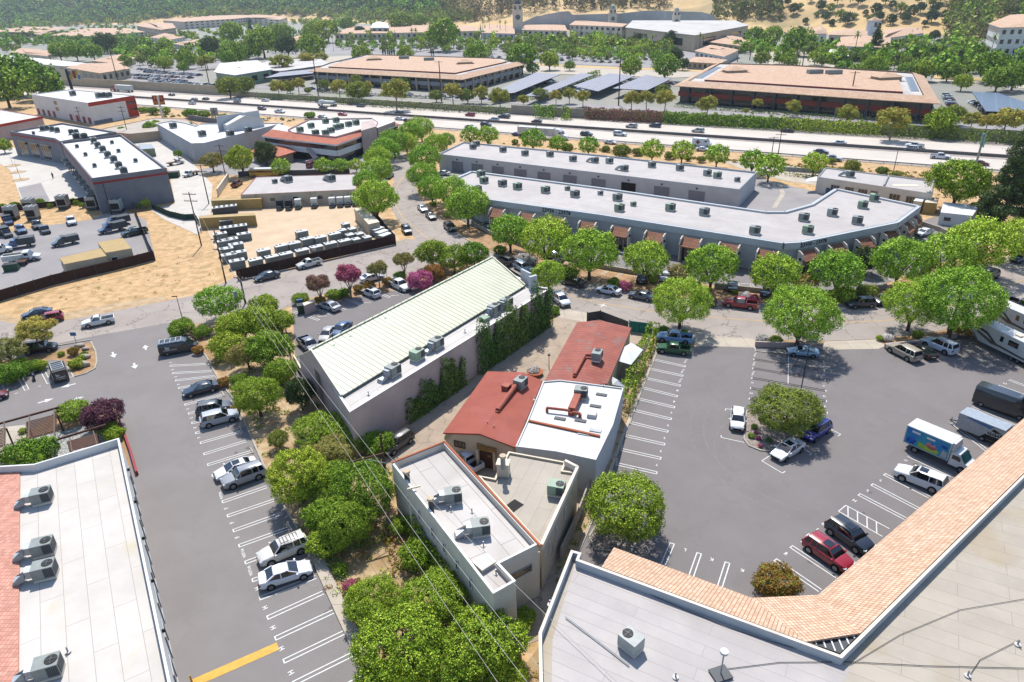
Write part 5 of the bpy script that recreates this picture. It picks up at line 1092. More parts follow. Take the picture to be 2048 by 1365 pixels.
# trees of the strip between the left lot and the centre
for u,v,w_,k,lb,asp in((435,603,88,'street','airy round tree at the street corner of the tree strip',.85),(527,612,58,'bright','small bright tree behind the utility pole foot',.9),(470,652,78,'bright','bright bushy tree beside the airy corner tree',.9),(516,642,84,'bright','bushy bright tree in the middle of the upper strip',.9),(560,645,60,'bright','yellow green tree at the edge of the dark rear lot',.9),
 (456,690,72,'shrubtree','yellowish bushy tree beside the first left lot stalls',.9),(534,695,92,'bright','broad bright tree left of the rear lot cars',.9),(492,708,70,'olive','olive toned tree between two bright ones in the strip',.9),(562,742,62,'bright','small bright tree beside the red path near the lilac gable wall',.9),
 (513,791,94,'bright','dense dome shaped tree beside the dark blue sedan',.95),(599,785,58,'dark','dark narrow tree against the lilac gable wall',1.3),(556,878,40,'mid','small dark bushy tree standing alone on the dirt',1.1),
 (636,858,104,'dense','dense green shrub tree at the foot of the lilac gable wall',.6),(700,868,110,'shrubtree','sprawling shrub tree with reddish patches behind the power pole',.6),(662,905,100,'olive','rusty olive shrub in the middle of the strip thicket',.6),(757,886,66,'dense','green shrub tree beside the parked black suv',.7),
 (598,950,130,'bright','big yellow green tree overhanging the silver jeep',.9),(655,965,100,'dense','green tree in the middle of the dark thicket',.95),(728,975,130,'dense','deep green tree beside the power pole and pale building',1.0),(648,1030,80,'dense','deep green tree edging the left lot stalls',.9),(690,1040,110,'dense','large deep green tree casting shade on the dirt',1.0),
 (650,1085,78,'shrubtree','feathery light green shrub beside the white off roader',.8),(743,1205,112,'shrubtree','feathery light green shrub beside the pale walkway',.8),(803,1290,188,'bright','largest bright tree at the bottom between lot and pale building',.8),(865,1198,128,'bright','bright tree below the pale building wall',.8),(836,1110,74,'shrubtree','yellow green shrub against the pale building wall',.9),(970,1286,172,'bright','broad bright tree at the sharp bottom corner of the property',.75),(898,1352,120,'dense','dark green tree cut by the bottom edge',.8),(760,1375,120,'bright','bright tree cut by the bottom edge beside the stalls',.8),(1048,1236,48,'shrubtree','small bright shrub at the corner of the pale building',1.0),(1010,1350,90,'bright','bright tree at the bottom edge beside the alley',.8)):
 tree(k,u,v,w_,lb,None,'near' if v>780 and w_>80 else 'mid',asp)
for u,v,w_,k,lb in((680,1138,30,'bush','round green bush on the dirt beside the walkway'),(716,1161,12,'bush','tiny green bush on the brown dirt'),(702,1172,34,'bush_pink','pink flowering bush beside the concrete walkway'),(446,764,26,'bush_olive','dry rusty bush beside the curb of the left lot'),(478,760,34,'bush','low dark bush beneath the strip trees'),(470,818,22,'bush_olive','dry low bush beneath the dome shaped tree'),(800,1052,44,'shrubtree','climbing yellow green shrub on the pale building wall'),(560,760,30,'bush_mid','small grey green bush near the path'),(362,655,50,'bush_bright','round clipped green bush beside the black delivery van'),(404,664,34,'bush','dark green bush beside the round clipped one'),(395,700,22,'bush_olive','rusty shrub beside the curb behind the van'),(228,868,40,'bush_bright','round bright bush below the purple shrub'),(212,855,40,'bush','dark bush between purple shrub and white office'),(58,912,96,'bush','wide green hedge bush beside the pergola and white office'),(46,862,16,'bush','little bush between the pergola roofs'),(152,727,28,'bush_bright','low bright bush in the bark island'),(162,716,16,'bush_bright','tiny bright bush in the bark island'),(146,703,22,'bush_olive','dry reddish bush in the bark island'),(60,734,34,'bush','dark bush behind the motorcycle stall'),(78,731,32,'bush_bright','bright low bush behind the motorcycle'),(20,746,60,'bush','dark bush at the left edge behind the stalls'),(38,726,30,'bush_bright','yellow green low bush at the left edge'),(168,708,14,'bush','small green bush near the boulders'),(122,708,14,'bush_bright','tiny green bush beside the log edging'),(601,597,32,'bush_bright','clipped bright hedge bush beside the trash enclosure'),(666,589,30,'bush_bright','clipped yellow green hedge bush between the myrtles'),(690,586,26,'bush','dark green hedge bush beneath the pink myrtle'),(716,577,22,'bush_olive','rusty grass clump in the bank garden'),(740,572,24,'bush_olive','rusty brown grass clump behind the white hatchback'),(775,563,22,'bush_olive','rusty grass clump beneath the small olive myrtle'),(800,552,26,'bush','dark bush beside the parked white truck'),(640,601,22,'bush_olive','dull brown ground bush beneath the dull myrtle')):tree(k,u,v,w_,lb,None,'mid' if w_>30 else 'low')
for u,v,w_,k,lb,asp in((636,567,48,'myrtle_dull','dull pink crape myrtle beside the trash enclosure',1.0),(696,549,52,'myrtle','bright pink crape myrtle in the bank garden',1.0),(755,537,40,'myrtle_olive','olive crape myrtle in front of the white sedan',1.0),(806,519,42,'myrtle_olive','olive crape myrtle without flowers at the street side',1.0),(842,560,52,'bush_pink','pink flowering shrub beside the white truck bonnet',1.0),(868,546,44,'bush_olive','rusty shrub behind the edge of the green roof',1.0),
 (144,821,64,'bright','light green feathery tree beside the purple shrub',.7),(203,828,82,'plum','dark purple leaved shrub at the corner of the white office',.8),(68,660,78,'euc','sparse young tree over the red car at the street',.62),(14,702,72,'olive','olive leaved tree at the left edge by the street',.8),
 (1251,1012,160,'dense','perfectly round dense tree at the near end of the west stalls',.85),(1577,818,132,'mid','leafy tree in the gravel island of the right parking lot',.8),(1552,1164,88,'bush_olive','rounded rusty green bush at the inner corner of the tile skirt',.9)):
 tree(k,u,v,w_,lb,None,'near' if w_>90 else 'mid',asp)
for u,v,w_,k,lb in((1452+75,838,20,'bush_bright','round yellow green bush at the top of the gravel island'),(1509,853,13,'bush_bright','middle clipped ball bush in the gravel island'),(1503,872,14,'bush_bright','lower clipped ball bush in the gravel island'),(1512,865,9,'bush_pink','small reddish bush between the clipped balls'),(1517,876,11,'bush_pink','reddish bush in the lower gravel island'),(1521,892,10,'bush_pink','reddish bush at the bottom of the gravel island'),(1537,880,12,'bush','dark small bush in the shade of the island tree'),(1068,742,24,'flower','white flowering bush in a round pot behind the red roof'),(893,875,9,'bush','little green bush at the corner of the red roofed building'),(950,779,8,'bush_bright','little yellow plant beside the red roof'),(1105,620,26,'bush','green bush at the ivy corner of the lilac building'),(1113,626,14,'bush_bright','yellow green bush at the courtyard entrance'),(1312,662,16,'bush_bright','yellow bush at the end of the teal fence'),(1328,658,18,'bush','dark bush behind the blue pickup bonnet'),(1368,665,16,'bush','dark bush beside the blue street sign'),(1525,678,26,'flower','white flowering bush in the front tree bed'),(1552,680,26,'bush','dark low bush in the front tree bed'),(1622,680,22,'flower','pale flowering bush at the right end of the front tree bed'),(1760,676,16,'bush_bright','yellow bush at the left end of the east tree bed'),(1775,675,22,'flower','white flowering bush in the east tree bed'),(1836,668,22,'bush_bright','green bush between the two east street trees'),(1912,660,30,'bush_olive','rusty shrub behind the white suv'),(1945,662,34,'bush_olive','tall rusty shrub beside the motorhome')):tree(k,u,v,w_,lb,None,'low')
# beyond the freeway: trees listed one by one
row('euc',[(677,173,36),(790,181,58),(905,181,40),(962,185,32),(1000,193,42),(555,173,34),(572,173,28),(595,168,30),(733,173,26),(1047,199,24),(1112,191,27),(1139,188,29),(1166,193,31),(1264,197,38),(1294,196,36),(1331,196,42),(1416,208,40),(1588,213,31),(1696,228,44),(1788,238,62),(2016,238,60),(1946,238,36),(1976,243,36),(1491,222,14),(1516,206,22)],'{} yellowish eucalyptus from the left along the far side of the freeway','eucalyptus trees along the far side of the freeway','low',.8,'eucalyptus_tree')
row('mid',[(717,181,46),(810,164,28),(865,166,23),(872,191,26),(935,191,30),(910,168,20),(647,169,24),(712,161,26),(1079,189,30),(1326,181,30),(457,172,46),(487,170,40),(1908,228,44),(1630,208,20),(1651,216,18),(580,178,16),(615,181,14)],'{} green tree from the left along the frontage beyond the freeway','green trees along the freeway frontage','low')
row('bright',[(1262,133,41),(1331,131,54),(1883,243,58),(1748,133,50),(1731,136,30),(1813,141,36),(1848,138,43),(1926,163,34),(952,109,52),(810,108,34),(1044,113,60),(1099,119,38),(885,39,64),(840,41,33),(692,48,30),(622,61,36),(654,59,44),(462,63,44),(372,116,38),(455,116,34),(325,126,28),(117,101,36),(150,101,36),(365,133,22)],'{} bright yellow green tree from the left in the town beyond the freeway','bright yellow green town trees','low')
row('dense',[(185,103,38),(297,106,26),(250,121,26),(467,106,50),(524,83,62),(622,91,55),(724,108,38),(562,63,38),(800,41,44),(1065,136,25),(1139,131,22),(1331,55,10),(1598,81,60),(1831,88,30),(1998,156,56),(2031,151,60),(1898,141,44),(1983,131,68),(330,91,32),(30,145,90),(75,160,76),(100,175,44),(5,170,90),(-20,150,90),(1641,108,30),(1560,118,20),(1510,72,40),(1545,72,44)],'{} deep green tree from the left in the town beyond the freeway','deep green town trees','low')
row('dark',[(210,84,40),(420,93,40),(574,91,44),(720,62,20),(1345,78,34),(1350,110,30),(1366,128,24),(1871,70,20),(1403,60,16),(1590,62,14),(1430,66,18)],'{} dark green tree from the left beyond the freeway','dark green trees beyond the freeway','low')
row('conifer',[(1918,119,22),(1868,113,20),(1753,80,34),(500,55,14),(1510,45,12),(1523,43,12)],'{} narrow dark conifer from the left among the far buildings','dark conifers among far buildings','low',1.0,'conifer')
row('euc',[(562,124,48),(612,116,36),(642,115,30),(412,121,34),(482,143,28)],'{} drooping olive eucalyptus from the left by the grey shop buildings','drooping eucalyptus by the grey shops','low',.6,'eucalyptus_tree')
row('bush',[(380,227,28),(330,222,20),(305,222,22),(285,220,18),(407,229,24),(448,232,12),(620,231,22)],'{} shrub from the left on the near freeway shoulder by the signs','shrubs on the near freeway shoulder','low',1.0,'bush')
row('bright',[(243,262,20),(300,255,28),(310,250,20),(163,410,12),(200,401,12),(220,396,14),(238,397,16),(250,400,10),(260,402,9),(290,407,20),(355,308,16),(5,290,30)],'{} young green tree from the left around the grey store','young trees around the grey store','low')
row('bush_bright',[(80,404,16),(92,408,12),(100,411,12),(145,402,12),(152,405,12),(30,412,20),(4,415,18),(270,410,8),(276,414,8)],'{} small shrub from the left along the plaza edge fence','shrubs along the plaza edge fence','low',1.3,'bush')
# palms and cypresses
def palm_proto(kind):
 if kind in PROTO:return PROTO[kind]
 fr=MB();nf=26 if kind=='palm_fat' else 18;L=.16 if kind=='palm_fat' else.11
 for i in range(nf):
  a=i*2.4;el=.9-1.9*(i/nf);d=V((math.cos(a)*math.cos(el),math.sin(a)*math.cos(el),math.sin(el)));s_=V((-math.sin(a),math.cos(a),0))*.022;p0=V((0,0,1-.02));p1=p0+d*L;p2=p1+V((d.x,d.y,d.z-.9))*L*.55
  fr.face([p0-s_*.4,p1-s_,p1+s_,p0+s_*.4]);fr.face([p1-s_,p2,p1+s_])
 f=fr.mesh('fronds',['leaf_palm']);t=MB();t.tube((0,0,0),(0,0,.97),.012 if kind!='palm_fat' else.03,.009 if kind!='palm_fat' else.022,7)
 if kind!='palm_fat':t.tube((0,0,.88),(0,0,.97),.02,.03,7)
 PROTO[kind]=(f,t.mesh('trunk',['bark']));return PROTO[kind]
def palm(u,v,h,label,group,kind='palm'):  # u, v = crown centre
 p=G(u,v,h*.95);f,t_=palm_proto(kind);t=thing('palm_tree',label,'palm tree',(p.x,p.y,0),RNG.uniform(0,6),group);t.scale=(h,h,h)
 for nm,me in(('fronds',f),('trunk',t_)):o=link(bpy.data.objects.new(nm,me));o.parent=t
P1=[(680,62,17),(742,60,17),(705,72,14),(750,70,12),(664,74,14),(718,74,12),(823,60,18),(831,60,18),(808,74,15),(869,60,17),(881,60,16),(929,66,16),(905,68,15),(965,40,20),(978,37,20),(1000,43,19),(1011,45,18),(981,74,15),(1036,70,15),(1063,70,14),(1092,75,15),(1124,66,15),(1152,70,16),(1305,73,15),(1285,80,12),(1401,70,16),(1407,75,14)]
for i,a in enumerate(P1):palm(*a,'slender fan palm rising above the mall car park trees','fan palms of the mall car park')
for i,a in enumerate([(1716,70,20),(1800,82,18),(1846,84,18),(1892,70,20),(1990,74,18),(1924,82,14),(1890,78,14)]):palm(*a,'{} tall thin fan palm from the left in front of the village and office tower'.format(ORD[i]),'tall palms before the village')
for i,a in enumerate([(1503,90,11),(1610,98,12),(1598,105,10),(1622,88,12),(1478,96,10),(382,246,6)]):palm(*a,'{} stout date palm from the left around the restaurants and white buildings'.format(ORD[i]),'stout date palms','palm_fat')
for i,a in enumerate([(298,122,11),(247,130,10),(318,123,11),(275,112,12),(355,132,9),(310,135,9)]):palm(*a,'{} palm beside the car lot from the left in the shop district'.format(ORD[i]),'palms beside the car lot')
def cypress(u,v,h,label,group):
 if 'cyp' not in PROTO:
  lob=[((0,0,.08+.9*k/8),(.062*math.sin(math.pi*(.22+.7*k/8))+.01,)*2+(.08,))for k in range(9)];c,d=cloud(lob,800,5,.012);tb=MB();tb.tube((0,0,0),(0,0,.5),.012,.005,5);PROTO['cyp']=(leaf_mesh('crown',c,d,.022,['leaf_dark']),tb.mesh('trunk',['bark']))
 p=G(u,v,h*.5);t=thing('cypress_tree',label,'cypress',(p.x,p.y,0),0,group);t.scale=(h,h,h)
 for nm,me in zip(('crown','trunk'),PROTO['cyp']):o=link(bpy.data.objects.new(nm,me));o.parent=t
CY=[(765,99),(770,100),(775,100),(779,102),(783,101),(788,102),(862,98),(866,98),(777,68),(790,70),(961,56),(970,56),(995,60),(1000,62),(1055,82),(1072,77),(1104,70),(1118,71),(1131,74),(1162,68),(1177,76),(1194,79),(1204,68),(1219,70),(1222,70),(1236,72),(1250,70),(1253,70),(620,44),(628,44),(1822,75),(1833,70),(1843,70)]
for i,(u,v)in enumerate(CY):cypress(u,v,11,'thin dark cypress standing upright among the mall car park trees','cypresses around the mall')
# mall car park trees (a dense grid of small crowns)
def inpoly(x,y,P):
 c=False
 for i in range(len(P)):
  a,b_=P[i],P[i-1]
  if(a[1]>y)!=(b_[1]>y)and x<(b_[0]-a[0])*(y-a[1])/(b_[1]-a[1])+a[0]:c=not c
 return c
def scatter(P,n,mind):
 out=[];xs=[p[0]for p in P];ys=[p[1]for p in P];tries=0
 while len(out)<n and tries<n*80:
  tries+=1;x,y=RNG.uniform(min(xs),max(xs)),RNG.uniform(min(ys),max(ys))
  if inpoly(x,y,P)and all(((x-a)/1.0)**2+((y-b_)*2.6)**2>mind**2 for a,b_ in out):out.append((float(x),float(y)))
 return out
MALL=[(650,86),(700,78),(1020,77),(1250,76),(1340,84),(1350,112),(1240,116),(1060,104),(940,98),(700,96)]
for i,(u,v)in enumerate(scatter(MALL,170,13)):
 cl=('deep green','yellow green','fresh green','grey green')[i%4];wh=('near ','far ')[v<92]+('left','middle left','middle','middle right','right')[min(4,int((u-650)/140))]
 tree(['dense','bright','street','mid'][i%4],u,v,RNG.uniform(.75,1.15)*8.2*ppm(G(u,v)),cl+' small tree in the '+wh+' part of the mall car park',cl+' trees, '+wh+' mall car park','far',.95,'car_park_tree')
TOWNP=[([(250,150),(260,100),(440,88),(520,60),(640,66),(650,76),(560,100),(500,120),(440,125),(400,130)],20,'shop district'),([(0,100),(0,66),(270,58),(270,80),(100,92)],16,'far left blocks'),([(1480,110),(1500,84),(1680,96),(1900,86),(1960,120),(2048,130),(2048,150),(1900,150),(1700,138),(1640,125),(1550,130)],30,'village blocks'),([(560,52),(660,40),(900,40),(900,48),(690,52)],12,'slopes above the mall')]
for P_,n,nm in TOWNP:
 for i,(u,v)in enumerate(scatter(P_,n,15)):
  k=['mid','dense','bright'][i%3];tree(k,u,v,RNG.uniform(.8,1.4)*9*ppm(G(u,v)),('grey green','deep green','yellow green')[i%3]+' tree scattered among buildings of the '+nm,('grey green','deep green','yellow green')[i%3]+' trees of the '+nm,'far',.95)
# oaks scattered on the golden hill
HP=[(1586,30),(1600,20),(1640,24),(1632,38),(1650,46),(1660,28),(1680,40),(1694,53),(1708,40),(1730,34),(1750,32),(1783,22),(1770,12),(1800,30),(1820,40),(1840,26),(1860,14),(1869,28),(1848,54),(1808,46),(1720,12),(1700,6),(1674,10),(1742,50),(1663,54),(1756,46),(1888,40),(1900,22),(1620,8),(1560,44),(1575,14),(1610,52),(1880,8),(1925,12),(1915,34),(1780,52),(1835,8),(1900,50),(1862,46)]
for i,(u,v)in enumerate(sorted(HP)):tree('dark' if i%3 else 'mid',u,v,-RNG.uniform(6,13),'{} dark oak dotted on the golden grass hill, counted from the left of the slope'.format(ORD[i])if i<30 else 'small oak near the crest of the golden hill','oaks dotted on the golden hill','far',1.0,'oak_tree',hill=True)
# far woods that read as one mass
def woods(name,label,P_,n,hgt,wid,mats,zr=(.25,1.0),per=46):
 C_,N_,I_=[],[],[];sz=[]
 pts=scatter(P_,n,0)
 for(u,v)in pts:
  p=GH(u,v)
  if p is None:continue
  h=hgt*RNG.uniform(.6,1.3);w_=wid*RNG.uniform(.6,1.3);lob=[((p.x+RNG.normal(0,w_*.2),p.y+RNG.normal(0,w_*.2),p.z+h*z),(w_*.36,w_*.36,h*.22))for z in np.linspace(zr[0],zr[1]-.15,4)]
  L=np.array([[*c,*r]for c,r in lob]);k=RNG.integers(0,4,per);d=RNG.normal(0,1,(per,3));d/=np.linalg.norm(d,axis=1)[:,None];C_.append(L[k,:3]+d*L[k,3:]*RNG.uniform(.6,1.05,per)[:,None]);N_.append(d);I_.append(np.full(per,RNG.integers(0,len(mats))));sz.append(np.full(per,w_*.14))
 me=leaf_mesh(name,np.concatenate(C_),np.concatenate(N_),np.concatenate(sz),mats,np.concatenate(I_));o=link(bpy.data.objects.new(name,me));return props(o,label,'woodland',None,'stuff')
woods('woodland','mixed green woodland covering the flats and slopes at the upper left',[(-250,60),(-250,12),(60,2),(200,-2),(500,-12),(900,-24),(900,30),(800,28),(640,28),(520,24),(330,30),(265,44),(120,52),(0,58)],4600,14,17,['leaf_mid','leaf_dark','leaf_dense','leaf_dark','leaf_street','leaf_mid','leaf_dense'])
woods('eucalyptus_grove','tall brownish eucalyptus grove on the slope above the retaining wall',[(880,46),(890,-10),(1180,-30),(1320,-20),(1345,18),(1320,24),(1130,26),(1040,30),(960,46)],620,22,10,['leaf_grove','leaf_grove','leaf_olive'],(.3,1.1))
woods('eucalyptus_grove','brownish eucalyptus grove between the bare slope and the golden hill',[(1425,46),(1430,-20),(1560,-30),(1565,30),(1540,44),(1490,52)],230,20,10,['leaf_grove','leaf_olive','leaf_mid'],(.3,1.1))
woods('woodland','grey green eucalyptus woods behind the white office tower',[(1890,70),(1905,-10),(2150,-30),(2150,60),(1985,40),(1960,100),(1920,95)],420,17,11,['leaf_mid','leaf_grove','leaf_dense'],(.2,1.05))
for P_,n in(([(250,150),(260,100),(440,88),(520,60),(640,66),(650,76),(560,100),(500,120),(440,125),(400,130)],90),([(0,100),(0,66),(270,58),(270,80),(100,92)],130),([(1480,110),(1500,84),(1680,96),(1900,86),(1960,120),(2048,130),(2200,150),(1900,150),(1700,138),(1640,125),(1550,130)],130),([(560,52),(660,40),(900,40),(900,48),(690,52)],110),([(60,100),(95,90),(290,74),(310,98),(250,118),(130,112)],110),([(300,72),(520,50),(560,52),(560,100),(460,100)],90),([(640,86),(700,78),(1020,77),(1340,84),(1350,112),(940,98)],90)):woods('town_greenery','loose greenery filling the gaps between the town blocks beyond the freeway',P_,n,9,10,['leaf_mid','leaf_dense','leaf_street','leaf_bright'],(.3,1.0),110)
# hedges and climbers
def hedge(label,px,w_,h,lm,dens=9,size=.22,z0=0,name='hedge',world=None,cat='hedge',rag=.14):
 pts=world or[G(*p)for p in px];c0=pts[0];C_,N_=[],[]
 for i in range(len(pts)-1):
  p,q=np.array(pts[i]),np.array(pts[i+1]);L=np.linalg.norm(q-p);d=(q-p)/L;a=np.array([-d[1],d[0],0]);n=int(L*(w_+2*h)*dens);n=min(n,26000)
  t=RNG.uniform(0,L,n);f=RNG.uniform(0,1,n);per_=w_+2*h;s=f*per_;off=np.where(s<h,-w_/2,np.where(s<h+w_,s-h-w_/2,w_/2));zz=np.where(s<h,s,np.where(s<h+w_,h,s-h-w_))
  no=np.where((s>=h)&(s<h+w_),0,np.sign(off));bump=1+rag*(np.sin(t*1.3+i*2)+.6*np.sin(t*3.1+i))*np.sin(t*.37+1);c=p+d*t[:,None]+a*(off*bump)[:,None];c[:,2]=z0+zz*bump;C_.append(c+RNG.normal(0,size*.6,(n,3)));N_.append(a*no[:,None]+np.array([0,0,.4]))
 c=np.concatenate(C_)-np.array(c0);o=link(bpy.data.objects.new(name,leaf_mesh(name,c,np.concatenate(N_),size,[lm])));o.location=c0;return props(o,label,cat)
woods('woodland','green trees filling the foot of the slopes behind the far left town',[(-200,66),(-200,50),(265,42),(330,28),(520,22),(640,26),(900,28),(960,44),(780,46),(700,40),(560,30),(520,36),(320,36),(265,50),(120,56),(0,62)],1000,12,14,['leaf_mid','leaf_dense','leaf_olive','leaf_bright'])
hedge('tall bright clipped hedge along the freeway below the red panelled office',[(1325,247),(1440,253),(1560,260)],2.5,4.3,'leaf_dense',8,.3)
hedge('olive hedge along the freeway at the right, below the red panelled office',[(1560,260),(1650,266),(1760,272)],2.5,4.2,'leaf_bright',7,.3)
hedge('dark creeper hedge on the freeway wall near the right edge',[(1760,272),(1860,278),(1970,285),(2060,291)],2.5,3.8,'leaf_mid',6,.3)
hedge('purple flowering creeper hanging over the freeway wall',[(1168,238),(1240,243),(1325,247)],2.2,4.4,'leaf_pinkdull',8,.3)
hedge('dark green hedge mass on the freeway wall beside the purple creeper',[(1068,236),(1110,238)],3,5.0,'leaf_dense',8,.3);hedge('small dark green creeper clump on the freeway wall',[(1124,239),(1142,240)],2.5,4.6,'leaf_dense',8,.3)
hedge('straggling creeper along the freeway wall below the left office',[(512,198),(640,206),(762,215),(900,224),(1020,231)],2,2.9,'leaf_ivy',3.0,.3)
hedge('clipped green hedge between the solar carports',[(1066,200),(1120,180),(1196,153)],3,3.2,'leaf_dense',6,.3)
hedge('dark hedge strip along the foot of the left office',[(640,186),(760,193),(900,200)],1.5,1.2,'leaf_dark',6,.25)
hedge('shrub strip at the foot of the red panelled office',[(1350,214),(1500,226),(1700,240),(1860,250)],2.5,1.3,'leaf_dark',5,.25)
hedge('dry shrubs along the upper freeway bank fence',[(1570,352),(1700,362)],1.2,.8,'leaf_olive',8,.2)
hedge('yellow green vine hedge between patio and west stalls',[(1306,672),(1284,722),(1262,778),(1244,826)],1.6,2.2,'leaf_bright',40,.12)
hedge('clipped green hedge beside the white gable building',[(455,306),(480,298),(515,288)],1.5,1.6,'leaf_dense',9,.2)
eW=edge(b1,(699,825),(1101,577));Pw,Qw=eW;dW=(Qw-Pw);nW=V((dW.y,-dW.x,0)).normalized();nW=nW if nW.x>0 else-nW
for i,(t0,t1,h,lb)in enumerate(((.20,.27,2.4,'small dark creeper at the near end of the lilac wall'),(.262,.37,3.4,'creeper clump climbing the lilac wall behind the courtyard'),(.362,.47,4.3,'taller creeper clump on the lilac wall beside the red roof'),(.545,.66,6.2,'first full height ivy panel on the lilac wall'),(.655,.70,5.0,'narrow ivy strip on the lilac wall'),(.70,.83,6.3,'middle full height ivy panel on the lilac wall'),(.825,.872,3.6,'low ivy patch on the lilac wall'),(.865,.995,6.6,'broad ivy panel at the street end of the lilac wall'))):
 a,c=Pw+dW*t0+nW*.35,Pw+dW*t1+nW*.35;hedge(lb,None,.5,h,'leaf_ivy',60,.13,name='ivy',world=[a,c],cat='ivy',rag=.36)
ew2=edge(b2,(783,926),(986,1188));a,c=ew2;hedge('ivy creeping up the long wall of the pale building',None,.5,2.6,'leaf_dense',30,.14,name='ivy',world=[a.lerp(c,.22)+V((-.4,-.2,0)),a.lerp(c,.8)+V((-.4,-.2,0))],cat='ivy')
hedge('yellow flowering ground cover beside the pale building',[(790,1060),(806,1110),(812,1150)],2.5,.5,'leaf_rust',30,.12)

def low_growth(name,label,P_,n,r0,r1,mats,per=60,sz=.12):
 C_,N_,I_,Z_=[],[],[],[]
 for(u,v)in scatter(P_,n,0):
  p=G(u,v);r_=RNG.uniform(r0,r1);d_=RNG.normal(0,1,(per,3));d_/=np.linalg.norm(d_,axis=1)[:,None];d_[:,2]=abs(d_[:,2])*.7;C_.append(np.array(p)+d_*r_*RNG.uniform(.5,1.1,per)[:,None]);N_.append(d_);I_.append(np.full(per,RNG.integers(0,len(mats))));Z_.append(np.full(per,sz*r_**.5))
 props(link(bpy.data.objects.new(name,leaf_mesh(name,np.concatenate(C_),np.concatenate(N_),np.concatenate(Z_),mats,np.concatenate(I_)))),label,'undergrowth',None,'stuff')
low_growth('undergrowth','low shrubs and weeds under the trees of the central strip',[(400,660),(470,640),(590,660),(600,770),(690,850),(700,930),(790,1010),(850,1120),(980,1280),(1000,1360),(760,1380),(690,1250),(560,990),(480,800),(420,710)],210,.3,1.0,['leaf_dense','leaf_mid','leaf_rust','leaf_bright'])
low_growth('dry_weeds','dry weeds and brush dotted over the freeway bank',[(880,278),(1200,300),(1560,326),(1900,350),(1900,368),(1640,338),(1200,308),(930,284)],260,.3,1.1,['leaf_rust','leaf_olive','leaf_mid'],40,.2)
low_growth('dry_weeds','dry weeds scattered on the golden slope beside the yards',[(20,605),(310,530),(330,480),(300,430),(400,440),(440,545),(330,590),(60,640)],60,.15,.7,['leaf_rust','leaf_olive'],24,.1)
low_growth('dry_weeds','weeds along the narrow dirt strip beside the alley',[(1300,690),(1318,692),(1190,1020),(1128,1150),(1060,1365),(1100,1365),(1075,1290),(1110,1150),(1170,1000),(1250,800)],110,.1,.45,['leaf_rust','leaf_dense','leaf_olive'],30,.12)
low_growth('dry_weeds','shrubs and weeds around the signs and walls near the freeway at upper left',[(275,222),(520,236),(600,240),(560,246),(400,240),(280,232)],70,.4,1.3,['leaf_rust','leaf_mid','leaf_olive'],50,.25)
# ---------------------------------------------------------------- vehicles (nose towards +x, wheels on z = 0)
CARS={  # L, W, H, hood z, belt z, tail z, cabin: rear base, rear roof, roof front, screen base, wheel radius, wheel x
 'sedan':(4.8,1.86,1.46,.86,.96,1.02,-1.75,-1.0,.25,1.15,.34,1.45),'coupe':(4.5,1.82,1.32,.80,.90,.92,-1.7,-.75,.05,.95,.33,1.35),'hatch':(4.3,1.82,1.58,.98,1.02,1.04,-2.0,-1.6,.35,1.1,.34,1.32),
 'suv':(4.75,1.95,1.74,1.06,1.12,1.14,-2.2,-1.85,.35,1.15,.38,1.42),'bigsuv':(5.1,2.02,1.86,1.14,1.2,1.2,-2.4,-2.15,.35,1.1,.41,1.5),'pickup':(5.7,2.02,1.84,1.12,1.16,1.22,-.95,-.78,.55,1.2,.42,1.78),'small_pickup':(4.9,1.8,1.62,1.0,1.04,1.08,-.45,-.3,.4,1.05,.36,1.5)}
def rbox(L0,L1,W,z0,z1,z2=None,k=.08):
 return None
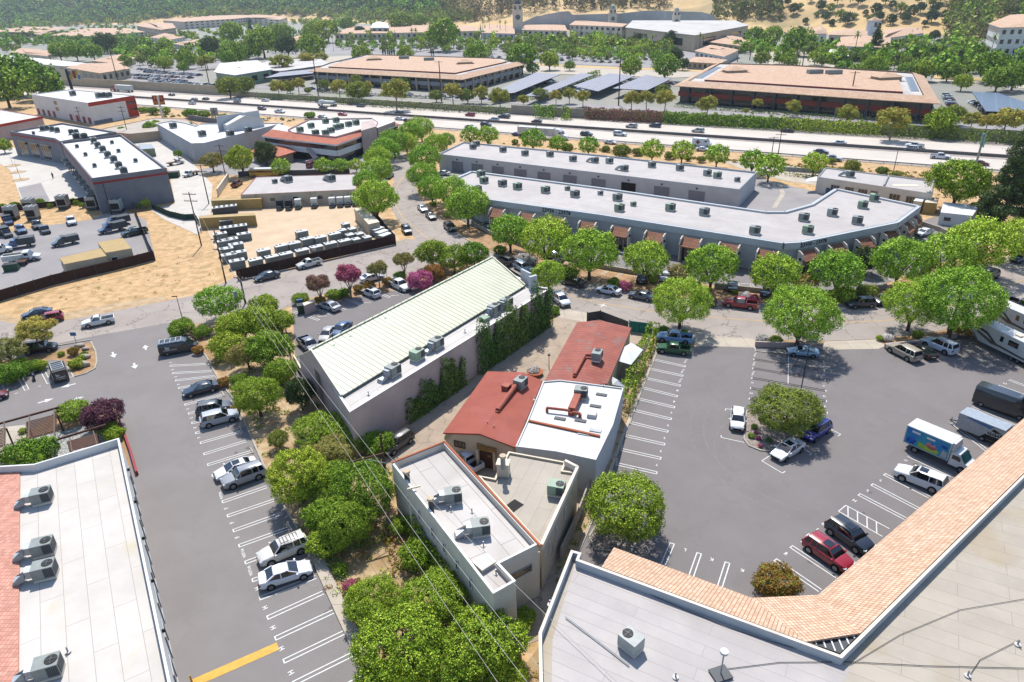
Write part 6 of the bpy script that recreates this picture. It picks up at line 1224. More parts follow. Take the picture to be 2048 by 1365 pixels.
def car_parts(kind):
 L,W,H,hz,bz,tz,rb,rr,rf,sb,wr,wx=CARS[kind];h=L/2;pick='pickup' in kind;parts=[]
 def sec(x,w_,zt,zb=.24,mid=.62):
  return[(x,-w_*.80,zb),(x,-w_*.97,zb+.12),(x,-w_,mid),(x,-w_*.975,zt-.10),(x,-w_*.88,zt),(x,0,zt+.035),(x,w_*.88,zt),(x,w_*.975,zt-.10),(x,w_,mid),(x,w_*.97,zb+.12),(x,w_*.80,zb)]
 w2=W/2;b=MB()
 rear=tz-.06
 rings=[sec(-h,w2*.80,rear-.12,.38),sec(-h+.07,w2*.90,rear,.30),sec(-h+.35,w2*.985,tz),sec(rb,w2,max(tz,bz)),sec(0,w2,bz),sec(sb,w2,bz),sec(sb+.12,w2*.995,hz+.05),sec(h-.75,w2*.97,hz-.03),sec(h-.25,w2*.88,hz-.14),sec(h-.06,w2*.74,hz-.28,.30),sec(h,w2*.62,hz-.36,.36)]
 if pick:rings=[r for r in rings if r[0][0]>=rb-.01];rings[0]=sec(rb-.02,w2,bz)
 b.loft(rings,0)
 rw=w2*.76;zt=H  # roof skin
 rl=[(rr,rw*.96,zt-.03),((rr+rf)/2,rw,zt),(rf,rw*.95,zt-.04)]
 b.loft([[(x,-w_,z-.05),(x,-w_*.9,z),(x,0,z+.03),(x,w_*.9,z),(x,w_,z-.05)]for x,w_,z in[(rr-.06,rw*.9,zt-.08)]+rl+[(rf+.08,rw*.88,zt-.09)]],0)
 for s in(-1,1):  # pillars
  P=lambda x,y,z:(x,s*y,z)
  b.bar(P(sb-.02,w2*.86,bz+.02),P(rf+.02,rw*.95,zt-.07),.07,.07);b.bar(P(rb+.02,w2*.86,max(tz,bz)+.01),P(rr-.02,rw*.95,zt-.07),.12,.10)
  mx=(rr+rf)/2-(.05 if not pick else.45)
  b.bar(P(mx,w2*.925,bz),P(mx,rw*.985,zt-.06),.09,.06)
  if kind in('suv','bigsuv','hatch'):b.bar(P(rr+.45,w2*.925,bz),P(rr+.5,rw*.98,zt-.06),.12,.06)
  b.box((sb-.15,s*(w2+.09),bz+.06),(.16,.2,.14))
 if pick:
  x0,x1=-h,rb-.04;xm=(x0+x1)/2;ln=x1-x0
  for s in(-1,1):b.loft([[(x,s*(w2*.99),.42),(x,s*w2,.75),(x,s*w2*.97,tz),(x,s*w2*.88,tz),(x,s*w2*.86,.72),(x,s*w2*.86,.42)][::s]for x in(x0,x1)],0)
  b.box((x0+.04,0,(.42+tz)/2),(.09,W*.9,tz-.44),bottom=True);b.box((x1-.04,0,(.42+tz)/2),(.08,W*.9,tz-.46))
  bd=MB();bd.box((xm,0,.62),(ln-.16,W*.85,.16));parts.append(('bed',bd.mesh('bed',['black_trim']),None))
 parts.insert(0,('body',b.mesh('body',[paint('f0f0ee')],None,35),'paint'))
 g=MB();gb=w2*.90  # glasshouse
 zb=bz-.01;g.loft([[(rb,-gb*.93,max(tz,bz)-.02),(rb,gb*.93,max(tz,bz)-.02),(rr-.03,rw*.92,zt-.06),(rr-.03,-rw*.92,zt-.06)],[(rr+.3,-gb,zb),(rr+.3,gb,zb),(rr+.3,rw*.98,zt-.03),(rr+.3,-rw*.98,zt-.03)],[(rf-.1,-gb,zb),(rf-.1,gb,zb),(rf-.1,rw*.98,zt-.03),(rf-.1,-rw*.98,zt-.03)],[(rf+.02,-gb,zb),(rf+.02,gb,zb),(rf+.03,rw*.93,zt-.07),(rf+.03,-rw*.93,zt-.07)],[(sb,-gb*.95,zb),(sb,gb*.95,zb),(sb-.02,gb*.94,zb+.04),(sb-.02,-gb*.94,zb+.04)]],0)
 parts.append(('windows',g.mesh('windows',['glass_car'],None,30),None))
 for s in(-1,1):
  for x in(-wx,wx):
   t=MB();y=s*(w2-.10);t.tube((x,y-.12,wr),(x,y+.12,wr),wr,n=20);t.tube((x,y-.115,wr+.02),(x,y+.115,wr+.02),wr*1.13,n=20)
   r_=MB();r_.tube((x,s*(w2+.015),wr),(x,s*(w2+.03),wr),wr*.66,n=14);parts.append(('wheel',t.mesh('wheel',['tyre']),r_.mesh('rim',['rim'])))
  l=MB();l.box((h-.2,s*w2*.68,hz-.26),(.26,.34,.12),s*-.35);parts.append(('headlight',l.mesh('headlight',['lamp_clear']),None))
  l=MB();l.box((-h+.06,s*w2*.78,tz-.22),(.12,.26,.2));parts.append(('taillight',l.mesh('taillight',['lamp_red']),None))
 g=MB();g.box((h-.02,0,.5),(.1,W*.6,.24));parts.append(('grille',g.mesh('grille',['black_trim']),None))
 g=MB();g.box((-h+.02,0,.62),(.1,.5,.13));parts.append(('plate',g.mesh('plate',['plaster_white']),None))
 return parts
CP={}
def lite_car(kind):  # far cars: one mesh
 L,W,H,hz,bz,tz,rb,rr,rf,sb,wr,wx=CARS[kind];h=L/2;w2=W/2;b=MB()
 b.loft([[(x,-w_,.25),(x,-w_,z-.08),(x,-w_*.9,z),(x,w_*.9,z),(x,w_,z-.08),(x,w_,.25)]for x,w_,z in((-h,w2*.85,tz-.1),(-h+.3,w2,tz),(sb,w2,bz),(h-.5,w2*.95,hz-.06),(h,w2*.7,hz-.3))])
 b.loft([[(rb,-w2*.86,bz),(rb,w2*.86,bz),(rr,w2*.72,H-.04),(rr,-w2*.72,H-.04)],[(sb,-w2*.86,bz),(sb,w2*.86,bz),(rf,w2*.72,H-.04),(rf,-w2*.72,H-.04)]],1)
 b.box(((rr+rf)/2,0,H-.02),(rf-rr,W*.72,.06),m=0)
 for s in(-1,1):
  for x in(-wx,wx):b.tube((x,s*w2-.1,wr),(x,s*w2+.02,wr),wr,n=8,m=2)
 return b.mesh('car_body',[paint('f0f0ee'),'glass_car','tyre'])
CNAME={'sedan':'sedan','coupe':'coupe','hatch':'hatchback_car','suv':'suv','bigsuv':'suv','pickup':'pickup_truck','small_pickup':'pickup_truck'}
NC={}
def car(kind,col,nose,tail,label,group=None,extras=(),scale=1.0,name=None,z=.5,heading=None):
 n,t_=G(*nose,z=z),G(*tail,z=z);c=(n+t_)/2;d=n-t_ if heading is None else heading
 t=thing(name or CNAME[kind],label,{'pickup':'pickup truck','small_pickup':'pickup truck','suv':'suv','bigsuv':'suv'}.get(kind,'car'),(c.x,c.y,.02),math.atan2(d.y,d.x),group);t.scale=(scale,)*3
 if kind not in CP:CP[kind]=car_parts(kind)
 pm=paint(col)
 for nm,me,ex in CP[kind]:
  o=link(bpy.data.objects.new(nm,me));o.parent=t
  if ex=='paint':o.material_slots[0].link='OBJECT';o.material_slots[0].material=pm
  elif ex is not None:r=link(bpy.data.objects.new('rim',ex));r.parent=o
 L,W,H=CARS[kind][:3]
 if 'sunroof' in extras:b=MB();b.box((-.15,0,H+.02),(.8,.85,.04));b.build('sunroof','glass_car',t)
 if 'rack' in extras:
  b=MB()
  for s in(-1,1):b.bar((-1.6,s*.55,H+.14),(.1,s*.55,H+.14),.05,.05)
  for k in range(6):b.bar((-1.6+k*.34,-.58,H+.12),(-1.6+k*.34,.58,H+.12),.04,.03)
  b.build('roof_rack','black_trim',t)
 if 'rails' in extras:
  for s in(-1,1):b=MB();b.bar((-1.5,s*.62,H+.04),(.1,s*.62,H+.04),.06,.05);b.build('roof_rail','chrome',t)
 if 'load' in extras:b=MB();b.box((-1.6,0,1.5),(1.9,1.5,.9),taper=.9);b.build('cargo','duct_silver',t)
 return t
WH,BK,DG,SV,RD='f2f2f0','16181c','3a3f45','b4b8bc','9c1420'
# right parking lot
car('hatch',WH,(1474,861),(1476,822),'white boxy hatchback parked nose down beside the gravel island',extras=())
car('sedan',WH,(1549,917),(1600,886),'white sedan with sunroof below the gravel island',extras=('sunroof',))
car('suv','12239a',(1605,882),(1655,846),'bright blue suv with roof stripes in the shade of the island tree',extras=('rails',))
car('coupe','8fb2cf',(1574,702),(1637,707),'light blue coupe under the front street tree')
car('bigsuv','b3a998',(1785,695),(1830,718),'silver beige suv parked first by the pinkish retaining wall')
car('coupe',BK,(1828,690),(1866,716),'black low coupe between the silver and white suvs');car('bigsuv','dfe6ee',(1853,683),(1904,704),'white suv parked nearest the motorhomes',extras=('rails',))
car('bigsuv',WH,(1795,942),(1886,978),'large white suv with sunroof next to the painted box truck',extras=('sunroof',))
car('suv','1c2430',(1738,1102),(1662,1048),'dark blue suv with glass roof beside the hatched bay',extras=('sunroof',));car('suv','a50f22',(1694,1135),(1620,1084),'red suv with sunroof in the lower right stalls',extras=('sunroof',))
car('pickup','0f5a32',(1316,696),(1378,703),'old green pickup truck parked in the first west stall',scale=.88);car('pickup','8db4de',(1313,674),(1384,681),'pale blue pickup truck behind the green one',scale=.98)
# left lot and street
car('sedan','101c30',(364,789),(438,770),'dark blue sedan, first sedan below the black delivery van');car('suv','4c4f54',(461,812),(396,824),'dark grey suv parked next to the silver one in the left lot',scale=.96);car('suv','b9bec4',(474,829),(404,847),'silver suv parked nose to the dome shaped tree',scale=1.0)
car('sedan',WH,(430,954),(513,925),'white sedan with sunroof beside the silver jeep style suv',extras=('sunroof',));car('bigsuv','a3a5a8',(446,970),(528,940),'silver grey boxy suv under the overhanging yellow green tree',scale=.95,extras=('rails',))
car('bigsuv','e3ddd2',(520,1122),(612,1084),'cream off roader with black roof rack and sunroof',extras=('rack',),scale=.96);car('sedan','eef0f4',(622,1134),(520,1166),'white sedan parked below the cream off roader',scale=1.02)
car('small_pickup',WH,(163,651),(229,638),'white single cab pickup driving along the left street',scale=1.03);car('sedan','22304a',(41,634),(107,622),'dark blue sedan parked beside the dry bank');car('suv','a3142a',(68,644),(128,633),'red crossover passing the dark blue sedan',scale=.95);car('suv','141c24',(114,693),(46,703),'black car parked behind the sparse young tree')
car('sedan','4a4f55',(509,560),(558,548),'dark grey sedan parked along the screened storage fence',scale=1.04);car('small_pickup','e8e6e0',(594,535),(642,523),'white single cab pickup parked along the storage fence',scale=1.05);car('sedan','e8e8e8',(767,551),(721,562),'white sedan on the street behind the small olive myrtle')
car('sedan','c3c6ca',(638,606),(680,621),'silver sedan in the stall beside the trash enclosure');car('hatch','e6eaf0',(727,581),(758,594),'white hatchback with black sunroof in the rear lot',extras=('sunroof',));car('pickup',WH,(822,583),(778,562),'white crew cab pickup in the rear lot beside pink shrub')
car('pickup','7b8086',(631,704),(607,682),'grey pickup half hidden at the corner of the metal roof');car('sedan','b7b3ae',(642,672),(667,668),'pale sedan half hidden behind the metal roof edge',heading=G(640,680)-G(655,660));car('sedan','2c5c8a',(672,668),(692,652),'blue car half hidden behind the metal roof edge')
car('suv','20262b',(772,903),(814,874),'black suv in the courtyard behind the power pole',scale=1.0);car('pickup','e9ebee',(908,902),(960,940),'white pickup squeezed between red roof building and terracotta coping',scale=.82)
# curved street
G_='cars parked along the curved street'
car('suv','26352f',(820,470),(807,453),'dark green crossover driving up to the bend of the curved street',scale=.95);car('sedan','cdd2d8',(853,425),(838,411),'silver sedan parked on the bend beside the street trees',G_);car('sedan',BK,(870,440),(854,426),'black sedan parked behind the silver one on the bend',G_);car('suv','23272c',(911,465),(890,448),'dark suv parked on the bend under the fourth tree',G_)
car('suv','1d2126',(994,516),(1028,530),'black suv parked above the far end of the green roof',G_);car('suv','93a7b8',(1062,545),(1031,529),'pale blue suv parked behind the roof screen',G_);car('sedan','15191d',(1127,561),(1168,571),'black sedan on the curved street beside the light green tree',G_);car('suv','e4eaf0',(1134,612),(1111,592),'white suv parked at the end of the lilac building')
car('sedan','e9edf2',(1191,577),(1242,587),'white sedan parked before the flower planter',G_);car('sedan','54606c',(1257,588),(1309,598),'grey blue sedan parked half under the central street tree',G_);car('sedan','5b1a1c',(1385,600),(1425,607),'maroon car almost hidden behind the central street tree',G_);car('pickup','a3182c',(1446,605),(1514,614),'bright red crew cab pickup on the curved street',G_);car('suv','2b3440',(1697,610),(1745,607),'dark grey suv parked beneath the street tree shade',G_);car('suv','14181c',(1750,606),(1790,598),'black suv half hidden by the forked street tree',G_)
car('suv','101418',(1962,560),(1992,547),'black suv parked at the curb behind the motorhomes',G_);car('suv','3b567c',(2024,524),(2056,512),'blue suv parked near the right edge of the street',G_)
# row building lot
G2='cars in the lot of the awning row building'
car('sedan','eef0f2',(1829,472),(1866,461),'white sedan at the right end of the row building',G2);car('sedan','1e3a34',(1465,562),(1465,584),'dark green sedan in the row building lot',G2);car('sedan','dfe3e6',(1338,545),(1328,560),'white car beside the grey green shrub tree in the row lot',G2);car('suv','1c1f22',(1288,548),(1282,566),'black car parked behind the row tree trunk',G2);car('suv','c9d3dc',(1128,506),(1112,524),'silver suv in the row lot between two street trees',G2);car('sedan','3f72a8',(1112,498),(1100,516),'blue car in the row lot beside the silver suv',G2)
car('sedan','2f4a6a',(1538,574),(1530,590),'dark blue car behind the fifth street tree',G2);car('sedan','1e5c4e',(961,444),(978,460),'dark green sedan at the left end of the row building',G2);car('sedan','e6e6e6',(878,347),(893,348),'white car peeping out behind the trees at the warehouse end',G2);car('suv','23303c',(1820,552),(1850,545),'dark suv behind the big right street trees',G2)
car('suv','2a5a9a',(785,347),(771,358),'blue suv under the trees on the office bend');car('sedan','8fb0cc',(770,360),(762,370),'pale blue car half hidden under the bend trees');car('suv','8f1620',(628,325),(614,338),'red suv in front of the tile skirted office');car('pickup','7a1a1e',(470,365),(478,373),'dark red pickup inside the walled yard of the low office',scale=.9,heading=G(485,362)-G(466,374))
# freeway traffic: (kind, colour, u, v, label)
FWC=[('sedan','30343a',343,190,0,'dark sedan on the far carriageway near the red truck'),('sedan','6a7078',388,199,0,'grey sedan in the middle of the far carriageway'),('sedan','2a2e33',411,198,0,'black sedan ahead of the grey one on the far carriageway'),('suv',WH,384,207,0,'white suv nearest the barrier on the far carriageway'),('suv','b7bbbf',474,203,0,'silver suv right of the sound wall end'),('sedan',WH,530,201,0,'white sedan by the far edge of the freeway'),('sedan','1f3a34',646,215,0,'dark green sedan in front of the white flatbed truck'),('suv','6f7276',721,212,0,'grey suv behind the white flatbed truck'),('suv','1f2f2a',798,227,0,'dark green suv near the median barrier'),('suv','b81e28',940,230,0,'red suv alone on the far carriageway'),('suv','e8e8ea',988,240,0,'white suv below the dark loaded pickup'),('sedan','3a3d42',1073,243,0,'dark sedan above the white semi truck'),('suv','c9c8c2',1263,253,0,'silver suv left of the blue one on the far carriageway'),('suv','1e2c5c',1310,252,0,'dark blue suv below the bright hedge'),('suv','d8d6ce',1396,262,0,'pale suv above the ambulance van'),('sedan','16181c',1574,262,0,'black car behind the utility pole top'),('sedan',WH,1678,286,0,'white sedan alone on the right of the far carriageway'),('pickup',WH,1829,292,0,'white pickup in the far lanes at the right'),('suv','e2e2e2',1820,298,0,'white crossover overlapping the white pickup'),
 ('suv','5a2024',524,218,1,'dark maroon suv behind the white sign wall'),('pickup',WH,560,224,1,'white pickup right of the gabled sign wall'),('sedan','c2202a',685,229,1,'bright red sedan above the tile skirted office'),('sedan',WH,645,234,1,'white car just behind the tile skirted office roof'),('suv','6e1e22',818,243,1,'dark red suv on the near carriageway'),('sedan','e4e6ea',800,238,1,'white sedan beside the dark red suv'),('sedan','c6cec6',941,254,1,'pale green sedan above the bank trees'),('suv','283238',972,250,1,'dark suv above the second bank tree'),('sedan','2f4f86',1036,269,1,'blue car below the white semi trailer'),('suv','1c3a2a',1173,269,1,'dark green suv ahead of the semi truck'),('bigsuv',WH,1240,269,1,'white suv in the middle of the near carriageway'),('sedan','eceef0',1221,285,1,'white sedan in the lane nearest the bank'),('sedan',WH,1406,299,1,'white sedan below the red cross van'),('sedan','22304a',1642,304,1,'dark blue sedan behind the bank tree'),('pickup','b8bcc0',1664,318,1,'silver pickup in the near lane by the bank tree'),('pickup','eef0f2',1881,314,1,'white pickup in the near lanes beside the big yellow green tree'),('sedan','8a1420',1960,327,1,'dark red sedan behind the freeway sign post')]
for k,col,u,v,d_,lb in FWC:car(k,col,(u,v),(u,v),lb,'freeway traffic',z=.6,heading=fdir*(1 if d_ else-1))
car('pickup','2a2f33',(1008,234),(1008,234),'dark pickup carrying a wrapped load in the far lanes','freeway traffic',extras=('load',),z=.6,heading=-fdir)
def at(u,v,z=0.0):return G(u,v,z)
def vehicle(name,label,cat,c,hd,group=None,sc=1.0):
 t=thing(name,label,cat,(c.x,c.y,.02),math.atan2(hd.y,hd.x),group);t.scale=(sc,)*3;return t
def wheels(t,xs,w2,r=.48,dual=False):
 for x in xs:
  for s in(-1,1):
   b=MB();y=s*(w2-.15);b.tube((x,y-.15,r),(x,y+.15,r),r,n=18);o=b.build('wheel','tyre',t);b=MB();b.tube((x,s*(w2+.005),r),(x,s*(w2+.03),r),r*.58,n=12);ro=b.build('rim','rim',None);ro.parent=o;ro.location=(0,0,0)
   for v_ in ro.data.vertices:v_.co+=V((x,s*(w2+.0175),r-r*.58))

def part(t,nm,m_,*boxes,**k):
 b=MB()
 for bx in boxes:b.box(*bx)
 return b.build(nm,m_,t)
def cabin(b,x0,x1,x2,x3,w_,z0,zb,zt,m=0):  # bonnet-less cab loft
 b.loft([[(x0,-w_,z0),(x0,w_,z0),(x0,w_,zt),(x0,-w_,zt)],[(x1,-w_,z0),(x1,w_,z0),(x1,w_*.96,zt),(x1,-w_*.96,zt)],[(x2,-w_,z0),(x2,w_,z0),(x2,w_*.94,zb),(x2,-w_*.94,zb)],[(x3,-w_*.9,z0),(x3,w_*.9,z0),(x3,w_*.85,zb-.25),(x3,-w_*.85,zb-.25)]],m)
def van(label,col,c,hd,L=5.9,W=2.0,H=2.6,sc=1.0,name='van',cat='van',lettering=None,trim=None,rack=False,group=None):
 t=vehicle(name,label,cat,c,hd,group,sc);h=L/2;w2=W/2;pm=paint(col);b=MB()
 b.loft([[(x,-w_,.3),(x,-w_,zt*.55),(x,-w_*.93,zt-.12),(x,-w_*.82,zt),(x,w_*.82,zt),(x,w_*.93,zt-.12),(x,w_,zt*.55),(x,w_,.3)]for x,w_,zt in((-h,w2*.96,H-.1),(-h+.2,w2,H),(h-2.0,w2,H),(h-1.55,w2*.99,H-.12),(h-.75,w2*.96,H*.56),(h-.15,w2*.9,H*.45),(h,w2*.8,H*.3))])
 b.build('body',pm,t,smooth=40)
 g=MB();g.loft([[(h-1.5,-w2*.84,H-.2),(h-1.5,w2*.84,H-.2)],[(h-.78,w2*-.86,H*.6),(h-.78,w2*.86,H*.6)]][0:0]or[[(h-1.52,-w2*.8,H-.12),(h-1.46,-w2*.8,H-.12),(h-1.46,w2*.8,H-.12),(h-1.52,w2*.8,H-.12)],[(h-.76,-w2*.84,H*.58),(h-.66,-w2*.84,H*.60),(h-.66,w2*.84,H*.60),(h-.76,w2*.84,H*.58)]]);g.build('windscreen','glass_car',t)
 for s in(-1,1):part(t,'side_window','glass_car',((h-1.75,s*(w2*.98),H*.68),(.95,.06,.5)))
 part(t,'rear_window','glass_car',((-h+.0,0,H*.7),(.06,W*.7,.5)))
 wheels(t,(-h+1.1,h-1.0),w2,.36)
 for s in(-1,1):part(t,'taillight','lamp_red',((-h,s*w2*.86,H*.5),(.06,.12,.5)));part(t,'headlight','lamp_clear',((h-.12,s*w2*.68,H*.36),(.2,.3,.18)))
 if lettering:
  for(txt,x,z,sz,side)in lettering:
   b=MB()
   if side==0:b.text(txt,(-h-.05,x,z),(0,-1,0),(0,0,1),sz)
   else:b.text(txt,(x,side*(w2+.04),z),(-side*1,0,0)if side>0 else(1,0,0),(0,0,1),sz)
   b.build('lettering','plaster_white',t)
 if rack:
  b=MB()
  for s in(-1,1):b.bar((-h+.3,s*.75,H+.12),(h-2.2,s*.75,H+.12),.07,.06)
  for k in range(5):x=-h+.3+k*(L-2.5)/4;b.bar((x,-.78,H+.16),(x,.78,H+.16),.07,.05)
  b.build('ladder_rack','unit_white',t)
 return t
hd=G(392,690)-G(322,702);van('black delivery van with ladder rack and white lettering at the top of the left lot','1b1f23',(at(325,704,.5)+at(392,692,.5))/2,hd,5.6,2.0,2.05,lettering=[('kp',-1.5,1.35,.7,-1),('PLUMBING SERVICE',-1.2,.95,.22,-1),('kp',-.2,1.5,.5,0)],rack=True)
hd=G(113,730)-G(124,760);van('black van with kp lettering on its rear doors and white ladder rack','1a1d20',at(117,742,.9),hd,5.2,2.0,2.05,lettering=[('kp',.3,1.35,.5,0),('PLUMBING',0,.95,.24,0),('24 HOURS',0,.7,.16,0)],rack=True)
hd=G(2046,828)-G(1958,797);van('black high roof van parked in the right lot, at the picture edge','34373c',(at(1958,803,.3)+at(2052,833,.3))/2+V((0,0,0)),hd,6.4,2.05,2.75)
van('white van with a large red cross on its side on the freeway','f0f2f4',at(1404,287,1.0),fdir,6.4,2.1,2.7,lettering=None,name='van',group='freeway traffic')
tv=bpy.data.objects[[o.name for o in S.collection.objects if o.get('label','').startswith('white van with a large red')][0]]
for s in(1,-1):part(tv,'red_cross','stripe_red',((-1.2,s*1.08,1.5),(1.5,.04,.5)),((-1.2,s*1.085,1.5),(.5,.05,1.5)))
# painted box truck
hd=G(1932,932)-G(1822,884);c=at(1875,912,0.3);t=vehicle('box_truck','white box truck with colourful painted side in the right lot','truck',c,hd)
part(t,'cargo_box','unit_white',((-1.05,0,2.05),(4.9,2.35,2.3)));part(t,'chassis','steel_dark',((0,0,.62),(7.0,1.0,.3)))
sp=MB();sp.face([(-3.4,-1.19,.98),(1.3,-1.19,.98),(1.3,-1.19,3.1),(-3.4,-1.19,3.1)]);m_=mat('mural_teal','2fa7b5','2b7fc8',scale=.5,rough=.5);sp.build('side_panel',m_,t)
for nm,pts,mm in(('mural_patch',[(-1.9,1.15),(-.9,1.05),(.2,1.1),(.4,1.5),(-.4,1.75),(-1.2,1.6),(-1.9,1.8)],mat('mural_green','8dc63a','c9d84a',scale=1)),('mural_patch',[(-1.2,1.6),(-.9,2.3),(-.5,1.9),(-.2,2.2),(.1,1.6),(-.5,1.35)],mat('mural_red','d8475a','f0b0b8',scale=2)),('mural_patch',[(-3.2,1.2),(-2.4,1.1),(-2.1,1.7),(-2.6,2.1),(-3.2,1.8)],mat('mural_blue','2348a8','3f7fd0',scale=1)),('mural_patch',[(-2.8,2.6),(-1.9,2.6),(-1.9,2.85),(-2.8,2.85)],'plaster_white'),('mural_patch',[(-1.2,2.55),(-.3,2.55),(-.3,2.8),(-1.2,2.8)],'plaster_white'),('mural_patch',[(.4,2.2),(1.1,2.2),(1.1,2.6),(.4,2.6)],M['mural_blue']),('mural_patch',[(.5,1.1),(1.2,1.1),(1.2,1.8),(.7,2.0)],'duct_silver')):
 b=MB();b.face([(x,-1.2,z)for x,z in pts]);b.build(nm,mm,t)
b=MB();cabin(b,1.45,2.35,3.0,3.9,1.0,.5,1.25,2.15);b.build('cab',paint(WH),t,smooth=30)
b=MB();b.loft([[(2.37,-.88,2.05),(2.43,-.88,2.08),(2.43,.88,2.08),(2.37,.88,2.05)],[(2.96,-.9,1.32),(3.04,-.9,1.34),(3.04,.9,1.34),(2.96,.9,1.32)]]);b.build('windscreen','glass_teal',t)
for s in(-1,1):part(t,'side_window','glass_car',((2.05,s*1.0,1.6),(.75,.04,.5)));part(t,'mirror','black_trim',((2.5,s*1.2,1.6),(.1,.2,.35)));part(t,'headlight','lamp_clear',((3.85,s*.7,.85),(.1,.3,.18)))
b=MB();b.box((1.3,0,2.75),(.9,2.2,.85),taper=.8);b.build('cab_fairing','unit_white',t);wheels(t,(-2.1,2.85),1.1,.42)
# enclosed trailer
hd=G(2000,890)-G(1915,855);c=at(1962,868,.3);t=vehicle('enclosed_trailer','enclosed cargo trailer with dark lettered side next to the painted box truck','trailer',c,hd)
part(t,'box','duct_silver',((0,0,1.45),(5.0,2.1,2.0)));sp=MB();sp.face([(.2,-1.06,.5),(2.45,-1.06,.5),(2.45,-1.06,1.7),(1.4,-1.06,2.1)]);sp.build('side_graphic','black_trim',t);sp=MB();sp.face([(-1.6,-1.06,2.2),(1.0,-1.06,1.9),(1.4,-1.06,2.3),(-1.6,-1.06,2.35)]);sp.build('side_graphic','sign_blue',t)
b=MB();b.text('TRUST',(1.6,-1.075,1.55),(1,0,0),(0,0,1),.42);b.text('800-222-8184',(1.55,-1.075,1.2),(1,0,0),(0,0,1),.3);b.build('lettering','plaster_white',t)
wheels(t,(.5,),1.1,.34);b=MB();b.bar((-2.5,-.6,.5),(-3.6,0,.5),.1,.1);b.bar((-2.5,.6,.5),(-3.6,0,.5),.1,.1);b.tube((-3.4,0,.1),(-3.4,0,.9),.05);b.build('hitch','steel_dark',t)
# motorhome trailers
def rv(label,c,hd,L=10.5):
 t=vehicle('camper_trailer',label,'camper trailer',c,hd);h=L/2;b=MB();prof=[(-h,.7),(h-.3,.7),(h,1.2),(h+1.0,1.9),(h+1.2,2.6),(h+.4,3.5),(-h,3.4)]
 b.loft([[(x,-1.22,z)for x,z in prof],[(x,1.22,z)for x,z in prof]]);b.build('body','unit_white',t)
 for s in(-1,1):
  b=MB();b.loft([[(x,s*1.24,z)for x,z in pts]for pts in([(h+.8,3.0),(h-1.5,2.6),(h-3.2,1.5),(-h+1,1.1)],[(h+1.0,2.7),(h-1.4,2.25),(h-3.1,1.2),(-h+1,.85)])],closed=False,caps=False);b.build('swoosh','steel_dark',t);b=MB();b.loft([[(x,s*1.245,z)for x,z in pts]for pts in([(h+.3,2.3),(h-2.5,1.6),(h-4,1.3)],[(h,1.9),(h-2.4,1.1),(h-4,1.15)])],closed=False,caps=False);b.build('swoosh','wood_gray',t)
  for x,w_ in((h-3.8,.5),(h-5.6,1.5),(-h+2,1.2)):part(t,'window','glass_car',((x,s*1.24,2.5),(w_,.05,.8)))
 for x in(h-.6,0,-h+2):part(t,'roof_vent','plaster_cream',((x,.1,3.52),(.8,.6,.25)))
 wheels(t,(-1.6,-.6),1.2,.38);return t
hd=G(1975,672)-G(2060,712);rv('white camper trailer with dark swooshes, nearer of the two at the right edge',at(2026,712,.3),hd);rv('white camper trailer with dark swooshes, behind the nearer one',at(2056,668,.3),hd)
car('pickup','2a2420',(2072,622),(2028,608),'black pickup bed at the right edge behind the campers')
# semi trucks and other freeway trucks
def semi(label,c,hd,cabcol,L=16.2,logo=False):
 t=vehicle('semi_truck',label,'semi truck',c,hd,'freeway traffic');part(t,'trailer_box','unit_white',((-3.2,0,2.55),(L-1.4,2.55,2.75)));part(t,'trailer_skirt','plaster_white',((-3.6,0,.85),(6.0,2.4,.7)))
 x0=-3.2+(L-1.4)/2+.7;b=MB();b.loft([[(x,-w_,.6),(x,w_,.6),(x,w_*.95,z),(x,-w_*.95,z)]for x,w_,z in((x0,1.25,3.9),(x0+1.6,1.25,3.8),(x0+2.6,1.2,3.0),(x0+3.1,1.15,2.0),(x0+4.6,1.05,1.65),(x0+5.0,.95,1.2))]);b.build('tractor',paint(cabcol),t,smooth=30)
 b=MB();b.loft([[(x0+2.45,-1.05,3.1),(x0+2.7,-1.05,3.02),(x0+2.7,1.05,3.02),(x0+2.45,1.05,3.1)],[(x0+3.0,-1.08,2.1),(x0+3.12,-1.08,2.1),(x0+3.12,1.08,2.1),(x0+3.0,1.08,2.1)]]);b.build('windscreen','glass_car',t)
 for s in(-1,1):part(t,'side_window','glass_car',((x0+2.1,s*1.22,2.5),(.8,.06,.6)))
 wheels(t,(-9.6,-8.3,x0-.6,x0+.7,x0+4.0),1.25,.5)
 if logo:
  for s in(-1,1):b=MB();n=20;b.loft([[(-3.2+(L-1.4)/2-3+r_*math.cos(a),s*1.29,2.7+r_*math.sin(a))for a in[k*2*math.pi/n for k in range(n)]]for r_ in(.75,.6)],caps=False);b.face([(x0-4.2,s*1.29,2.2),(x0-4.05,s*1.29,2.2),(x0-3.2,s*1.29,3.2),(x0-3.35,s*1.29,3.2)]);b.build('trailer_logo','sign_blue',t)
semi('white semi truck with long white trailer and round blue logo',at(1088,272,1.0),fdir,'eceef0',logo=True);semi('red semi truck pulling a white trailer along the sound wall',at(243,182,.5),-fdir,'9c1a1e')
hd=-fdir;t=vehicle('flatbed_truck','white flatbed truck on the far carriageway','truck',at(655,209,.8),hd,'freeway traffic');part(t,'flatbed','steel',((-1.5,0,1.2),(9,2.4,.3)));part(t,'load','unit_white',((-1.0,0,1.9),(7.0,2.2,1.1)))
b=MB();cabin(b,3.2,4.6,5.2,6.2,1.15,.6,1.5,2.7);b.build('cab',paint(WH),t,smooth=30);part(t,'windscreen','glass_car',((4.95,0,2.15),(.25,2.0,.8)));wheels(t,(-4.6,-3.4,4.8),1.2,.48)
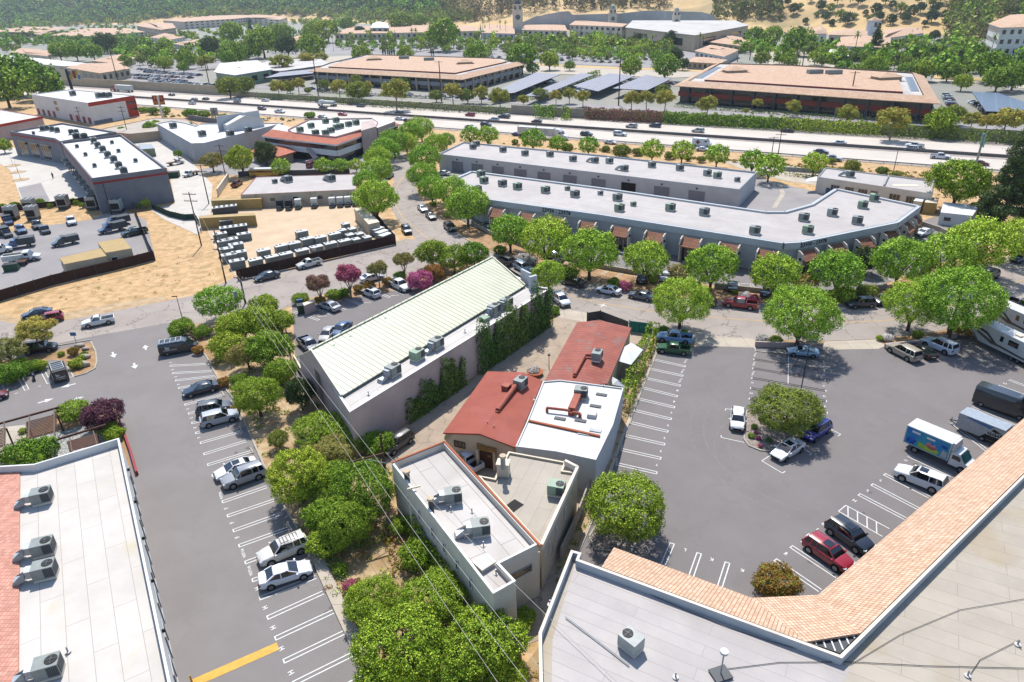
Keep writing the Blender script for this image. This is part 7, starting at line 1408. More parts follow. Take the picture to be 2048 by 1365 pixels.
# motorcycle
hd=G(65,742)-G(72,762);t=vehicle('motorcycle','dark motorcycle parked between painted stalls on the left','motorcycle',at(68,755,.3),hd)
for x in(-.7,.7):b=MB();b.tube((x,-.07,.32),(x,.07,.32),.32,n=16);b.build('wheel','tyre',t)
b=MB();b.loft([[(x,-w_,z0),(x,w_,z0),(x,w_*.7,z1),(x,-w_*.7,z1)]for x,w_,z0,z1 in((-.75,.1,.65,.8),(-.3,.16,.4,.82),(.1,.18,.35,.95),(.45,.12,.55,.9))]);b.build('body','black_trim',t);b=MB();b.bar((.45,-.35,1.0),(.45,.35,1.0),.04,.04);b.bar((.45,0,1.0),(.7,0,.35),.06,.06);b.build('handlebar','chrome',t);part(t,'seat','glass_car',((-.3,0,.86),(.6,.24,.1)))
car('sedan','6a1418',(2,790),(-50,802),'dark red car just cut by the left picture edge')
# equipment yard trucks
def service(label,col,nose,tail,kindb='flat',sc=1.0):
 n,q=G(*nose,z=.5),G(*tail,z=.5);t=vehicle('work_truck',label,'truck',(n+q)/2,n-q,'work trucks of the yards',sc);b=MB();cabin(b,.4,1.3,1.95,3.1,.98,.5,1.2,2.0);b.build('cab',paint(col),t,smooth=30)
 b=MB();b.loft([[(1.32,-.86,1.9),(1.38,-.86,1.93),(1.38,.86,1.93),(1.32,.86,1.9)],[(1.92,-.88,1.26),(2.0,-.88,1.28),(2.0,.88,1.28),(1.92,.88,1.26)]]);b.build('windscreen','glass_car',t)
 for s in(-1,1):part(t,'side_window','glass_car',((1.0,s*.98,1.55),(.7,.05,.45)))
 wheels(t,(-1.7,2.1),1.02,.42)
 if kindb=='dump':part(t,'dump_bed','steel_dark',((-1.4,0,1.5),(3.4,2.2,1.5)),((-.1+.4,0,2.35),(.9,2.1,.12)))
 elif kindb=='box':part(t,'service_body','unit_white',((-1.4,0,1.15),(3.4,2.1,1.0)));part(t,'bed_load','black_trim',((-1.4,0,1.7),(3.0,1.0,.1)))
 else:part(t,'flat_bed','wood_brown',((-1.4,0,1.0),(3.4,2.1,.2)));part(t,'headboard','steel',((.25,0,1.5),(.1,2.0,1.0)))
 return t
service('dark blue dump truck parked beside the fence in the equipment yard','1d3f6e',(188,468),(262,452),'dump');service('second blue dump truck right behind the first in the equipment yard','24508c',(196,456),(270,440),'dump');service('white service truck with tool boxes in the equipment yard',WH,(84,514),(6,524),'box',1.1);service('blue and grey truck at the left edge of the equipment yard','2d5f9c',(20,494),(60,488),'dump');service('white utility truck behind the white service truck','e8e8e8',(14,500),(-30,508),'box')
car('pickup','e3e7ec',(148,456),(138,432),'white pickup hitched to a tall rental cooler in the yard');car('pickup','2e5c86',(52,474),(32,448),'blue pickup parked at the left of the equipment yard');car('pickup','1c2c3a',(82,464),(68,440),'dark pickup between two rental coolers in the yard');car('pickup','1c3a30',(250,470),(288,462),'dark green pickup at the right end of the equipment yard')
service('white truck with lattice trailer behind the grey store',WH,(364,354),(400,344),'flat',.9);service('white flatbed truck among materials beside the white gable building','f0f0f0',(368,324),(334,330),'flat',.9)
for i,(a,c,k,col)in enumerate((((22,452),(10,436),'dump','1f4a80'),((-4,470),(-30,462),'flat',WH),((96,470),(84,452),'flat','1c2c3a'),((112,490),(150,482),'dump','22384a'),((60,512),(40,530),'flat','2c3f52'),((22,475),(2,462),'dump','30353a'))):service(('navy dump truck at the far left back of the equipment yard','white flatbed cut by the left edge of the equipment yard','dark flatbed truck between the two coolers of the yard','dark dump truck alone in the middle of the equipment yard','dark flatbed truck below the white service truck','grey dump truck at the left of the equipment yard')[i],col,a,c,k,.9)
# yellow bus under the black fence
t=vehicle('bus','yellow and white bus behind the black fence','bus',at(530,347,1.0),G(560,346)-G(500,347));part(t,'body','paint_yellow',((0,0,1.4),(9,2.4,1.7)));part(t,'roof','unit_white',((0,0,2.4),(8.8,2.2,.35)));part(t,'windows','glass_car',((0,0,1.75),(8.4,2.44,.6)));wheels(t,(-3,3),1.2,.45)
# parked cars of the far lots: single small meshes
LITE={k:lite_car(k)for k in('sedan','suv')}
COLS=[WH,WH,'e4e6e8',SV,DG,BK,'2b3f5c','7a1a20','c9ccd0','5a5f66']
NF=[0]
def lite(u,v,hd,label,group):
 NF[0]+=1;k='suv' if NF[0]%3==0 else 'sedan';p=G(u,v,.6);o=link(bpy.data.objects.new('parked_car',LITE[k]));o.location=(p.x,p.y,.14);o.rotation_euler=(0,0,hd+RNG.normal(0,.03));o.material_slots[0].link='OBJECT';o.material_slots[0].material=paint(COLS[int(RNG.integers(0,len(COLS)))]);props(o,label,'car',group)
fa=math.atan2(fdir.y,fdir.x)
def lot(P0,P1,n,hd,label,group,skip=.12,ordn=False):
 for i in range(n):
  if RNG.uniform()<skip:continue
  t_=(i+.5)/n;lite(P0[0]+(P1[0]-P0[0])*t_,P0[1]+(P1[1]-P0[1])*t_,hd,label.format(ORD[i])if ordn else label,group)
for k,(y,x0,x1)in enumerate(((152,262,398),(158,270,372),(146,290,402),(140,275,330),(166,300,430),(170,330,420))):lot((x0,y-2),(x1,y+5),20 if k!=3 else 8,fa+1.45,'{} car from the left in the '+ORD[k]+' line of the crowded car lot','cars of the crowded lot',.08,True)
for k,(y,x0,x1)in enumerate(((96,225,330),(100,230,345))):lot((x0,y),(x1,y+3),12,fa+1.3,'parked car among the far shops at the upper left','parked cars among far shops')
for k,(y,x0,x1)in enumerate(((114,960,1330),(108,1000,1340),(102,1020,1340),(96,1030,1330),(90,1040,1320),(120,1100,1260),(84,700,1000),(88,690,960),(93,700,940),(100,720,900))):lot((x0,y),(x1,y+6),int((x1-x0)/15),fa+1.45,'parked car between the trees of the mall car park, row '+ORD[k],'cars of the mall car park row '+ORD[k],.3)
lot((1145,184),(1262,160),12,fa,'{} car under the third solar carport','cars under solar carports',.1,True);lot((1010,192),(1108,160),12,fa,'{} car under the first solar carport','cars under solar carports',.1,True);lot((1290,188),(1346,166),7,fa,'{} car under the fourth solar carport','cars under solar carports',.1,True)
lot((1893,190),(1905,212),7,fa+.05,'{} car beside the end of the red panelled office','cars beside the red panelled office',0,True);lot((1945,204),(1985,226),8,fa+.1,'{} car in the shade of the dark solar carport','cars under the dark carport',0,True);lot((615,178),(1040,201),26,fa+1.4,'{} car along the frontage of the left office','cars before the left office',.35,True)
lot((1662,122),(1695,126),5,fa+1.2,'{} car beside the pale village wing','cars by the village',0,True);lot((1800,118),(1850,122),6,fa+1.2,'{} car between village trees','cars between village trees',0,True);lot((1890,84),(1905,100),5,fa,'{} car on the road below the office tower hill','cars near the tower',0,True);lot((1545,108),(1600,112),7,fa+1.3,'{} car on the village lot','cars on the village lot',.2,True)
# ---------------------------------------------------------------- rooftop units, yard units, poles, small things
def stamp(key,build,loc,rz,label,group=None,sc=1.0):
 if key not in KIDS:t=build();bpy.context.view_layer.update();freeze(t);KIDS[key]=t
 else:t=copy_tree(KIDS[key])
 t.location=loc;t.rotation_euler=(0,0,rz);t.scale=(sc,)*3 if not isinstance(sc,tuple)else sc;props(t,label,group=group)
 if not group and 'group' in t:del t['group']
 return t
def ring(b,x,y,z,r,m=0):b.tube((x,y,z-.03),(x,y,z+.03),r,n=14,m=m)
def mk_ac(body,duct=0):
 def f():
  t=thing('rooftop_ac_unit','x','air conditioner');part(t,'cabinet',body,((0,0,.78),(1.6,1.25,1.1)));part(t,'curb','plaster_pale',((0,0,.12),(1.6,1.15,.24)))
  part(t,'coil_grille','ac_grille',((.42,-.635,.8),(.7,.04,.85)));part(t,'side_grille','ac_grille',((.81,0,.8),(.04,1.0,.85)))
  b=MB();ring(b,.35,0,1.35,.42);fn=b.build('fan','black_trim',t);b=MB();b.box((.35,0,1.39),(.8,.07,.03));b.box((.35,0,1.392),(.07,.8,.03));ring(b,.35,0,1.4,.1);fb=b.build('fan_blade','steel_dark',None);fb.parent=fn
  if duct:
   b=MB();P_=[(-.8,0,.8),(-1.3,0,.85),(-1.75,0,.65),(-1.95,0,.1)]
   b.loft([[(p[0]+dx*(.5 if i>1 else 0),y,p[2]+dz*(.35 if i<2 else.22))for y,dx,dz in((-.4,-1,-1),(-.4,1,1),(.4,1,1),(.4,-1,-1))]for i,p in enumerate(P_)]);b.build('duct','duct_silver' if duct==1 else 'duct_red',t)
  return t
 return f
AC={'g':mk_ac('ac_green'),'w':mk_ac('ac_light'),'d':mk_ac('ac_body',1),'b':mk_ac('ac_body')}
def acs(pts,h,rz,where,k='b',sc=1.0):
 for i,p in enumerate(sorted(pts)):
  g_=G(p[0],p[1],h+.7*sc);kk=p[2]if len(p)>2 else k;s_=p[3]if len(p)>3 else sc
  stamp('ac'+kk,AC[kk],(g_.x,g_.y,h),rz,'{} {}rooftop air conditioner from the left on the {}'.format(ORD[i],'small ' if s_<.7*sc else '',where)if len(pts)>1 else 'rooftop air conditioner on the '+where,'air conditioners on the '+where if len(pts)>1 else None,s_)
rr_=lambda a,c:math.atan2((G(*c)-G(*a)).y,(G(*c)-G(*a)).x)
ra=rr_((944,343),(1532,424))
acs([(962,347,'g'),(968,360,'g'),(954,378,'b',1.2),(1005,366),(1035,372,'g'),(1091,379,'g'),(1150,387),(1135,374,'g',.7),(1201,383,'w',.7),(1235,394),(1239,415,'g'),(1267,405,'g',.7),(1341,414,'g'),(1409,423),(1510,460),(1749,395,'g'),(1726,409,'g'),(1665,424,'w'),(1715,440),(1608,434),(1616,459,'g')],5.95,ra,'awning row building','b',1.15)
acs([(946,293),(953,287),(1006,299),(1050,306),(1100,308),(1146,317),(1190,320,'d'),(1219,321,'w'),(1249,336,'d'),(1304,329),(1360,335),(1415,345,'w'),(1435,350,'g'),(1475,357,'b',.8)],4.45,ra,'long grey warehouse','b',1.15)
acs([(1013,605),(988,618),(873,686),(834,709,'g'),(786,740)],6.1,rr_((699,825),(1101,577)),'lilac building','d',1.05)
acs([(906,991),(961,1055)],5.5,rr_((889,884),(1081,1092))+1.2,'pale parapet building','d',1.0);acs([(1113,977,'g')],5.0,-.3,'beige flat roof');acs([(1041,766)],4.2,1.0,'red painted roof');acs([(1194,711)],4.0,1.2,'corrugated red roof');acs([(1162,785)],4.25,-.25,'white kitchen roof')
acs([(1262,1284)],6.3,2.3,'grey roof at the bottom right','w',.95);acs([(83,992,'d'),(86,1094,'d'),(89,1140,'d'),(96,1335,'d')],5.15,.35,'white office roof at the bottom left','d',1.05)
rs=rr_((242,269),(333,336));acs([(187,281),(195,290),(205,298),(215,309),(227,318),(237,330),(247,341),(153,290,'w',.8),(223,282,'w',.8),(236,299,'w',.8),(170,306,'w',.8),(188,328,'w',.8),(270,318,'w',.8)],8.6,rs,'white roof of the striped store','b',1.35)
acs([(84,257),(93,256),(104,258),(114,260),(142,264),(152,264),(66,264,'w',.8)],8.0,rs,'roof of the striped store wing','b',1.3);acs([(152,273),(168,273)],8.6,rs,'step between the two striped store roofs','b',1.6)
acs([(600,259),(622,251),(651,242),(672,240),(651,265),(662,260),(673,254),(681,252),(697,248),(712,245),(631,265)],7.7,ra,'white roof of the tile skirted office','g',1.3);acs([(404,267),(460,267),(496,260),(346,251)],5.9,ra,'white gable building','b',1.5);acs([(549,360,'b',.8),(576,358,'d'),(662,356,'d')],3.45,ra,'low yard office','d',1.3);acs([(1701,348)],3.9,ra,'small office row','d',1.2);acs([(145,187),(197,191),(207,190),(217,190)],9.2,ra,'storage building','b',1.7)
# ducts, chimneys, vents
def duct(label,pts,r,material='duct_red',sq=False):
 P_=[G(u,v,z)for u,v,z in pts];t=thing('roof_duct',label,'duct',P_[0]);b=MB()
 for i in range(len(P_)-1):(b.bar(P_[i],P_[i+1],r*2,r*2)if sq else b.tube(P_[i],P_[i+1],r,n=12))
 b.build('duct_run',material,t,True);b=MB();b.tube(P_[-1],(P_[-1].x,P_[-1].y,P_[-1].z-.7),r*1.02,n=12);b.build('elbow',material,t,True)
duct('long round red duct running down the red painted roof',[(1034,768,4.9),(995,821,4.7)],.3);duct('red duct bending along the corrugated roof',[(1187,711,4.4),(1170,710,4.4),(1149,750,4.2)],.24);duct('square red duct trunk on the white roof',[(1156,792,4.8),(1143,822,4.75)],.42,sq=True);duct('red pipe duct reaching left across the white roof',[(1141,822,4.8),(1128,820,4.8),(1094,816,4.8)],.17);duct('short red pipe duct on the right of the white roof trunk',[(1145,825,4.75),(1160,828,4.7)],.2)
def thingbox(name,label,cat,u,v,z,sz,rz,material,zb,taper=1.0,extra=None):
 g_=G(u,v,z);t=thing(name,label,cat,(g_.x,g_.y,zb),rz);part(t,'housing',material,((0,0,sz[2]/2),sz));
 b=MB();b.box((0,0,sz[2]+.05),(sz[0]*1.12,sz[1]*1.12,.1));b.build('cap',extra or material,t);return t
thingbox('roof_fan_box','square red exhaust box beside the round red duct','roof vent',1013,776,4.6,(1.0,.9,.9),1,'duct_red',4.1);thingbox('chimney_box','beige plastered chimney box with metal flue on the beige roof','chimney',1007,940,5.6,(1.2,1.0,1.5),-.2,'plaster_cream',5.0);thingbox('roof_hatch','white roof hatch with rusty stains near the small end tower','roof hatch',969,1128,5.7,(1.4,1.2,.35),.7,'vent_white',5.5,extra='vent_white');thingbox('skylight_vent','flat green vent box on the strip of the lilac building','roof vent',969,639,6.2,(1.1,1.1,.4),.8,'ac_green',6.1)
for u,v,h0,r,m_,lb in((814,955,5.5,.28,'steel_dark','dark round flue beside the soot stain'),(862,1010,5.5,.25,'steel_dark','dark round flue beside the curved duct'),(1006,925,6.4,.25,'steel','round metal flue on the beige chimney box')):
 g_=G(u,v,h0+.8);t=thing('flue',lb,'chimney',(g_.x,g_.y,h0));b=MB();b.tube((0,0,0),(0,0,1.4),r,n=14);b.build('pipe',m_,t);b=MB();b.tube((0,0,1.4),(0,0,1.65),r*1.35,n=14);b.build('cap','plaster_tan',t)
vn=[(1351,1355,6.3),(2035,1290,6.3),(1935,1352,6.3),(1100,1210,6.3),(136,1304,5.2),(912,1010,5.5),(944,1025,5.5),(930,1080,5.5),(992,1148,5.5),(967,1092,5.5),(902,1022,5.5),(975,850,4.3),(988,858,4.2),(1207,772,4.3),(1070,800,4.3),(737,790,6.1),(930,665,6.1)]
for i,(u,v,h)in enumerate(sorted(vn)):
 g_=G(u,v,h);
 def mk():
  t=thing('vent_pipe','x','vent pipe');b=MB();b.tube((0,0,0),(0,0,.5),.06,n=8);b.build('pipe','steel',t);b=MB();b.tube((0,0,0),(0,0,.05),.22,n=12);b.build('flashing','vent_white',t);return t
 stamp('vent',mk,(g_.x,g_.y,h),0,'{} small vent pipe from the left on the near flat roofs'.format(ORD[i]),'vent pipes on the near roofs')
g_=G(1441,1350,6.3);t=thing('antenna','thin antenna mast on a dark weighted base, bottom right roof','antenna',(g_.x,g_.y,6.3),.3);part(t,'base','steel_dark',((0,0,.1),(1.3,1.1,.12)));b=MB();b.tube((0,0,.1),(0,0,2.3),.05);b.build('mast','steel',t);b=MB();b.tube((0,0,2.2),(0,0,2.4),.28,n=14);b.build('head','duct_silver',t)
def cable(label,pts,r=.02,material='wire_dark',sag=0,name='cable'):
 b=MB();P_=[G(u,v,z)for u,v,z in pts]
 for i in range(len(P_)-1):
  n=10 if sag else 1;q=[P_[i].lerp(P_[i+1],k/n)-V((0,0,sag*4*(k/n)*(1-k/n)))for k in range(n+1)]
  for k in range(n):b.tube(q[k],q[k+1],r,n=5,cap=False)
 props(b.build(name,material),label,name.replace('_',' '))
H7=6.32
cable('thin cable running along the parapet of the bottom right roof',[(1236,1158,H7),(1303,1190,H7),(1370,1220,H7),(1447,1252,H7),(1530,1280,H7),(1620,1305,H7)]);cable('long dark cable across the bottom of the grey roof',[(1440,1340,H7),(1560,1325,H7),(1700,1324,H7),(1850,1332,H7),(2060,1337,H7)],.025);cable('curving dark cable over the tan roof',[(1700,1330,H7),(1800,1270,H7),(1920,1220,H7),(2050,1198,H7)]);cable('pale pipe lying beside the air conditioner on the grey roof',[(1131,1233,H7+.1),(1203,1287,H7+.1),(1258,1330,H7+.1)],.05,'steel');cable('second dark cable near the bottom right edge',[(2040,1280,H7),(1960,1320,H7),(1940,1350,H7)])
# storage yard: rental units
def mk_unit(n,L,body='unit_side'):
 def f():
  t=thing('rental_cooling_unit','x','cooling unit');part(t,'cabinet',body,((0,0,.95),(L,1.9,1.7)));part(t,'top_cover','unit_white',((0,0,1.86),(L+.1,2.0,.14)));part(t,'skid','steel_dark',((0,0,.06),(L,1.7,.12)))
  for k in range(n):b=MB();ring(b,(-L/2+.55+k*.95)if n<4 else-L/2+L*(k//2+.5)/(n/2),(.35 if n<4 else(.45 if k%2 else-.45)),1.96,.34);b.build('fan','steel_dark',t)
  return t
 return f
def units(key,f,pts,rz,lb,grp,sc=.86):
 for i,(u,v)in enumerate(sorted(pts)):g_=G(u,v,1.5*sc);stamp(key,f,(g_.x,g_.y,.03),rz,lb.format(ORD[i]),grp,sc)
ry=rr_((476,561),(792,489))
units('u2',mk_unit(2,3.0),[(511,522),(544,516),(572,510),(604,503),(633,496),(661,489),(689,484),(527,503),(562,494),(588,489),(614,480),(640,477),(669,470),(603,465)],ry,'{} white topped double fan cooling unit from the left in the storage yard','double fan cooling units');units('u1',mk_unit(1,1.9),[(712,481),(734,477),(700,472),(719,470),(704,460),(685,463),(691,450)],ry,'{} small white topped cooling unit from the left in the storage yard','small cooling units');units('u0',mk_unit(0,3.4),[(755,460),(764,466),(771,472)],ry+.3,'{} plain white unit beside the site shed','plain white units')
units('u10',mk_unit(10,6.0,'steel_dark'),[(466,441),(449,416),(467,456)],ry-.2,'{} long chiller with many fans at the left of the storage yard','long chillers',1.0);units('u4',mk_unit(4,3.4),[(462,481),(472,491),(478,507),(474,524),(440,470),(452,500),(488,470),(448,484),(458,512)],ry-.1,'{} four fan unit from the left in the crowded corner of the yard','four fan units')
def mk_tr(col):
 def f():
  t=thing('generator_trailer','x','trailer');part(t,'box',col,((0,0,1.5),(1.7,1.5,1.9)));part(t,'chassis','steel_dark',((0,-.9,.5),(1.5,3.0,.2)),((0,-1.4,.8),(1.1,1.1,.5)));b=MB();b.bar((0,-2.3,.45),(0,-3.2,.45),.1,.1);b.build('drawbar','steel_dark',t)
  for s in(-1,1):b=MB();b.tube((s*.8,-.5,.35),(s*.98,-.5,.35),.35,n=14);b.build('wheel','tyre',t)
  return t
 return f
for i,(u,v)in enumerate([(559,407),(577,407),(596,405),(628,403),(664,402),(680,401),(695,400),(710,399)]):g_=G(u,v,1.5);stamp('tr'+str(i<2),mk_tr('cloth_dark' if i<2 else 'unit_white'),(g_.x,g_.y,.03),.15,ORD[i]+(' dark blue' if i<2 else ' white')+' boxed trailer from the left along the back fence of the storage yard','boxed trailers along the yard fence',.95)
def mk_tall():
 t=thing('cooling_tower','x','cooling tower');part(t,'tower_body','ac_light',((0,0,2.6),(3.0,2.6,3.2)));part(t,'open_base','steel_dark',((0,0,.5),(2.8,2.4,1.0)));part(t,'intake','black_trim',((0,-1.32,2.2),(2.5,.05,1.9)))
 for x in(-.75,.75):
  for y in(-.65,.65):b=MB();ring(b,x,y,4.24,.5);b.build('fan','steel_dark',t)
 return t
units('tall',mk_tall,[(24,430),(60,415),(66,430),(127,408),(186,410),(218,402),(234,416)],.1,'{} tall rental cooling tower from the left in the equipment yard','tall cooling towers')
# poles and wires
def pole(label,u,vb,ut,vt,h=None,arms=(),r=.16,material='wood_pole',name='utility_pole',lean=None):
 b_=G(u,vb);
 if h is None:
  h=2
  while h<40:
   q_=V((b_.x,b_.y,h))-V((0,0,CAM_H))
   if 682.5-FPX*q_.dot(upv)/q_.dot(fwd)<=vt:break
   h+=.1
 t=thing(name,label,'pole' if name!='utility_pole' else 'utility pole',(b_.x,b_.y,0));b=MB();b.tube((0,0,0),(0,0,h),r,r*.65,8);b.build('shaft',material,t)
 for z,L,a in arms:
  b=MB();d=V((math.cos(a),math.sin(a),0));b.bar(-d*L/2+V((0,0,h-z)),d*L/2+V((0,0,h-z)),.12,.14);cr=b.build('crossarm',material,t)
  for k in(-.47,-.2,.2,.47):b=MB();c_=d*L*k+V((0,0,h-z+.15));b.tube(c_,c_+V((0,0,.2)),.06,n=6);io=b.build('insulator','plaster_white',None);io.parent=cr
 t['h']=h;return t
A_=[(.5,3.2,-.2),(2.0,3.2,-.2)]
pole('tall wooden pole with two crossarms on the dry slope behind the storage yard',403,492,367,385,None,A_);pole('thick wooden pole with transformer at the corner of the storage yard',491,607,466,545,None,[(1.2,3.0,-.4)],.2);pole('wooden pole between the dry bank and the storage yard fence',452,567,423,460,None,[(2,2.4,-.3),(4,2.4,-.3)]);pole('dark pole with twin crossarms at the left end of the low yard office',418,408,401,329,None,A_);pole('slim pole beside the sparse tree behind the black fence',452,357,439,289,None,A_);pole('dark pole standing behind the striped store roof',258,277,242,213,None,A_);pole('pole before the roller doors of the storage building',163,249,152,214,None,A_);pole('leaning brown pole in the equipment yard',224,431,204,367,None,(),.14)
for u,vb,ut,vt,lb in((638,200,630,118,'pale steel pole in front of the left tiled office'),(883,202,880,122,'pole near the right end of the left tiled office'),(1237,212,1243,115,'tall pale pole between two solar carports'),(1697,219,1711,143,'dark pole crossing the red panelled office'),(236,164,220,103,'dark pole beside the beige shop above the sound wall'),(420,176,406,104,'pale pole at the right end of the car lot')):pole(lb,u,vb,ut,vt,None,[(.6,4,0)],.32)
pole('taller dark pole with crossarms by the freeway near the warehouse end',1556,312,1564,257,None,A_);pole('shorter dark pole left of the taller one by the freeway',1543,312,1549,274,None,[(.4,3,0)]);pole('bare dark pole behind the small office row',1787,343,1796,303,None,(),.12);pole('bare pole on the frontage road below the red panelled office',1664,262,1671,215,None,(),.14,'steel','light_pole')
np_=pole('near wooden power pole with one long crossarm beside the pale building',778,1000,768,905,8.6,(),.19)
b=MB();ar=[G(768,907,8.4),G(700,925,8.4)];b.bar(ar[0],ar[1],.14,.16);b.build('crossarm','wood_pole',np_,True);b=MB();b.bar(ar[1].lerp(ar[0],.4),V((ar[0].x,ar[0].y,7.2)),.06,.06);b.build('brace','steel',np_,True)
for i,(a,m_,c,lb)in enumerate((((455,540,9),(704,922,8.6),(1000,1372,8.6),'leftmost'),((462,543,9.3),(724,916,8.6),(1062,1375,8.6),'second'),((470,546,9),(747,909,8.6),(1115,1380,8.6),'third'))):cable(lb+' pale power line sweeping from the yard corner pole over the near pole',[a,m_,c],.017,'wire',.35,'power_line')
for i,(a,c,lb)in enumerate((((380,391,11),(466,546,9),'power line from the slope pole down to the yard corner pole'),((367,391,11),(455,549,9),'second line from the slope pole down to the yard corner pole'),((0,603,1.5),(400,515,4),'dark cable hanging low across the dry slope'),((401,334,9),(380,388,11),'line between the two poles at the yard edge'),((439,292,9),(403,333,9),'lines looping from the slim pole to the dark pole'),((771,905,8.2),(1256,1385,6.6),'power line passing over the pale parapet building'))):cable(lb,[a,c],.017,'wire' if i!=2 else 'wire_dark',.5,'power_line')
g_=G(483,587,7);t=thing('transformer','grey transformer can on the yard corner pole','transformer',(g_.x-1,g_.y,6.4));b=MB();b.tube((0,0,0),(0,0,1.0),.3,n=12);b.build('can','ac_body',t);b=MB();b.tube((.1,0,1.0),(.1,0,1.3),.07);b.build('bushing','plaster_white',t)
t=pole('parking light pole with three dark lamp heads rising behind the island tree',1597,806,1605,742,8.4,(),.08,'black_trim','light_pole')
for a in(2.5,.6,-.3):d=V((math.cos(a),math.sin(a),0));b=MB();b.bar((0,0,8.2),d*.9+V((0,0,8.7)),.06,.06);b.build('lamp_arm','black_trim',t);b=MB();b.box(d*1.15+V((0,0,8.75)),(.6,.35,.14),a);b.build('lamp_head','black_trim',t)
t=pole('dark street lamp post behind the round clipped bush',366,643,354,606,4.6,(),.07,'black_trim','street_lamp');part(t,'lamp_head','black_trim',((-.4,.1,4.6),(.9,.2,.12)))
t=pole('short lamp post standing on the courtyard paving',1098,738,1099,717,2.2,(),.06,'wood_brown','lamp_post');part(t,'lamp_head','steel_dark',((0,0,2.3),(.35,.35,.25)))
for u,vb,h,lb in((774,556,2.6,'white globe lamp post beside the white truck'),(684,585,2.4,'white globe lamp post beneath the pink myrtle')):
 t=pole(lb,u,vb,0,0,h,(),.05,'plaster_white','lamp_post');b=MB();b.loft([[(math.cos(a)*.22*math.cos(e_),math.sin(a)*.22*math.cos(e_),h+.2+.22*math.sin(e_))for a in[k*.785 for k in range(8)]]for e_ in(-1.5,-.7,0,.7,1.5)]);b.build('globe','plaster_white',t,smooth=80)
# signs
def sign(label,u,vb,h,sz,material,txt=None,tsz=.4,tm='plaster_white',post='steel',hd=0.0,r=.05,name='sign'):
 g_=G(u,vb);t=thing(name,label,'sign',(g_.x,g_.y,0),hd);b=MB();b.tube((0,.1,0),(0,.1,h),r);b.build('post',post,t);part(t,'board',material,((0,0,h-sz[1]/2),(sz[0],.1,sz[1])))
 for k,s_ in enumerate(txt or[]):b=MB();b.text(s_,(0,-.07,h-sz[1]*(k+.5)/len(txt)),(1,0,0),(0,0,1),tsz);b.build('lettering',tm,t)
 return t
sign('red storage sign board on a tall pale post beside the freeway',326,238,10.5,(5.2,4.2),'stripe_red',['Public','Storage'],1.5,'paint_yellow','plaster_white',.1,.5);sign('small grey and white roadside sign near the freeway shrubs',431,236,4.5,(3.4,3.6),'ac_light',['A-1'],1.4,'brick_red','steel_dark',0,.2)
t=sign('billboard with blue and yellow panels on a thick black post',144,180,12.5,(18,6.5),'plaster_cream',None,1,'black_trim','black_trim',-.2,.9,'billboard');part(t,'poster_block','sign_blue',((1.5,-.07,9.9),(2.2,.06,2.6)),((8,-.07,7.6),(1.8,.06,2.6)));part(t,'poster_block','paint_yellow',((3.4,-.08,9.2),(2.4,.06,3.0)),((1.6,-.09,7.3),(2.4,.06,2.0)),((6.8,-.075,10.4),(2.2,.06,3)));part(t,'poster_block','brick_red',((5.0,-.1,9.3),(2.2,.06,4.6)))
sign('blue street sign on a thin post beside the boulders',154,692,2.4,(.9,.6),'sign_blue',post='steel');sign('blue parking sign behind the blue pickup',1364,660,2.6,(.8,.55),'sign_blue');sign('small dark sign in the planter beside the right row lot',1722,575,2.2,(.6,.5),'steel_dark');sign('white notice sign fixed on the screened storage fence',630,513,1.9,(.9,.6),'plaster_white',['NOTICE'],.2,'black_trim')
sign('green freeway sign seen edge on, above the big yellow green tree',1949,343,10.5,(5,3.4),'sign_green',None,1,'plaster_white','steel',1.2,.3);sign('pale monument sign at the foot of the large street tree',1618,684,1.6,(2.4,1.2),'ac_light',hd=-.1)
# pergola garden at the left edge
for i,(pts,lb)in enumerate((([(53,845),(114,829),(114,863),(52,880)],'slatted brown pergola roof over the pale garden path'),([(135,884),(193,868),(198,886),(138,903)],'slatted brown pergola roof beside the white office'),([(-30,866),(12,856),(11,892),(-30,902)],'slatted brown pergola roof at the left picture edge'))):
 q=[G(u,v,2.6)for u,v in pts];t=thing('pergola',lb,'pergola',(q[0].x,q[0].y,0));b=MB()
 for k in range(13):b.bar(q[0].lerp(q[3],k/12),q[1].lerp(q[2],k/12),.22,.05)
 b.build('slats','wood_brown',t,True)
 for s in(.1,.92):b=MB();a,c=q[0].lerp(q[1],s),q[3].lerp(q[2],s);e_=(a-c)*.28;b.bar(a+e_+V((0,0,.12)),c-e_+V((0,0,.12)),.12,.14);b.build('rafter','wood_gray',t,True)
 for p in(q[0],q[1]):b=MB();b.bar((p.x,p.y,0),(p.x,p.y,2.5),.14,.14);b.build('post','wood_brown',t,True)
for lb,a,c in(('long brown pergola beam along the garden edge by the lane',(-20,853),(118,815)),('long brown pergola beam crossing the white gravel',(-20,920),(212,850))):b=MB();p,q=G(*a,2.5),G(*c,2.5);b.bar(p,q,.22,.22);props(b.build('pergola_beam','wood_brown'),lb,'beam')
sheet('garden_path',[(-60,900),(-60,862),(50,850),(52,872),(35,900),(-20,925)],'concrete',.05);sheet('white_gravel_bed',[(40,905),(52,882),(120,862),(190,845),(245,868),(240,900),(150,920),(60,925)],'gravel_white',.05);sheet('garden_bed_soil',[(30,925),(50,870),(112,826),(235,818),(262,935),(160,930),(60,950)],'garden_soil',.04)
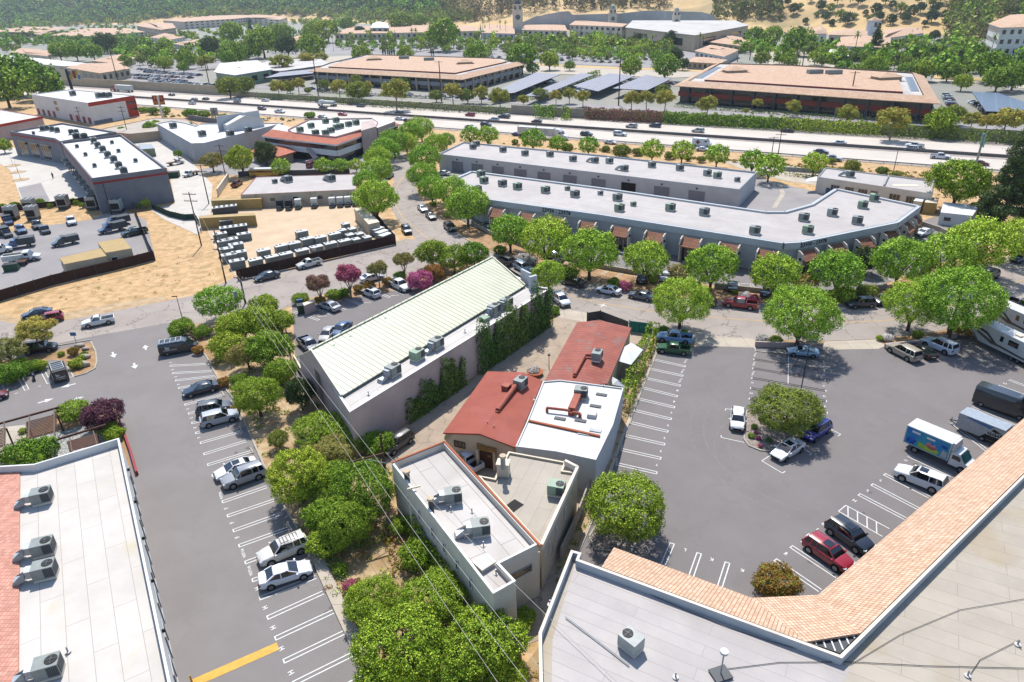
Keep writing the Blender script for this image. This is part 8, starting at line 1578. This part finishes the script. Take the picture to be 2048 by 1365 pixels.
# gravel island with curb
ip=[(1493,824),(1500,821),(1560,826),(1625,840),(1640,850),(1600,870),(1575,880),(1545,905),(1520,902),(1498,893),(1488,880),(1490,850)];sheet('island_gravel',ip,'gravel',.06);strip('island_curb',ip+ip[:1],.16,.15,'curb',kind='structure')
ip=[(1178,1075),(1200,1040),(1290,1050),(1262,1106),(1190,1100)];sheet('corner_gravel',ip,'gravel',.06);strip('corner_curb',ip+ip[:1],.16,.15,'curb',kind='structure');sheet('inner_corner_gravel',[(1500,1200),(1514,1150),(1530,1145),(1560,1200)],'gravel',.05)
for i,(u,v,s_)in enumerate(((170,717,.9),(164,733,1.2),(160,694,.8),(172,700,.6),(60,923,.8))):
 g_=G(u,v);b=MB();b.loft([[(s_*math.cos(e_)*math.cos(a)*(1+.2*math.sin(3*a+i)),s_*.7*math.cos(e_)*math.sin(a),s_*.45*math.sin(e_))for a in[k*.628 for k in range(10)]]for e_ in(-.3,.3,.8,1.3)]);o=b.build('boulder','rock',smooth=50);o.location=(g_.x,g_.y,.15);props(o,'{} tan boulder in the left gardens'.format(ORD[i]),'boulder','boulders of the left gardens')
# bins, pots, people, odds and ends
def bin_(label,u,v,material,sz,rz=0):
 g_=G(u,v,sz[2]/2);t=thing('dumpster' if sz[0]>1.5 else 'waste_bin',label,'bin',(g_.x,g_.y,.03),rz);part(t,'container',material,((0,0,sz[2]/2),sz));part(t,'lid','black_trim' if sz[0]>1.5 else material,((0,.03,sz[2]+.05),(sz[0]*1.04,sz[1]*1.04,.08)))
bin_('open green dumpster below the white service truck',23,535,'bin_green',(2.6,1.6,1.4),.3);bin_('green dumpster beside the grey store corner',345,350,'bin_green',(4,2.2,1.7),.2);bin_('dark green waste container in the pink enclosure',606,618,'bin_green',(1.8,1.3,1.5),.3);bin_('blue recycling bin behind the pink enclosure',600,606,'bin_blue',(1.0,.9,1.2),.3);bin_('blue bin beside the small office row',1658,383,'bin_blue',(1.8,1.5,1.6));bin_('dark water tank box at the entrance porch',1004,912,'steel_dark',(1.2,.8,1.2),-.2)
g_=G(1070,750);t=thing('flower_pot','round terracotta planter below the white flowers','planter',g_);b=MB();b.tube((0,0,0),(0,0,.5),1.0,1.15,18);b.build('pot','terracotta',t);b=MB();b.tube((0,0,.5),(0,0,.56),1.2,1.2,18);b.build('rim','terracotta',t)
g_=G(1159,962);t=thing('chair','turquoise chair in the nook behind the beige building','chair',g_);part(t,'seat','teal_chair',((0,0,.45),(.5,.5,.06)));part(t,'backrest','teal_chair',((0,.24,.75),(.5,.06,.55)))
for x in(-.2,.2):
 for y in(-.2,.2):part(t,'leg','teal_chair',((x,y,.22),(.05,.05,.44)))
g_=G(107,358);b=MB();b.v+=[V(p)for p in((0,0,.95),(.1,0,.5),(.13,.1,.05),(-.1,0,.5),(-.12,-.12,.05),(0,0,1.4),(0,0,1.53),(0,0,1.75),(.24,0,1.38),(.3,.05,1.1),(.26,-.15,.9),(-.24,0,1.38),(-.3,-.05,1.1),(-.25,.15,.92))]
me=bpy.data.meshes.new('person');me.from_pydata([tuple(v)for v in b.v],[(0,1),(1,2),(0,3),(3,4),(0,5),(5,6),(6,7),(5,8),(8,9),(9,10),(5,11),(11,12),(12,13)],[]);me.materials.append(M['cloth_dark']);o=link(bpy.data.objects.new('person',me));o.location=(g_.x,g_.y,.04);md=o.modifiers.new('s','SKIN')
for i,r_ in enumerate((.16,.1,.06,.1,.06,.17,.07,.12,.07,.05,.04,.07,.05,.04)):me.skin_vertices[0].data[i].radius=(r_,r_)
me.skin_vertices[0].data[0].use_root=True;o.modifiers.new('d','SUBSURF').levels=1;props(o,'person in dark clothes walking across the pale plaza','person');o.scale=(1.1,)*3
b=MB();b.v=[V((math.cos(a)*.125*math.cos(e_),math.sin(a)*.125*math.cos(e_),1.7+.16*math.sin(e_)))for e_ in(0,.6,1.2)for a in[k*.785 for k in range(8)]];b.f=[(e*8+k,e*8+(k+1)%8,e*8+8+(k+1)%8,e*8+8+k)for e in(0,1)for k in range(8)]+[tuple(range(16,24))];b.m=[0]*17;ho=b.build('hair','black_trim',None);ho.parent=o;ho.location=(0,0,1.68)
for i,(a,c)in enumerate((((385,1368),(380,1352)),((318,1362),(316,1348)))):pole(('yellow','second yellow')[i]+' bollard at the end of the yellow stripe',a[0],a[1],0,0,1.0,(),.09,'paint_yellow','bollard')
# property details: planter curb rims of plaza trees
for i,(u,v)in enumerate(((26,332),(36,345),(42,360))):
 g_=G(u,v);b=MB();b.tube((0,0,0),(0,0,.05),2.4,n=16);o=b.build('tree_pit','soil');o.location=(g_.x,g_.y,.05);props(o,kind='structure');pole('{} bare young sapling from the back in the plaza'.format(ORD[i]),u,v,0,0,3.6,(),.05,'bark','sapling')
# air between the camera and the far hills
hb=MB();hb.box((-500,1200,110),(7000,3200,360));hz_=hb.build('haze','wire');props(hz_,kind='stuff');hm=bpy.data.materials.new('haze_air');hm.use_nodes=True;hn=hm.node_tree;hn.nodes.clear();ho_=hn.nodes.new('ShaderNodeOutputMaterial');hv=hn.nodes.new('ShaderNodeVolumePrincipled');hv.inputs['Density'].default_value=0.00006;hv.inputs['Color'].default_value=(.75,.86,1,1);hv.inputs['Anisotropy'].default_value=.3;hn.links.new(hv.outputs[0],ho_.inputs['Volume']);hz_.data.materials.clear();hz_.data.materials.append(hm)
